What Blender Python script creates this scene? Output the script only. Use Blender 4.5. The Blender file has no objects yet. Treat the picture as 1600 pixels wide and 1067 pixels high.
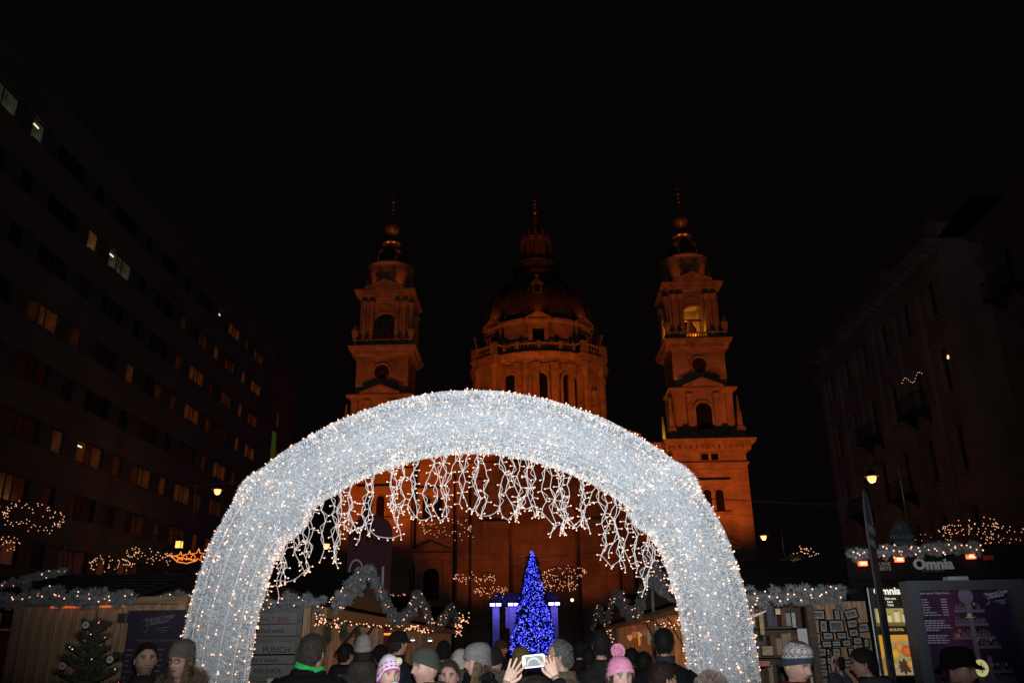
import bpy, math, random
import numpy as np
from math import sin, cos, pi, radians as R, atan2, sqrt, hypot
from mathutils import Vector, Matrix

SC = bpy.context.scene
COL = SC.collection

# ------------------------------------------------------------------ camera
CAMZ, FPX = 1.75, 1300.0
PITCH, YAW, ROLL = R(20.0), R(1.5), R(0.8)
_f = Vector((-sin(YAW) * cos(PITCH), cos(YAW) * cos(PITCH), sin(PITCH)))
_r = Vector((cos(YAW), sin(YAW), 0.0))
_u = _r.cross(_f)
CR = cos(ROLL) * _r - sin(ROLL) * _u
CU = cos(ROLL) * _u + sin(ROLL) * _r
CF = _f
cam_data = bpy.data.cameras.new('camera')
cam_data.sensor_width = 36.0
cam_data.lens = FPX / 1600.0 * 36.0
cam_data.clip_start, cam_data.clip_end = 0.05, 2000.0
camera = bpy.data.objects.new('camera', cam_data)
COL.objects.link(camera)
camera.matrix_world = Matrix(((CR.x, CU.x, -CF.x, 0), (CR.y, CU.y, -CF.y, 0), (CR.z, CU.z, -CF.z, CAMZ), (0, 0, 0, 1)))
SC.camera = camera

# ------------------------------------------------------------------ night sky
world = bpy.data.worlds.new('World')
SC.world = world
world.use_nodes = True
_bg = world.node_tree.nodes['Background']
_bg.inputs['Color'].default_value = (0.0016, 0.0010, 0.0011, 1)
_bg.inputs['Strength'].default_value = 1.0


def spot_light(name, loc, target, power, color, size_deg, blend, radius=0.1):
    d = bpy.data.lights.new(name, 'SPOT')
    d.energy, d.color, d.spot_size, d.spot_blend, d.shadow_soft_size = power, color, R(size_deg), blend, radius
    o = bpy.data.objects.new(name, d)
    COL.objects.link(o)
    o.location = loc
    o.rotation_euler = (Vector(target) - Vector(loc)).to_track_quat('-Z', 'Y').to_euler()
    return o


def point_light(name, loc, power, color, radius=0.05):
    d = bpy.data.lights.new(name, 'POINT')
    d.energy, d.color, d.shadow_soft_size = power, color, radius
    o = bpy.data.objects.new(name, d)
    COL.objects.link(o)
    o.location = loc
    return o


# the photographer's flash, on the camera's hot shoe
spot_light('camera_flash', (0.02, -0.03, CAMZ + 0.11), Vector((0, 0, CAMZ + 0.11)) + CF * 10 + CU * 1.1, 5050.0,
           (0.93, 0.97, 1.0), 84, 1.0, 0.03)
# sodium floodlights of the square, aimed at the church front, towers and dome
SODIUM = (1.0, 0.148, 0.014)
FLOODS = (((29.0, 94, 5.2), (25.5, 119, 34), 19000, 60), ((15.0, 95, 5.2), (21, 119, 34), 7500, 58),
          ((-27.0, 94, 5.2), (-23.5, 119, 34), 15500, 60), ((-13.0, 95, 5.2), (-19, 119, 34), 7500, 58),
          ((7.5, 101, 4.2), (6, 119, 20), 2300, 72), ((-5.5, 101, 4.2), (-6, 119, 20), 2900, 72))
ROOF_FLOODS = (((-14.5, 132.5, 30.2), (-5, 156, 50), 10500, 62), ((16.5, 132.5, 30.2), (7, 156, 50), 10500, 62))
for _p, _t, _w, _a in FLOODS + ROOF_FLOODS:
    _n = 'floodlight'
    spot_light(_n, _p, _t, _w, SODIUM, _a, 0.6, 0.4)

SC.view_settings.view_transform = 'Standard'
SC.view_settings.look = 'None'
SC.view_settings.exposure = 0.0
SC.view_settings.gamma = 1.0
SC.render.engine = 'CYCLES'
SC.cycles.max_bounces = 5
SC.cycles.diffuse_bounces = 3
SC.cycles.glossy_bounces = 2
SC.cycles.transparent_max_bounces = 6
SC.cycles.sample_clamp_indirect = 1.5
SC.cycles.use_light_tree = True
SC.cycles.caustics_reflective = False
SC.cycles.caustics_refractive = False

RNG = np.random.default_rng(7)
random.seed(11)


def at(x, y, Y):
    """world point at depth Y seen at photograph pixel (x, y)"""
    d = CF + CR * ((x - 800) / FPX) + CU * ((533.5 - y) / FPX)
    return Vector((0, 0, CAMZ)) + d * (Y / d.y)


def atX(x, y, X):
    d = CF + CR * ((x - 800) / FPX) + CU * ((533.5 - y) / FPX)
    return Vector((0, 0, CAMZ)) + d * (X / d.x)


# ------------------------------------------------------------------ materials
MATS = {}


def mat(name, col, rough=0.7, var=0.25, scale=6.0, bump=0.0, metal=0.0, emit=None, estr=0.0, spec=0.5,
        stretch=None, detail=4.0, sample=True, island=0.0, sheen=0.0, evar=0.0, ashlar=None):
    if name in MATS:
        return MATS[name]
    m = bpy.data.materials.new(name)
    m.use_nodes = True
    nt = m.node_tree
    b = nt.nodes['Principled BSDF']
    b.inputs['Roughness'].default_value = rough
    b.inputs['Metallic'].default_value = metal
    b.inputs['Specular IOR Level'].default_value = spec
    if sheen:
        b.inputs['Sheen Weight'].default_value = sheen
    tc = nt.nodes.new('ShaderNodeTexCoord')
    mp = nt.nodes.new('ShaderNodeMapping')
    if stretch:
        mp.inputs['Scale'].default_value = stretch
    nt.links.new(tc.outputs['Object'], mp.inputs['Vector'])
    nz = nt.nodes.new('ShaderNodeTexNoise')
    nz.inputs['Scale'].default_value = scale
    nz.inputs['Detail'].default_value = detail
    nt.links.new(mp.outputs['Vector'], nz.inputs['Vector'])
    rp = nt.nodes.new('ShaderNodeValToRGB')
    lo = [max(0, c * (1 - var)) for c in col]
    hi = [min(1, c * (1 + var)) for c in col]
    rp.color_ramp.elements[0].color = (*lo, 1)
    rp.color_ramp.elements[1].color = (*hi, 1)
    rp.color_ramp.elements[0].position, rp.color_ramp.elements[1].position = 0.3, 0.7
    nt.links.new(nz.outputs['Fac'], rp.inputs['Fac'])
    out = rp.outputs['Color']
    if island:
        ge = nt.nodes.new('ShaderNodeNewGeometry')
        mr = nt.nodes.new('ShaderNodeMapRange')
        mr.inputs['To Min'].default_value = 1 - island
        mr.inputs['To Max'].default_value = 1.0
        nt.links.new(ge.outputs['Random Per Island'], mr.inputs['Value'])
        mx = nt.nodes.new('ShaderNodeMixRGB')
        mx.blend_type = 'MULTIPLY'
        mx.inputs['Fac'].default_value = 1
        nt.links.new(out, mx.inputs['Color1'])
        nt.links.new(mr.outputs['Result'], mx.inputs['Color2'])
        out = mx.outputs['Color']
    if ashlar:                                 # coursed masonry: joints and block-to-block tone
        sx = nt.nodes.new('ShaderNodeSeparateXYZ')
        nt.links.new(tc.outputs['Object'], sx.inputs['Vector'])
        ad = nt.nodes.new('ShaderNodeMath')
        nt.links.new(sx.outputs['X'], ad.inputs[0])
        nt.links.new(sx.outputs['Y'], ad.inputs[1])
        cb = nt.nodes.new('ShaderNodeCombineXYZ')
        nt.links.new(ad.outputs[0], cb.inputs['X'])
        nt.links.new(sx.outputs['Z'], cb.inputs['Y'])
        bt = nt.nodes.new('ShaderNodeTexBrick')
        bt.inputs['Scale'].default_value = 1.0
        bt.inputs['Brick Width'].default_value, bt.inputs['Row Height'].default_value = ashlar[0], ashlar[1]
        bt.inputs['Mortar Size'].default_value = 0.022
        bt.inputs['Color1'].default_value = (1, 1, 1, 1)
        bt.inputs['Color2'].default_value = (0.80, 0.79, 0.78, 1)
        bt.inputs['Mortar'].default_value = (0.62, 0.6, 0.58, 1)
        nt.links.new(cb.outputs['Vector'], bt.inputs['Vector'])
        ml = nt.nodes.new('ShaderNodeMixRGB')
        ml.blend_type = 'MULTIPLY'
        ml.inputs['Fac'].default_value = 1
        nt.links.new(out, ml.inputs['Color1'])
        nt.links.new(bt.outputs['Color'], ml.inputs['Color2'])
        out = ml.outputs['Color']
    nt.links.new(out, b.inputs['Base Color'])
    if bump:
        bp = nt.nodes.new('ShaderNodeBump')
        bp.inputs['Strength'].default_value = min(1, bump)
        bp.inputs['Distance'].default_value = 0.02
        n2 = nt.nodes.new('ShaderNodeTexNoise')
        n2.inputs['Scale'].default_value = scale * 4
        n2.inputs['Detail'].default_value = 5
        nt.links.new(mp.outputs['Vector'], n2.inputs['Vector'])
        nt.links.new(n2.outputs['Fac'], bp.inputs['Height'])
        nt.links.new(bp.outputs['Normal'], b.inputs['Normal'])
    if emit:
        b.inputs['Emission Color'].default_value = (*emit, 1)
        b.inputs['Emission Strength'].default_value = estr
        if evar:
            e2 = nt.nodes.new('ShaderNodeMapRange')
            e2.inputs['From Min'].default_value, e2.inputs['From Max'].default_value = 0.3, 0.72
            e2.inputs['To Min'].default_value, e2.inputs['To Max'].default_value = estr * (1 - evar), estr * (1 + evar)
            nt.links.new(nz.outputs['Fac'], e2.inputs['Value'])
            nt.links.new(e2.outputs['Result'], b.inputs['Emission Strength'])
        if not sample:
            m.cycles.emission_sampling = 'NONE'
    MATS[name] = m
    return m


def vmat(name, rough=0.75, bump=0.0, bscale=60, spec=0.4, sheen=0.0):
    """colour from the mesh's own painted colour attribute (prints, knitting patterns, skin)"""
    if name in MATS:
        return MATS[name]
    m = bpy.data.materials.new(name)
    m.use_nodes = True
    nt = m.node_tree
    b = nt.nodes['Principled BSDF']
    b.inputs['Roughness'].default_value = rough
    b.inputs['Specular IOR Level'].default_value = spec
    b.inputs['Sheen Weight'].default_value = sheen
    a = nt.nodes.new('ShaderNodeAttribute')
    a.attribute_name = 'col'
    nz = nt.nodes.new('ShaderNodeTexNoise')
    nz.inputs['Scale'].default_value = bscale
    tc = nt.nodes.new('ShaderNodeTexCoord')
    nt.links.new(tc.outputs['Object'], nz.inputs['Vector'])
    mr = nt.nodes.new('ShaderNodeMapRange')
    mr.inputs['To Min'].default_value = 0.8
    mr.inputs['To Max'].default_value = 1.15
    nt.links.new(nz.outputs['Fac'], mr.inputs['Value'])
    mx = nt.nodes.new('ShaderNodeMixRGB')
    mx.blend_type = 'MULTIPLY'
    mx.inputs['Fac'].default_value = 1
    nt.links.new(a.outputs['Color'], mx.inputs['Color1'])
    nt.links.new(mr.outputs['Result'], mx.inputs['Color2'])
    nt.links.new(mx.outputs['Color'], b.inputs['Base Color'])
    if bump:
        bp = nt.nodes.new('ShaderNodeBump')
        bp.inputs['Strength'].default_value = bump
        bp.inputs['Distance'].default_value = 0.01
        nt.links.new(nz.outputs['Fac'], bp.inputs['Height'])
        nt.links.new(bp.outputs['Normal'], b.inputs['Normal'])
    MATS[name] = m
    return m


M = {}
M['stone'] = mat('church_stone', (0.45, 0.38, 0.28), 0.85, 0.42, 0.3, 0.3, detail=9, ashlar=(1.7, 0.62))
M['stone2'] = mat('carved_stone', (0.40, 0.34, 0.25), 0.85, 0.35, 0.8, 0.3, detail=8)
M['dome'] = mat('dome_lead', (0.15, 0.12, 0.10), 0.55, 0.3, 0.5, 0.1, metal=0.2)
M['gilt'] = mat('gilded_metal', (0.55, 0.36, 0.18), 0.32, 0.15, 2, metal=0.75)
M['darkglass'] = mat('dark_window_glass', (0.012, 0.012, 0.014), 0.15, 0.2, 2)
M['void'] = mat('unlit_interior', (0.02, 0.017, 0.014), 0.9, 0.3, 1)
M['clockface'] = mat('dark_clock_face', (0.03, 0.028, 0.025), 0.4, 0.2, 3)
M['concrete'] = mat('office_stone_cladding', (0.135, 0.11, 0.105), 0.85, 0.22, 0.4, 0.15, detail=8)
M['concrete2'] = mat('office_dark_panel', (0.075, 0.07, 0.07), 0.7, 0.25, 0.6)
M['plaster'] = mat('old_plaster', (0.25, 0.175, 0.155), 0.9, 0.28, 0.35, 0.2, detail=8)
M['plaster2'] = mat('old_plaster_brown', (0.16, 0.118, 0.105), 0.9, 0.28, 0.35, 0.2, detail=8)
M['metal'] = mat('dark_painted_metal', (0.03, 0.03, 0.032), 0.7, 0.2, 8, metal=0.1, spec=0.2)
M['grey_metal'] = mat('grey_painted_metal', (0.30, 0.32, 0.34), 0.42, 0.12, 10, metal=0.3)
M['bright_metal'] = mat('brushed_aluminium', (0.08, 0.09, 0.10), 0.4, 0.1, 20, metal=0.5, stretch=(1, 1, 0.1))
M['paving'] = mat('stone_paving', (0.17, 0.16, 0.15), 0.8, 0.25, 1.2, 0.3)
M['wood'] = mat('raw_pine_plank', (0.26, 0.16, 0.09), 0.75, 0.5, 4, 0.25, stretch=(9, 9, 0.55), detail=7)
M['woodh'] = mat('pine_rail', (0.20, 0.12, 0.062), 0.75, 0.38, 5, 0.25, stretch=(0.6, 9, 9), detail=7)
M['woodd'] = mat('dark_stained_wood', (0.06, 0.035, 0.022), 0.75, 0.35, 5, 0.2, stretch=(0.6, 6, 6))
M['roof'] = mat('bitumen_shingle_roof', (0.010, 0.009, 0.009), 0.95, 0.4, 7, 0.4, spec=0.08)
M['greywood'] = mat('grey_painted_board', (0.095, 0.095, 0.09), 0.85, 0.2, 5, 0.15, stretch=(1, 8, 8))
M['canvas'] = mat('beige_canvas', (0.40, 0.27, 0.16), 0.85, 0.18, 3, 0.1)
M['tinsel'] = mat('white_tinsel', (0.85, 0.87, 0.89), 0.36, 0.08, 5, island=0.38, spec=0.9)
M['tinselcore'] = mat('white_tinsel_core', (0.40, 0.43, 0.46), 0.7, 0.4, 60, 0.6)
M['flock'] = mat('flocked_fir_garland', (0.215, 0.225, 0.235), 0.9, 0.3, 9, island=0.65)
M['wire'] = mat('white_cable', (0.82, 0.75, 0.71), 0.5, 0.05, 20)
M['dkwire'] = mat('dark_cable', (0.05, 0.05, 0.05), 0.6, 0.1, 20)
M['bulb'] = mat('warm_fairy_bulb', (0.9, 0.8, 0.7), 0.4, 0.05, 20, emit=(1.0, 0.43, 0.235), estr=2.1)
M['bulbfar'] = mat('warm_fairy_bulb_small', (0.9, 0.8, 0.7), 0.4, 0.05, 20, emit=(1.0, 0.45, 0.24), estr=1.6, sample=False)
M['bluebulb'] = mat('blue_led', (0.2, 0.2, 0.9), 0.4, 0.05, 20, emit=(0.04, 0.05, 1.0), estr=4.0, sample=False)
M['bluebulb2'] = mat('pale_blue_led', (0.5, 0.5, 0.9), 0.4, 0.05, 20, emit=(0.22, 0.26, 1.0), estr=2.6, sample=False)
M['needle'] = mat('dark_fir_needles', (0.028, 0.05, 0.022), 0.7, 0.35, 12, island=0.6)
M['bark'] = mat('fir_bark', (0.06, 0.04, 0.028), 0.9, 0.3, 12, 0.4)
M['lamp'] = mat('sodium_street_lamp', (1, 0.8, 0.5), 0.3, 0.02, 3, emit=(1.0, 0.40, 0.11), estr=2.3, sample=False)
M['blackpaint'] = mat('matt_black_panel', (0.005, 0.005, 0.006), 0.8, 0.3, 5, spec=0.08)
M['white'] = mat('white_lettering', (0.72, 0.72, 0.73), 0.6, 0.05, 10)
M['ink'] = mat('black_marker_ink', (0.012, 0.012, 0.012), 0.7, 0.1, 10)
M['redink'] = mat('dark_red_marker_ink', (0.13, 0.018, 0.02), 0.7, 0.1, 10)
M['paper'] = mat('white_paper', (0.42, 0.41, 0.39), 0.8, 0.08, 10)


# ------------------------------------------------------------------ mesh helpers
class MB:
    def __init__(s):
        s.v, s.f, s.m = [], [], []

    def add(s, vs, fs, mi=0):
        o = len(s.v)
        s.v += [tuple(p) for p in vs]
        s.f += [tuple(o + i for i in q) for q in fs]
        s.m += [mi] * len(fs)
        return s

    def bx(s, x0, x1, y0, y1, z0, z1, mi=0):
        v = [(x, y, z) for z in (z0, z1) for y in (y0, y1) for x in (x0, x1)]
        return s.add(v, [(0, 2, 3, 1), (4, 5, 7, 6), (0, 1, 5, 4), (2, 6, 7, 3), (0, 4, 6, 2), (1, 3, 7, 5)], mi)

    def obox(s, c, sx, sy, sz, rot, mi=0):
        """oriented box: centre, sizes, rotation matrix"""
        c = Vector(c)
        v = [c + rot @ Vector((x * sx / 2, y * sy / 2, z * sz / 2)) for z in (-1, 1) for y in (-1, 1) for x in (-1, 1)]
        return s.add(v, [(0, 2, 3, 1), (4, 5, 7, 6), (0, 1, 5, 4), (2, 6, 7, 3), (0, 4, 6, 2), (1, 3, 7, 5)], mi)

    def prism(s, poly, a, b, axis='y', mi=0):
        """polygon in (x,z) (axis y), (y,z) (axis x) or (x,y) (axis z), extruded from a to b"""
        n = len(poly)
        g = {'y': lambda p, t: (p[0], t, p[1]), 'x': lambda p, t: (t, p[0], p[1]), 'z': lambda p, t: (p[0], p[1], t)}[axis]
        v = [g(p, a) for p in poly] + [g(p, b) for p in poly]
        f = [tuple(range(n)), tuple(range(2 * n - 1, n - 1, -1))] + [(i, i + n, (i + 1) % n + n, (i + 1) % n) for i in range(n)]
        return s.add(v, f, mi)

    def tube(s, pts, r, n=6, mi=0, cap=True):
        pts = [Vector(p) for p in pts]
        rs = r if isinstance(r, (list, tuple)) else [r] * len(pts)
        vs, fs = [], []
        ref = None
        for i, p in enumerate(pts):
            t = (pts[min(i + 1, len(pts) - 1)] - pts[max(i - 1, 0)])
            if t.length < 1e-9:
                t = Vector((0, 0, 1))
            t.normalize()
            if ref is None:
                ref = Vector((1, 0, 0)) if abs(t.x) < 0.8 else Vector((0, 1, 0))
            a = (ref - t * ref.dot(t)).normalized()
            ref = a
            b = t.cross(a)
            for k in range(n):
                an = 2 * pi * k / n
                vs.append(p + (a * cos(an) + b * sin(an)) * rs[i])
        for i in range(len(pts) - 1):
            for k in range(n):
                fs.append((i * n + k, i * n + (k + 1) % n, (i + 1) * n + (k + 1) % n, (i + 1) * n + k))
        if cap:
            fs.append(tuple(range(n - 1, -1, -1)))
            fs.append(tuple((len(pts) - 1) * n + k for k in range(n)))
        return s.add(vs, fs, mi)

    def lathe(s, prof, n=24, c=(0, 0), a0=0.0, a1=2 * pi, mi=0):
        full = abs(a1 - a0 - 2 * pi) < 1e-6
        m = n if full else n + 1
        vs = [(c[0] + r * cos(a0 + (a1 - a0) * k / n), c[1] + r * sin(a0 + (a1 - a0) * k / n), z) for r, z in prof for k in range(m)]
        fs = []
        for i in range(len(prof) - 1):
            for k in range(n):
                k2 = (k + 1) % m
                fs.append((i * m + k, i * m + k2, (i + 1) * m + k2, (i + 1) * m + k))
        return s.add(vs, fs, mi)

    def ball(s, c, r, n=8, m=5, sc=(1, 1, 1), mi=0):
        vs = [(c[0], c[1], c[2] - r * sc[2])]
        for i in range(1, m):
            th = -pi / 2 + pi * i / m
            for k in range(n):
                a = 2 * pi * k / n
                vs.append((c[0] + r * sc[0] * cos(th) * cos(a), c[1] + r * sc[1] * cos(th) * sin(a), c[2] + r * sc[2] * sin(th)))
        vs.append((c[0], c[1], c[2] + r * sc[2]))
        fs = [(0, 1 + (k + 1) % n, 1 + k) for k in range(n)]
        for i in range(m - 2):
            for k in range(n):
                a, b = 1 + i * n + k, 1 + i * n + (k + 1) % n
                fs.append((a, b, b + n, a + n))
        l = len(vs) - 1
        fs += [(l, l - n + k, l - n + (k + 1) % n) for k in range(n)]
        return s.add(vs, fs, mi)

    def mesh(s, name, mats, smooth=False):
        me = bpy.data.meshes.new(name)
        me.from_pydata(s.v, [], s.f)
        for mt in (mats if isinstance(mats, (list, tuple)) else [mats]):
            me.materials.append(mt)
        if any(s.m):
            me.polygons.foreach_set('material_index', s.m)
        if smooth:
            me.polygons.foreach_set('use_smooth', [True] * len(me.polygons))
        me.update()
        return me

    def build(s, name, mats, parent=None, smooth=False, loc=None, kind=None, label=None):
        return place(name, s.mesh(name, mats, smooth), parent, loc, kind=kind, label=label)


def place(name, me, parent=None, loc=None, rz=None, kind=None, label=None):
    o = bpy.data.objects.new(name, me)
    COL.objects.link(o)
    if parent is not None:
        o.parent = parent
    if loc is not None:
        o.location = loc
    if rz is not None:
        o.rotation_euler = (0, 0, rz)
    if kind:
        o['kind'] = kind
    if label:
        o['label'] = label
    return o


def thing(name, label, cat, loc=(0, 0, 0), rz=0.0, group=None):
    o = bpy.data.objects.new(name, None)
    COL.objects.link(o)
    o.empty_display_size = 0.1
    o.location = loc
    o.rotation_euler = (0, 0, rz)
    return tag(o, label, cat, group)


def tag(o, label, cat, group=None):
    o['label'], o['category'] = label, cat
    if group:
        o['group'] = group
    return o


def np_mesh(name, verts, faces, mats, smooth=False):
    me = bpy.data.meshes.new(name)
    me.from_pydata(np.asarray(verts).tolist(), [], np.asarray(faces).tolist())
    for mt in (mats if isinstance(mats, (list, tuple)) else [mats]):
        me.materials.append(mt)
    if smooth:
        me.polygons.foreach_set('use_smooth', [True] * len(me.polygons))
    me.update()
    return me


def blades(name, P, D, L, Wd, mt, taper=0.35):
    """many small flat strips: roots P, directions D, lengths L, widths Wd"""
    P, D = np.asarray(P, float), np.asarray(D, float)
    n = len(P)
    D = D / np.linalg.norm(D, axis=1)[:, None]
    S = np.cross(D, RNG.normal(size=(n, 3)))
    S /= np.linalg.norm(S, axis=1)[:, None] + 1e-9
    L = np.broadcast_to(np.asarray(L, float), (n,))[:, None]
    W = np.broadcast_to(np.asarray(Wd, float), (n,))[:, None] / 2
    V = np.stack([P - S * W, P + S * W, P + D * L + S * W * taper, P + D * L - S * W * taper], 1).reshape(-1, 3)
    return np_mesh(name, V, np.arange(4 * n).reshape(-1, 4), mt)


_OCT = np.array([(1, 0, 0), (-1, 0, 0), (0, 1, 0), (0, -1, 0), (0, 0, 1), (0, 0, -1)], float)
_OCTF = np.array([(0, 2, 4), (2, 1, 4), (1, 3, 4), (3, 0, 4), (2, 0, 5), (1, 2, 5), (3, 1, 5), (0, 3, 5)])


def bulbs(name, P, r, mt):
    P = np.asarray([tuple(p) for p in P], float)
    rr = np.broadcast_to(np.asarray(r, float), (len(P),))[:, None, None]
    V = (P[:, None, :] + _OCT[None] * rr).reshape(-1, 3)
    F = (_OCTF[None] + 6 * np.arange(len(P))[:, None, None]).reshape(-1, 3)
    return np_mesh(name, V, F, mt)


def text_mesh(body, size, mt, shear=0.0, bold=0.0, align='LEFT', extrude=0.002, spacing=1.0):
    c = bpy.data.curves.new('lettering', 'FONT')
    c.body, c.size, c.shear, c.offset, c.extrude = body, size, shear, bold, extrude
    c.align_x = align
    c.space_character = spacing
    c.resolution_u = 3
    o = bpy.data.objects.new('tmp_text', c)
    COL.objects.link(o)
    dg = bpy.context.evaluated_depsgraph_get()
    me = bpy.data.meshes.new_from_object(o.evaluated_get(dg))
    bpy.data.objects.remove(o)
    bpy.data.curves.remove(c)
    me.materials.clear()
    me.materials.append(mt)
    return me


def text(body, size, mt, parent, loc, rot=(pi / 2, 0, 0), **k):
    o = place('lettering', text_mesh(body, size, mt, **k), parent, loc)
    o.rotation_euler = rot
    return o


def polyline(pts, n):
    """resample a 3-D polyline into n evenly spaced points (numpy)"""
    p = np.asarray([tuple(q) for q in pts], float)
    d = np.r_[0, np.cumsum(np.linalg.norm(np.diff(p, axis=0), axis=1))]
    t = np.linspace(0, d[-1], n)
    return np.stack([np.interp(t, d, p[:, i]) for i in range(3)], 1)


def smoothline(pts, n):
    """Catmull-Rom through pts, n samples"""
    p = [Vector(q) for q in pts]
    p = [p[0] * 2 - p[1]] + p + [p[-1] * 2 - p[-2]]
    out = []
    m = len(p) - 3
    for i in range(n):
        t = i / (n - 1) * m
        k = min(int(t), m - 1)
        u = t - k
        a, b, c, d = p[k:k + 4]
        out.append(0.5 * ((2 * b) + (c - a) * u + (2 * a - 5 * b + 4 * c - d) * u * u + (3 * b - a - 3 * c + d) * u ** 3))
    return out


# ------------------------------------------------------------------ ground
g = MB()
g.add([(-400, -400, 0), (400, -400, 0), (400, 600, 0), (-400, 600, 0)], [(0, 1, 2, 3)])
o = g.build('ground', M['paving'])
o['kind'] = 'structure'
# ================================================================== the church
CX, CY = 1.0, 118.0
basilica = thing('basilica', 'domed stone church with twin bell towers glowing under orange floodlights', 'church', (CX, CY, 0))
ST, ST2 = M['stone'], M['stone2']
SODIUM2 = (1.0, 0.28, 0.06)


def arch_poly(w, z0, zs, n=12):
    """outline of an arched opening: half width w, sill z0, springing zs (x,z), counter-clockwise"""
    return [(-w, z0), (w, z0)] + [(w * cos(pi * k / n), zs + w * sin(pi * k / n)) for k in range(n + 1)]


def arched_window(parent, cx, y, z0, zs, w, glassm, frame=0.35, proud=0.18, rz=None, sub=True):
    """stone surround, recessed dark glazing and its bars, standing in the wall plane y (faces -y)"""
    fr = MB()
    n = 12
    inn = [(cx - w, z0)] + [(cx - w * cos(pi * k / n), zs + w * sin(pi * k / n)) for k in range(n + 1)] + [(cx + w, z0)]
    W2 = w + frame
    out = [(cx - W2, z0)] + [(cx - W2 * cos(pi * k / n), zs + W2 * sin(pi * k / n)) for k in range(n + 1)] + [(cx + W2, z0)]
    for a, b, c, d in zip(inn[:-1], inn[1:], out[1:], out[:-1]):
        fr.add([(a[0], y - proud, a[1]), (b[0], y - proud, b[1]), (c[0], y - proud, c[1]), (d[0], y - proud, d[1]),
                (a[0], y + 0.02, a[1]), (b[0], y + 0.02, b[1]), (c[0], y + 0.02, c[1]), (d[0], y + 0.02, d[1])],
               [(0, 1, 2, 3), (3, 2, 6, 7), (1, 0, 4, 5), (0, 3, 7, 4), (2, 1, 5, 6)])
    fr.bx(cx - W2 - 0.1, cx + W2 + 0.1, y - proud - 0.15, y + 0.02, z0 - 0.35, z0)
    wdw = fr.build('window', ST2, parent)
    gl = MB()
    gl.prism([(cx + p, q) for p, q in arch_poly(w - 0.003, z0 + 0.004, zs)], y - 0.03, y - 0.012, 'y')
    gl.build('glazing', glassm, wdw if sub is False else parent)
    bars = MB()
    for k in (-1, 0, 1):
        bars.bx(cx + k * w * 0.5 - 0.04, cx + k * w * 0.5 + 0.04, y - 0.075, y - 0.035, z0 + 0.01, zs + w * (0.98 if k == 0 else 0.84))
    z = z0 + 0.7
    while z < zs:
        bars.bx(cx - w + 0.01, cx + w - 0.01, y - 0.068, y - 0.036, z, z + 0.06)
        z += 0.75
    bars.build('glazing_bar', M['metal'], wdw if sub is False else parent)
    return wdw


def cornice_ring(mb, hx, hy, z0, steps, cy=0.0, cx=0.0):
    """stack of overhanging slabs round a rectangular block (half sizes hx, hy)"""
    z = z0
    for h, ov in steps:
        mb.bx(cx - hx - ov, cx + hx + ov, cy - hy - ov, cy + hy + ov, z, z + h)
        z += h
    return z


def brackets(mb, hx, y, z0, z1, d, w, n, cx=0.0):
    for k in range(n):
        x = cx - hx + 2 * hx * (k + 0.5) / n
        mb.bx(x - w / 2, x + w / 2, y - d, y, z0, z1)


def side_brackets(mb, x, sgn, hy, z0, z1, d, w, n, cy=0.0):
    for k in range(n):
        y = cy - hy + 2 * hy * (k + 0.5) / n
        a, b = sorted((x, x + sgn * d))
        mb.bx(a, b, y - w / 2, y + w / 2, z0, z1)


def pediment(mb, cx, w, z0, h, y0, y1, rake=0.35):
    """triangular gable with proud raking cornices"""
    mb.prism([(cx - w, z0), (cx + w, z0), (cx, z0 + h)], y0, y1, 'y')
    for s in (-1, 1):
        a, b = (cx + s * (w + 0.25), z0), (cx, z0 + h)
        poly = [a, b, (b[0], b[1] + rake), (a[0], a[1] + rake * 0.9)]
        if s < 0:
            poly = poly[::-1]
        mb.prism(poly, y0 - 0.45, y1, 'y')


def statue(mb, c, h):
    x, y, z = c
    mb.lathe([(0.0, z), (h * .16, z), (h * .15, z + h * .25), (h * .12, z + h * .5), (h * .17, z + h * .72), (h * .13, z + h * .82), (h * .05, z + h * .85),
              (h * .075, z + h * .92), (h * .05, z + h * .98), (0, z + h)], 8, (x, y))
    mb.bx(x - h * .24, x - h * .13, y - h * .08, y + h * .04, z + h * .5, z + h * .76)
    mb.bx(x + h * .13, x + h * .22, y - h * .14, y + h * .02, z + h * .45, z + h * .76)


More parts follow.
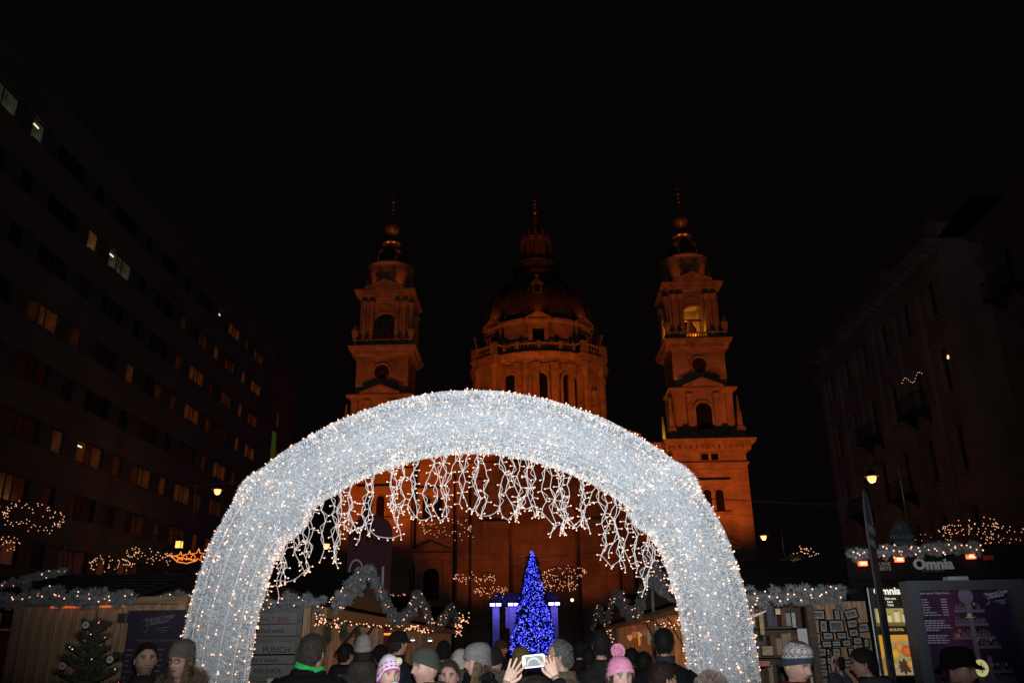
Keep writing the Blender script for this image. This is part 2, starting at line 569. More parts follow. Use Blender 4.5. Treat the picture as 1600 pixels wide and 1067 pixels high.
def make_tower(tx, bell_lit):
    """bell tower; local frame of the church, axis at (tx, 5.3)"""
    ty = 5.3
    t = MB()
    # lower block, string course, frieze
    t.bx(tx - 5.2, tx + 5.2, ty - 5.2, ty + 5.2, 0, 27.4)
    t.bx(tx - 5.35, tx + 5.35, ty - 5.35, ty + 5.35, 0, 4.0)
    cornice_ring(t, 5.2, 5.2, 25.3, [(0.25, 0.12), (0.18, 0.28)], ty, tx)
    cornice_ring(t, 5.2, 5.2, 24.6, [(0.12, 0.06)], ty, tx)
    tw = t.build('bell_tower', ST, basilica)
    c = MB()
    cornice_ring(c, 5.2, 5.2, 27.4, [(0.25, 0.2), (0.55, 0.35), (0.28, 1.05), (0.35, 1.3), (0.12, 1.42)], ty, tx)
    brackets(c, 5.2, ty - 5.55, 27.62, 28.22, 0.55, 0.34, 13, tx)
    side_brackets(c, tx - 5.55, -1, 5.2, 27.62, 28.22, 0.55, 0.34, 13, ty)
    side_brackets(c, tx + 5.55, 1, 5.2, 27.62, 28.22, 0.55, 0.34, 13, ty)
    c.build('cornice', ST2, tw)
    # twin attic lights, paired windows with a hood, aedicule window below
    for dx in (-0.72, 0.72):
        f = MB()
        f.bx(tx + dx - 0.62, tx + dx + 0.62, -0.02, 0.095, 25.95, 26.05)
        f.bx(tx + dx - 0.62, tx + dx + 0.62, -0.02, 0.095, 26.98, 27.08)
        for s in (-1, 1):
            f.bx(tx + dx + s * 0.62 - 0.1, tx + dx + s * 0.62 + 0.1, -0.03, 0.09, 25.95, 27.08)
        f.build('window', ST2, tw)
        MB().bx(tx + dx - 0.52, tx + dx + 0.52, 0.04, 0.085, 26.052, 26.978).build('glazing', M['darkglass'], tw)
    h = MB()
    h.bx(tx - 2.6, tx + 2.6, -0.55, 0.1, 22.9, 23.12)
    h.bx(tx - 2.35, tx + 2.35, -0.3, 0.1, 22.55, 22.9)
    MB().bx(tx - 2.3, tx + 2.3, -0.35, 0.1, 18.55, 18.75).build('window_sill', ST2, tw)
    h.build('window_hood', ST2, tw)
    for dx in (-0.85, 0.85):
        arched_window(tw, tx + dx, 0.1, 18.76, 21.3, 0.58, M['darkglass'], 0.2, 0.12)
    aedicule(tw, tx, 0.1)
    # window stage
    s = MB()
    s.bx(tx - 4.75, tx + 4.75, ty - 4.75, ty + 4.75, 29.0, 29.7)
    s.bx(tx - 3.95, tx + 3.95, ty - 3.95, ty + 3.95, 29.7, 37.0)
    for px in (-3.75, -1.95, 1.95, 3.75):
        w = 0.42
        s.bx(tx + px - w, tx + px + w, ty - 4.4, ty - 3.9, 30.7, 36.2)
        s.bx(tx + px - w - 0.12, tx + px + w + 0.12, ty - 4.62, ty - 3.9, 29.7, 30.85)
    for px in (-3.75, 3.75):
        for sg in (-1, 1):
            a, b = sorted((tx + sg * 3.9, tx + sg * 4.4))
            s.bx(a, b, ty + px - 0.42, ty + px + 0.42, 29.7, 36.2)
    s.bx(tx - 4.6, tx + 4.6, ty - 4.5, ty - 3.9, 29.7, 30.1)
    cornice_ring(s, 4.3, 4.3, 36.2, [(0.3, 0.1), (0.28, 0.35), (0.22, 0.75)], ty, tx)
    s.build('window_stage', ST, tw)
    ba = MB()
    for k in range(9):
        x = tx - 1.3 + 2.6 * k / 8
        ba.lathe([(0.06, 29.75), (0.12, 30.05), (0.06, 30.35), (0.09, 30.6)], 6, (x, ty - 4.35))
    ba.bx(tx - 1.55, tx + 1.55, ty - 4.48, ty - 4.22, 30.6, 30.75)
    ba.build('balustrade', ST2, tw)
    for px in (-1.95, 1.95):
        q = MB()
        q.lathe([(0.42, 35.35), (0.5, 35.7), (0.62, 36.0), (0.66, 36.19)], 8, (tx + px, ty - 4.2))
        q.build('capital', ST2, tw)
    arched_window(tw, tx, ty - 3.95, 30.8, 33.75, 1.15, M['darkglass'], 0.35, 0.25)
    p = MB()
    pediment(p, tx, 2.7, 37.0, 1.15, ty - 4.9, ty - 3.7, 0.3)
    p.build('pediment', ST2, tw)
    for sx in (-1, 1):
        q = MB()
        q.bx(tx + sx * 4.95 - 0.55, tx + sx * 4.95 + 0.55, ty - 5.1, ty - 4.0, 29.0, 31.0)
        q.bx(tx + sx * 4.95 - 0.66, tx + sx * 4.95 + 0.66, ty - 5.21, ty - 3.89, 30.4, 30.62)
        q.lathe([(0.6, 31.0), (0.5, 31.3), (0.42, 33.4), (0.28, 33.5), (0.12, 35.3), (0.0, 35.4)], 4, (tx + sx * 4.95, ty - 4.55), pi / 4, pi / 4 + 2 * pi)
        q.ball((tx + sx * 4.95, ty - 4.55, 35.5), 0.16)
        q.build('obelisk', ST2, tw)
    # clock stage
    s = MB()
    s.bx(tx - 3.95, tx + 3.95, ty - 3.93, ty + 3.93, 37.0, 43.6)
    s.build('clock_stage', ST, tw)
    ck = MB()
    cyf = ty - 3.95
    ring = [(1.45 * cos(a), 1.45 * sin(a)) for a in np.linspace(0, 2 * pi, 25)]
    for (x0, z0), (x1, z1) in zip(ring[:-1], ring[1:]):
        k = 1.12 / 1.45
        ck.add([(tx + x0, cyf - 0.22, 40.75 + z0), (tx + x1, cyf - 0.22, 40.75 + z1), (tx + x1 * k, cyf - 0.16, 40.75 + z1 * k), (tx + x0 * k, cyf - 0.16, 40.75 + z0 * k),
                (tx + x0, cyf + 0.02, 40.75 + z0), (tx + x1, cyf + 0.02, 40.75 + z1)], [(0, 1, 2, 3), (1, 0, 4, 5)])
    for sx in (-1, 1):
        for sz in (-1, 1):
            ck.bx(tx + sx * 1.35 - 0.28, tx + sx * 1.35 + 0.28, cyf - 0.12, cyf + 0.02, 40.75 + sz * 1.35 - 0.28, 40.75 + sz * 1.35 + 0.28)
    cko = ck.build('clock', ST2, tw)
    fc = MB()
    fc.prism([(tx + 1.13 * cos(a), 40.75 + 1.13 * sin(a)) for a in np.linspace(0, 2 * pi, 25)[:-1]], cyf - 0.1, cyf - 0.02, 'y')
    fc.build('clock_face', M['clockface'], tw)
    hd = MB()
    for an, ln in ((0.9, 0.6), (3.9, 0.9)):
        rot = Matrix.Rotation(an, 3, 'Y')
        hd.obox(Vector((tx, cyf - 0.13, 40.75)) + rot @ Vector((0, 0, ln / 2)), 0.09, 0.03, ln, rot)
    for k in range(12):
        a = 2 * pi * k / 12
        rot = Matrix.Rotation(a, 3, 'Y')
        hd.obox(Vector((tx, cyf - 0.12, 40.75)) + rot @ Vector((0, 0, 0.92)), 0.07, 0.03, 0.2, rot)
    hd.build('clock_hand', M['gilt'], tw)
    c = MB()
    cornice_ring(c, 3.95, 3.95, 43.3, [(0.25, 0.15), (0.5, 0.32), (0.25, 0.85), (0.3, 1.12), (0.1, 1.22)], ty, tx)
    brackets(c, 3.95, ty - 4.27, 43.55, 44.05, 0.45, 0.26, 15, tx)
    for sg in (-1, 1):
        side_brackets(c, tx + sg * 4.27, sg, 3.95, 43.55, 44.05, 0.45, 0.26, 15, ty)
    c.build('cornice', ST2, tw)
    # belfry
    s = MB()
    s.bx(tx - 4.2, tx + 4.2, ty - 4.2, ty + 4.2, 44.7, 45.25)
    for sx in (-1, 1):
        for sy in (-1, 1):
            s.bx(tx + sx * 2.75 - 1.0, tx + sx * 2.75 + 1.0, ty + sy * 2.75 - 1.0, ty + sy * 2.75 + 1.0, 45.25, 53.0)
    s.bx(tx - 3.7, tx + 3.7, ty - 3.7, ty + 3.7, 52.2, 53.0)
    nn = 10
    for sy in (-1, 1):       # arched heads of the sound openings and the oval above
        yy = ty + sy * 3.3
        for k in range(nn):
            a0, a1 = pi * k / nn, pi * (k + 1) / nn
            s.prism([(tx - 1.75 * cos(a0), 49.0 + 1.6 * sin(a0)), (tx - 1.75 * cos(a1), 49.0 + 1.6 * sin(a1)), (tx - 1.75 * cos(a1), 52.2), (tx - 1.75 * cos(a0), 52.2)], yy - 0.3, yy + 0.3, 'y')
    for sx in (-1, 1):
        xx = tx + sx * 3.3
        for k in range(nn):
            a0, a1 = pi * k / nn, pi * (k + 1) / nn
            s.prism([(ty - 1.75 * cos(a0), 49.0 + 1.6 * sin(a0)), (ty - 1.75 * cos(a1), 49.0 + 1.6 * sin(a1)), (ty - 1.75 * cos(a1), 52.2), (ty - 1.75 * cos(a0), 52.2)], xx - 0.3, xx + 0.3, 'x')
    s.build('belfry', ST, tw)
    for x in (-3.1, -1.95, 1.95, 3.1):
        q = MB()
        q.lathe([(0.5, 45.25), (0.5, 46.3), (0.36, 46.35), (0.33, 51.3), (0.36, 51.35), (0.5, 52.0), (0.55, 52.2)], 10, (tx + x, ty - 4.0))
        q.build('column', ST2, tw)
        q = MB()
        q.lathe([(0.5, 45.25), (0.5, 46.3), (0.36, 46.35), (0.33, 51.3), (0.36, 51.35), (0.5, 52.0), (0.55, 52.2)], 10, (tx + (4.0 if tx < 0 else -4.0), ty + x))
        q.build('column', ST2, tw)
    o_ = MB()
    for k in range(16):
        a0, a1 = 2 * pi * k / 16, 2 * pi * (k + 1) / 16
        o_.add([(tx + 1.2 * cos(a0), ty - 3.72, 51.2 + .75 * sin(a0)), (tx + 1.2 * cos(a1), ty - 3.72, 51.2 + .75 * sin(a1)),
                (tx + .9 * cos(a1), ty - 3.66, 51.2 + .5 * sin(a1)), (tx + .9 * cos(a0), ty - 3.66, 51.2 + .5 * sin(a0))], [(0, 1, 2, 3)])
    o_.build('oval_frame', ST2, tw)
    v = MB()
    for sx in (-1, 1):
        v.lathe([(0.3, 45.3), (0.35, 46.1), (0.55, 46.9), (0.6, 47.3), (0.35, 47.9), (0.12, 48.4), (0, 48.6)], 8, (tx + sx * 4.35, ty - 4.3))
    v.build('urn', ST2, tw)
    ba = MB()
    for k in range(11):
        x = tx - 2.0 + 4.0 * k / 10
        ba.lathe([(0.06, 44.75), (0.13, 45.1), (0.06, 45.4), (0.09, 45.7)], 6, (x, ty - 4.45))
    ba.bx(tx - 4.4, tx + 4.4, ty - 4.6, ty - 4.3, 45.7, 45.86)
    for x in (-4.2, -2.4, 2.4, 4.2):
        ba.bx(tx + x - 0.25, tx + x + 0.25, ty - 4.65, ty - 4.25, 44.7, 45.9)
    ba.build('balustrade', ST2, tw)
    c = MB()
    cornice_ring(c, 3.75, 3.75, 53.0, [(0.35, 0.25), (0.3, 0.45), (0.25, 0.8), (0.3, 1.0)], ty, tx)
    brackets(c, 3.75, ty - 4.2, 53.38, 53.65, 0.3, 0.2, 16, tx)
    pediment(c, tx, 2.75, 54.2, 1.25, ty - 4.75, ty - 3.2, 0.3)
    c.build('cornice', ST2, tw)
    # round drum, cap and spire
    s = MB()
    s.lathe([(3.35, 54.2), (3.35, 57.6), (3.5, 57.7), (3.5, 58.4), (3.62, 58.9), (3.85, 59.1), (3.95, 59.5), (3.5, 59.7), (0, 59.8)], 28, (tx, ty))
    s.build('round_drum', ST, tw, True)
    for k in range(8):
        q = MB()
        a = 2 * pi * k / 8 + pi / 8
        x, y = tx + 3.75 * cos(a), ty + 3.75 * sin(a)
        q.lathe([(0.5, 54.2), (0.5, 55.6), (0.32, 56.0), (0.4, 56.8), (0.15, 57.6), (0, 57.9)], 6, (x, y))
        q.tube([(x * .98 + tx * .02, y, 59.6), (x * .98 + tx * .02, y, 61.0)], [0.16, 0.03], 5)
        q.tube([(x * .98 + tx * .02, y, 57.0), (x * .98 + tx * .02, y, 59.7)], .1, 5)
        q.build('volute', ST2, tw)
    s = MB()
    s.lathe([(2.9, 59.75), (2.7, 61.2), (2.1, 62.6), (1.25, 63.5), (1.15, 63.8)], 20, (tx, ty))
    s.build('cap', M['dome'], tw, True)
    s = MB()
    s.lathe([(1.15, 63.8), (1.6, 64.0), (1.6, 64.3), (0.8, 64.4), (0.75, 65.9), (1.1, 66.2), (1.35, 66.8), (1.3, 67.5), (0.7, 68.1), (0.42, 68.5), (0.62, 68.8), (0.35, 69.2), (0.2, 69.6)], 14, (tx, ty))
    s.build('lantern', M['gilt'], tw, True)
    s = MB()
    s.tube([(tx, ty, 69.4), (tx, ty, 72.2)], [0.14, 0.07], 6)
    for z, r in ((69.9, 0.34), (70.7, 0.28), (71.4, 0.22), (72.2, 0.3)):
        s.ball((tx, ty, z), r)
    s.bx(tx - 0.06, tx + 0.06, ty - 0.06, ty + 0.06, 72.3, 73.9)
    s.bx(tx - 0.5, tx + 0.5, ty - 0.05, ty + 0.05, 73.1, 73.22)
    s.build('finial', M['gilt'], tw, True)
    for _k in (-1, 1):
        spot_light('spire_fill', (CX + tx + _k * 2.6, CY + ty - 3.3, 60.3), (CX + tx, CY + ty, 67.5), 150, SODIUM2, 50, .6, .1)  # added spots without fixtures, to make the gilt lantern and finial glint
    for _k in (-1, 1):
        spot_light('drum_fill', (CX + tx + _k * 3.9, CY + ty - 4.5, 54.6), (CX + tx + _k * .8, CY + ty - 3.2, 58.2), 85, SODIUM, 75, .8, .15)  # added spots without fixtures, brightening the round drum above the cornice
    if bell_lit:
        b = MB()
        b.lathe([(0.0, 49.3), (0.4, 49.2), (0.55, 48.6), (0.7, 47.6), (1.0, 47.0)], 14, (tx, ty))
        b.bx(tx - 1.8, tx + 1.8, ty - 0.12, ty + 0.12, 49.3, 49.6)
        b.build('bell', M['gilt'], tw, True)
        point_light('bell_chamber_lamp', (CX + tx - 0.9, CY + ty + 1.0, 45.7), 900, (1.0, 0.34, 0.03), 0.2)
    else:
        b = MB()
        b.lathe([(0.0, 49.3), (0.4, 49.2), (0.55, 48.6), (0.7, 47.6), (1.0, 47.0)], 14, (tx, ty))
        b.build('bell', M['gilt'], tw, True)
        point_light('bell_chamber_lamp', (CX + tx - 0.9, CY + ty - 3.7, 45.0), 7, (1.0, 0.32, 0.05), 0.1)
    return tw


def aedicule(parent, cx, y):
    """pedimented frame with an arched window"""
    m = MB()
    for s in (-1, 1):
        m.bx(cx + s * 2.05 - 0.3, cx + s * 2.05 + 0.3, y - 0.4, y + 0.02, 7.2, 13.0)
        m.bx(cx + s * 2.05 - 0.4, cx + s * 2.05 + 0.4, y - 0.5, y + 0.02, 12.5, 13.0)
    m.bx(cx - 2.6, cx + 2.6, y - 0.5, y + 0.02, 13.0, 13.7)
    m.bx(cx - 2.95, cx + 2.95, y - 0.9, y + 0.02, 13.7, 14.0)
    m.bx(cx - 2.7, cx + 2.7, y - 0.6, y + 0.02, 6.7, 7.2)
    pediment(m, cx, 2.7, 14.0, 1.25, y - 0.45, y + 0.02, 0.28)
    m.build('aedicule', ST2, parent)
    arched_window(parent, cx, y, 7.7, 10.9, 1.1, M['darkglass'], 0.3, 0.2)


for _tx, _lit in ((23.9, True), (-23.9, False)):
    make_tower(_tx, _lit)

# ---- front between the towers
fr = MB()
fr.bx(-18.7, -8.6, 2.2, 6, 0, 27.4)
fr.bx(8.6, 18.7, 2.2, 6, 0, 27.4)
na = 20
for k in range(na):           # wall over the giant arch
    a0, a1 = pi * k / na, pi * (k + 1) / na
    fr.prism([(-5.0 * cos(a0), 18.0 + 5.0 * sin(a0)), (-5.0 * cos(a1), 18.0 + 5.0 * sin(a1)), (-5.0 * cos(a1), 25.2), (-5.0 * cos(a0), 25.2)], 1.0, 6.0, 'y')
for s in (-1, 1):
    a, b = sorted((s * 5.0, s * 8.6))
    fr.bx(a, b, 1.0, 6.0, 0, 25.2)
fr.bx(-8.6, 8.6, 1.0, 6.0, 25.2, 27.4)
fr.bx(-8.6, 8.6, 11.5, 12.5, 0, 27.4)         # back of the porch
fr.bx(-8.6, -5.0, 6.0, 11.5, 0, 27.4)
fr.bx(5.0, 8.6, 6.0, 11.5, 0, 27.4)
fr.bx(-5.0, 5.0, 6.0, 11.5, 23.3, 27.4)
front = fr.build('church_front', ST, basilica)
c = MB()
for h0, h1, ov in ((27.4, 27.65, .2), (27.65, 28.2, .35), (28.2, 28.48, 1.05), (28.48, 28.83, 1.3), (28.83, 28.95, 1.42)):
    c.bx(-12.6 - ov, 12.6 + ov, -0.4 - ov, 6, h0, h1)
c.bx(-12.6, 12.6, -0.4, 2.19, 25.3, 27.4)
c.bx(-12.8, 12.8, -0.6, 2.2, 26.0, 26.2)
for k in range(30):
    x = -12.2 + 24.4 * k / 29
    c.bx(x - 0.17, x + 0.17, -1.3, -0.74, 27.66, 28.2)
for s in (-1, 1):
    cs = MB()
    for h0, h1, ov in ((27.4, 27.65, .2), (27.65, 28.2, .35), (28.2, 28.48, 1.05), (28.48, 28.83, 1.3), (28.83, 28.95, 1.42)):
        a, b = sorted((s * (12.62 + ov), s * 18.6))
        cs.bx(a, b, 2.2 - ov, 6, h0, h1)
    for k in range(5):
        x = s * (14.2 + k * 0.95)
        cs.bx(x - 0.17, x + 0.17, 1.3, 1.86, 27.66, 28.2)
    cs.build('cornice', ST2, front)
c.build('cornice', ST2, front)
p = MB()
p.prism([(-13.2, 28.96), (13.2, 28.96), (0, 34.2)], 0.2, 5.5, 'y')
for s in (-1, 1):
    poly = [(s * 14.1, 28.97), (0, 34.4), (0, 35.2), (s * 14.2, 29.7)]
    p.prism(poly if s > 0 else poly[::-1], -1.5, 5.5, 'y')
p.build('pediment', ST2, front)
for s in (-1, 1):
    for x in (9.35, 11.35):
        q = MB()
        q.bx(s * x - 0.8, s * x + 0.8, 0.3, 2.2, 3.0, 23.4)
        q.bx(s * x - 1.0, s * x + 1.0, 0.05, 2.2, 0, 3.0)
        for k in range(8):
            fx = s * x - 0.7 + 1.4 * k / 7
            q.bx(fx - 0.055, fx + 0.055, 0.18, 0.3, 3.4, 23.0)
        po = q.build('pilaster', ST, front)
        q = MB()
        for zz, w in ((23.4, 0.85), (23.75, 0.95), (24.25, 1.1), (24.75, 1.25)):
            q.bx(s * x - w * .8, s * x + w * .8, 0.3 - (w - .8) * 1.2, 2.2, zz, zz + 0.32)
        for k in range(5):
            for zz in (23.5, 24.1):
                q.ball((s * x - 0.75 + 1.5 * k / 4, 0.12, zz + 0.3), 0.24, 6, 4)
        q.lathe([(0.1, 24.6), (0.3, 24.8), (0.1, 25.05)], 8, (s * x - 0.85, 0.05))
        q.lathe([(0.1, 24.6), (0.3, 24.8), (0.1, 25.05)], 8, (s * x + 0.85, 0.05))
        q.bx(s * x - 1.05, s * x + 1.05, -0.1, 2.2, 25.02, 25.29)
        q.build('capital', ST2, front)
    bx_ = s * 15.9
    h = MB()
    h.bx(bx_ - 2.4, bx_ + 2.4, 1.55, 2.2, 22.9, 23.12)
    h.bx(bx_ - 2.2, bx_ + 2.2, 1.8, 2.2, 22.55, 22.9)
    MB().bx(bx_ - 2.1, bx_ + 2.1, 1.75, 2.2, 18.55, 18.75).build('window_sill', ST2, front)
    h.build('window_hood', ST2, front)
    for dx in (-0.85, 0.85):
        arched_window(front, bx_ + dx, 2.2, 18.76, 21.3, 0.58, M['darkglass'], 0.2, 0.12)
    aedicule(front, bx_, 2.2)
    MB().tube([(s * 18.3, 1.9, 0), (s * 18.3, 1.9, 27.3)], 0.16, 6).build('downpipe', M['metal'], front)
    MB().tube([(s * 12.75, 2.0, 0), (s * 12.75, 2.0, 25.2)], 0.14, 6).build('downpipe', M['metal'], front)
# archivolt, impost, portal
a_ = MB()
for k in range(na):
    a0, a1 = pi * k / na, pi * (k + 1) / na
    for r0, r1, yy in ((5.0, 5.45, 0.75), (5.45, 5.9, 0.86)):
        a_.prism([(-r0 * cos(a0), 18 + r0 * sin(a0)), (-r0 * cos(a1), 18 + r0 * sin(a1)), (-r1 * cos(a1), 18 + r1 * sin(a1)), (-r1 * cos(a0), 18 + r1 * sin(a0))], yy, 1.02, 'y')
for s in (-1, 1):
    a, b = sorted((s * 4.8, s * 8.5))
    MB().bx(a, b, 0.55, 1.02, 17.0, 17.8).bx(a - 0.1, b + 0.1, 0.35, 1.02, 17.8, 18.05).build('impost', ST2, front)
    MB().ball((s * 7.3, 0.95, 22.5), 0.8, 8, 5, (1, 0.3, 1.3)).build('spandrel_relief', ST2, front)
a_.build('archivolt', ST2, front)
p = MB()
p.bx(-4.98, 4.98, 10.6, 11.48, 17.0, 17.8)
p.bx(-4.98, 4.98, 10.3, 11.48, 17.8, 18.1)
for s in (-1, 1):
    p.bx(s * 2.9 - 0.45, s * 2.9 + 0.45, 10.2, 11.48, 0, 10.8)
p.bx(-3.7, 3.7, 10.0, 11.48, 10.8, 11.8)
p.bx(-4.0, 4.0, 9.6, 11.48, 11.8, 12.1)
p.bx(-1.9, 1.9, 10.8, 11.48, 12.1, 12.3)
p.bx(-1.9, 1.9, 10.8, 11.48, 15.5, 15.9)
for s in (-1, 1):
    p.bx(s * 1.7 - 0.2, s * 1.7 + 0.2, 10.8, 11.48, 12.3, 15.5)
po = p.build('portal', ST2, front)
MB().bx(-2.45, 2.45, 11.3, 11.46, 0.05, 10.75).build('church_door', M['woodd'], front)
rl = MB()
rl.ball((0, 11.35, 13.9), 1.15, 16, 8, (1, 0.22, 1.2))
rl.ball((0.05, 11.1, 14.3), 0.42, 10, 6, (0.9, 0.5, 1.1))
rl.ball((-0.3, 11.1, 13.5), 0.5, 10, 6, (1.2, 0.5, 0.8))
rl.ball((0.5, 11.1, 13.4), 0.35, 10, 6, (1, 0.5, 1))
rl.bx(-1.48, 1.48, 11.42, 11.47, 12.32, 15.48)
rl.build('relief_panel', mat('relief_stone', (0.5, 0.43, 0.32), 0.8, 0.2, 2), front, True)
spot_light('relief_spotlight', (CX, CY + 8.6, 12.4), (CX, CY + 11.4, 14.1), 70, (1.0, 0.50, 0.14), 60, 0.7, 0.1)

# lit gilded pinnacle standing in the angle beside the tower
pn = MB()
pn.lathe([(0.34, 28.96), (0.34, 29.3), (0.30, 29.35), (0.27, 31.9), (0.14, 33.0), (0.0, 33.1)], 4, (18.15, 3.4), pi / 4, pi / 4 + 2 * pi)
pn.ball((18.15, 3.4, 33.3), 0.16)
pn.build('pinnacle', mat('pinnacle_stone', (0.6, 0.5, 0.35), 0.8, 0.15, 2), front)
spot_light('pinnacle_spotlight', (CX + 17.9, CY + 1.3, 28.98), (CX + 18.15, CY + 3.4, 31.0), 220, (1.0, 0.50, 0.04), 70, 0.5, 0.05)

# ---- nave behind, drum, dome, lantern
n = MB()
n.bx(-18.6, 18.6, 6, 95, 0, 27.5)
n.prism([(-13, 28.9), (13, 28.9), (0, 33.5)], 5.5, 33, 'y')
n.bx(-18.6, 18.6, 6, 95, 27.5, 28.9)
n.bx(-16.5, 16.5, 31, 63, 28.9, 38)
n.build('nave', ST, basilica)
DY = 47.0
dx0 = 0.2
dr = MB()
dr.lathe([(13.0, 38.0), (13.0, 53.0)], 64, (dx0, DY))
for k in range(4):
    a = pi / 4 + k * pi / 2
    rot = Matrix.Rotation(a, 3, 'Z')
    dr.obox(Vector((dx0, DY, 45.5)) + rot @ Vector((13.1, 0, 0)), 2.6, 5.6, 15.0, rot)
drum = dr.build('drum', ST, basilica)
for k in range(24):
    a = -pi / 2 + (k - 11.5) * 2 * pi / 24 + R(4.5)
    kk = ((a + pi / 4) % (pi / 2)) - 0.0
    near = min(kk, pi / 2 - kk)
    if near < 0.20:
        continue
    q = MB()
    rot = Matrix.Rotation(a, 3, 'Z')
    ctr = Vector((dx0, DY, 0)) + rot @ Vector((13.25, 0, 0))
    q.obox(ctr + Vector((0, 0, 45.1)), 0.6, 1.25, 14.0, rot)
    q.obox(ctr + Vector((0, 0, 52.3)), 0.9, 1.6, 0.7, rot)
    q.build('pilaster', ST2, drum)
for k in range(4):
    a = pi / 4 + k * pi / 2
    rot = Matrix.Rotation(a, 3, 'Z')
    for t in (-2.3, 2.3):
        q = MB()
        c0 = Vector((dx0, DY, 0)) + rot @ Vector((14.7, t, 0))
        q.lathe([(0.75, 38), (0.75, 39.5), (0.62, 39.6), (0.56, 51.3), (0.62, 51.4), (0.85, 52.3), (0.9, 52.8)], 12, (c0.x, c0.y))
        q.build('column', ST2, drum, True)
    q = MB()
    c0 = Vector((dx0, DY, 0)) + rot @ Vector((14.7, 0, 0))
    statue(q, (c0.x, c0.y, 44.2), 4.2)
    q.obox(Vector((c0.x, c0.y, 43.9)), 1.2, 1.8, 0.6, rot)
    q.build('statue', ST2, drum)
# arched windows of the drum, each turned to its own direction
for k in range(16):
    a = -pi / 2 + R(26) * (k - 1)
    if k > 2:
        break
    e = bpy.data.objects.new('window_bay', None)
    COL.objects.link(e)
    e.parent = basilica
    e.location = (dx0, DY, 0)
    e.rotation_euler = (0, 0, a + pi / 2)
    arched_window(e, 0, -13.0, 44.0, 49.2, 1.45, M['darkglass'], 0.55, 0.3)
    q = MB()
    q.bx(-1.9, 1.9, -13.25, -12.9, 51.2, 52.5)
    q.build('relief_panel', ST2, e)
c = MB()
prof = [(13.1, 52.8), (13.45, 52.9), (13.45, 53.5), (13.9, 53.7), (14.3, 54.3), (14.4, 54.6), (13.4, 54.7), (13.4, 55.1)]
c.lathe(prof, 64, (dx0, DY))
for k in range(4):
    a = pi / 4 + k * pi / 2
    rot = Matrix.Rotation(a, 3, 'Z')
    for z, h, ov in ((52.82, .7, .35), (53.52, .55, .8), (54.07, .5, 1.15)):
        c.obox(Vector((dx0, DY, z + h / 2)) + rot @ Vector((13.6, 0, 0)), 3.0 + ov, 6.0 + ov, h, rot)
c.build('cornice', ST2, drum)
ba = MB()
for k in range(120):
    a = 2 * pi * k / 120
    kk = (a % (pi / 2)) - pi / 4
    rr = 13.3 if abs(kk) > 0.235 else 15.2 / max(0.1, cos(kk))
    x, y = dx0 + rr * cos(a), DY + rr * sin(a)
    ba.lathe([(0.09, 55.0), (0.2, 55.5), (0.09, 56.0), (0.14, 56.5)], 5, (x, y))
    if k % 6 == 0 or abs(abs(kk) - 0.235) < 0.03:
        ba.lathe([(0.48, 54.7), (0.48, 57.0)], 4, (x, y), a + pi / 4, a + pi / 4 + 2 * pi)
pts = []
for k in range(241):
    a = 2 * pi * k / 240
    kk = (a % (pi / 2)) - pi / 4
    rr = 13.3 if abs(kk) > 0.235 else 15.2 / max(0.1, cos(kk))
    pts.append((dx0 + rr * cos(a), DY + rr * sin(a), 56.65))
ba.tube(pts, 0.22, 4, cap=False)
ba.build('balustrade', ST2, drum)
at_ = MB()
at_.lathe([(12.2, 54.7), (12.2, 61.4), (12.5, 61.6), (12.6, 62.2), (11.9, 62.5), (11.4, 63.0)], 64, (dx0, DY))
att = at_.build('attic', ST, basilica, False)
for k in range(8):
    a = pi / 4 * k
    rot = Matrix.Rotation(a + pi / 2, 3, 'Z')
    e = bpy.data.objects.new('dormer_bay', None)
    COL.objects.link(e)
    e.parent = basilica
    e.location = (dx0, DY, 0)
    e.rotation_euler = (0, 0, a + pi / 2)
    if sin(a) > 0.1:
        bpy.data.objects.remove(e)
        continue
    q = MB()
    for s in (-1, 1):
        q.bx(s * 1.55 - 0.42, s * 1.55 + 0.42, -12.9, -11.9, 56.6, 61.2)
    q.bx(-1.13, 1.13, -12.8, -11.9, 59.9, 61.2)
    q.bx(-1.13, 1.13, -12.8, -11.9, 56.6, 57.5)
    q.bx(-2.5, 2.5, -13.3, -11.9, 61.2, 61.7)
    pediment(q, 0, 2.2, 61.7, 1.4, -13.0, -11.5, 0.3)
    q.build('dormer', ST2, e)
    MB().bx(-1.1, 1.1, -12.35, -12.3, 57.5, 59.9).build('glazing', M['darkglass'], e)
dm = MB()
dprof = [(11.4 * cos(t) ** 0.92 if t < 1.5 else 0.2, 63.0 + 12.6 * sin(t)) for t in np.linspace(0, 1.16, 16)]
dm.lathe(dprof, 64, (dx0, DY))
dome = dm.build('dome', M['dome'], basilica, True)
for k in range(16):
    a = 2 * pi * (k + 0.5) / 16
    q = MB()
    q.tube([(dx0 + (r + 0.05) * cos(a), DY + (r + 0.05) * sin(a), z) for r, z in dprof], [0.42 - 0.02 * i for i in range(len(dprof))], 5)
    q.build('rib', M['dome'], dome, True)
q = MB()
q.bx(dx0 - 0.9, dx0 + 0.9, DY - 10.6, DY - 7.5, 68.4, 70.4)
q.prism([(dx0 - 1.3, 70.4), (dx0 + 1.3, 70.4), (dx0, 71.6)], DY - 10.8, DY - 7.5, 'y')
q.ball((dx0, DY - 10.4, 72.2), 0.5)
q.build('dormer', M['dome'], dome)
MB().bx(dx0 - 0.55, dx0 + 0.55, DY - 10.66, DY - 10.61, 68.6, 70.1).build('glazing', M['darkglass'], dome)
l = MB()
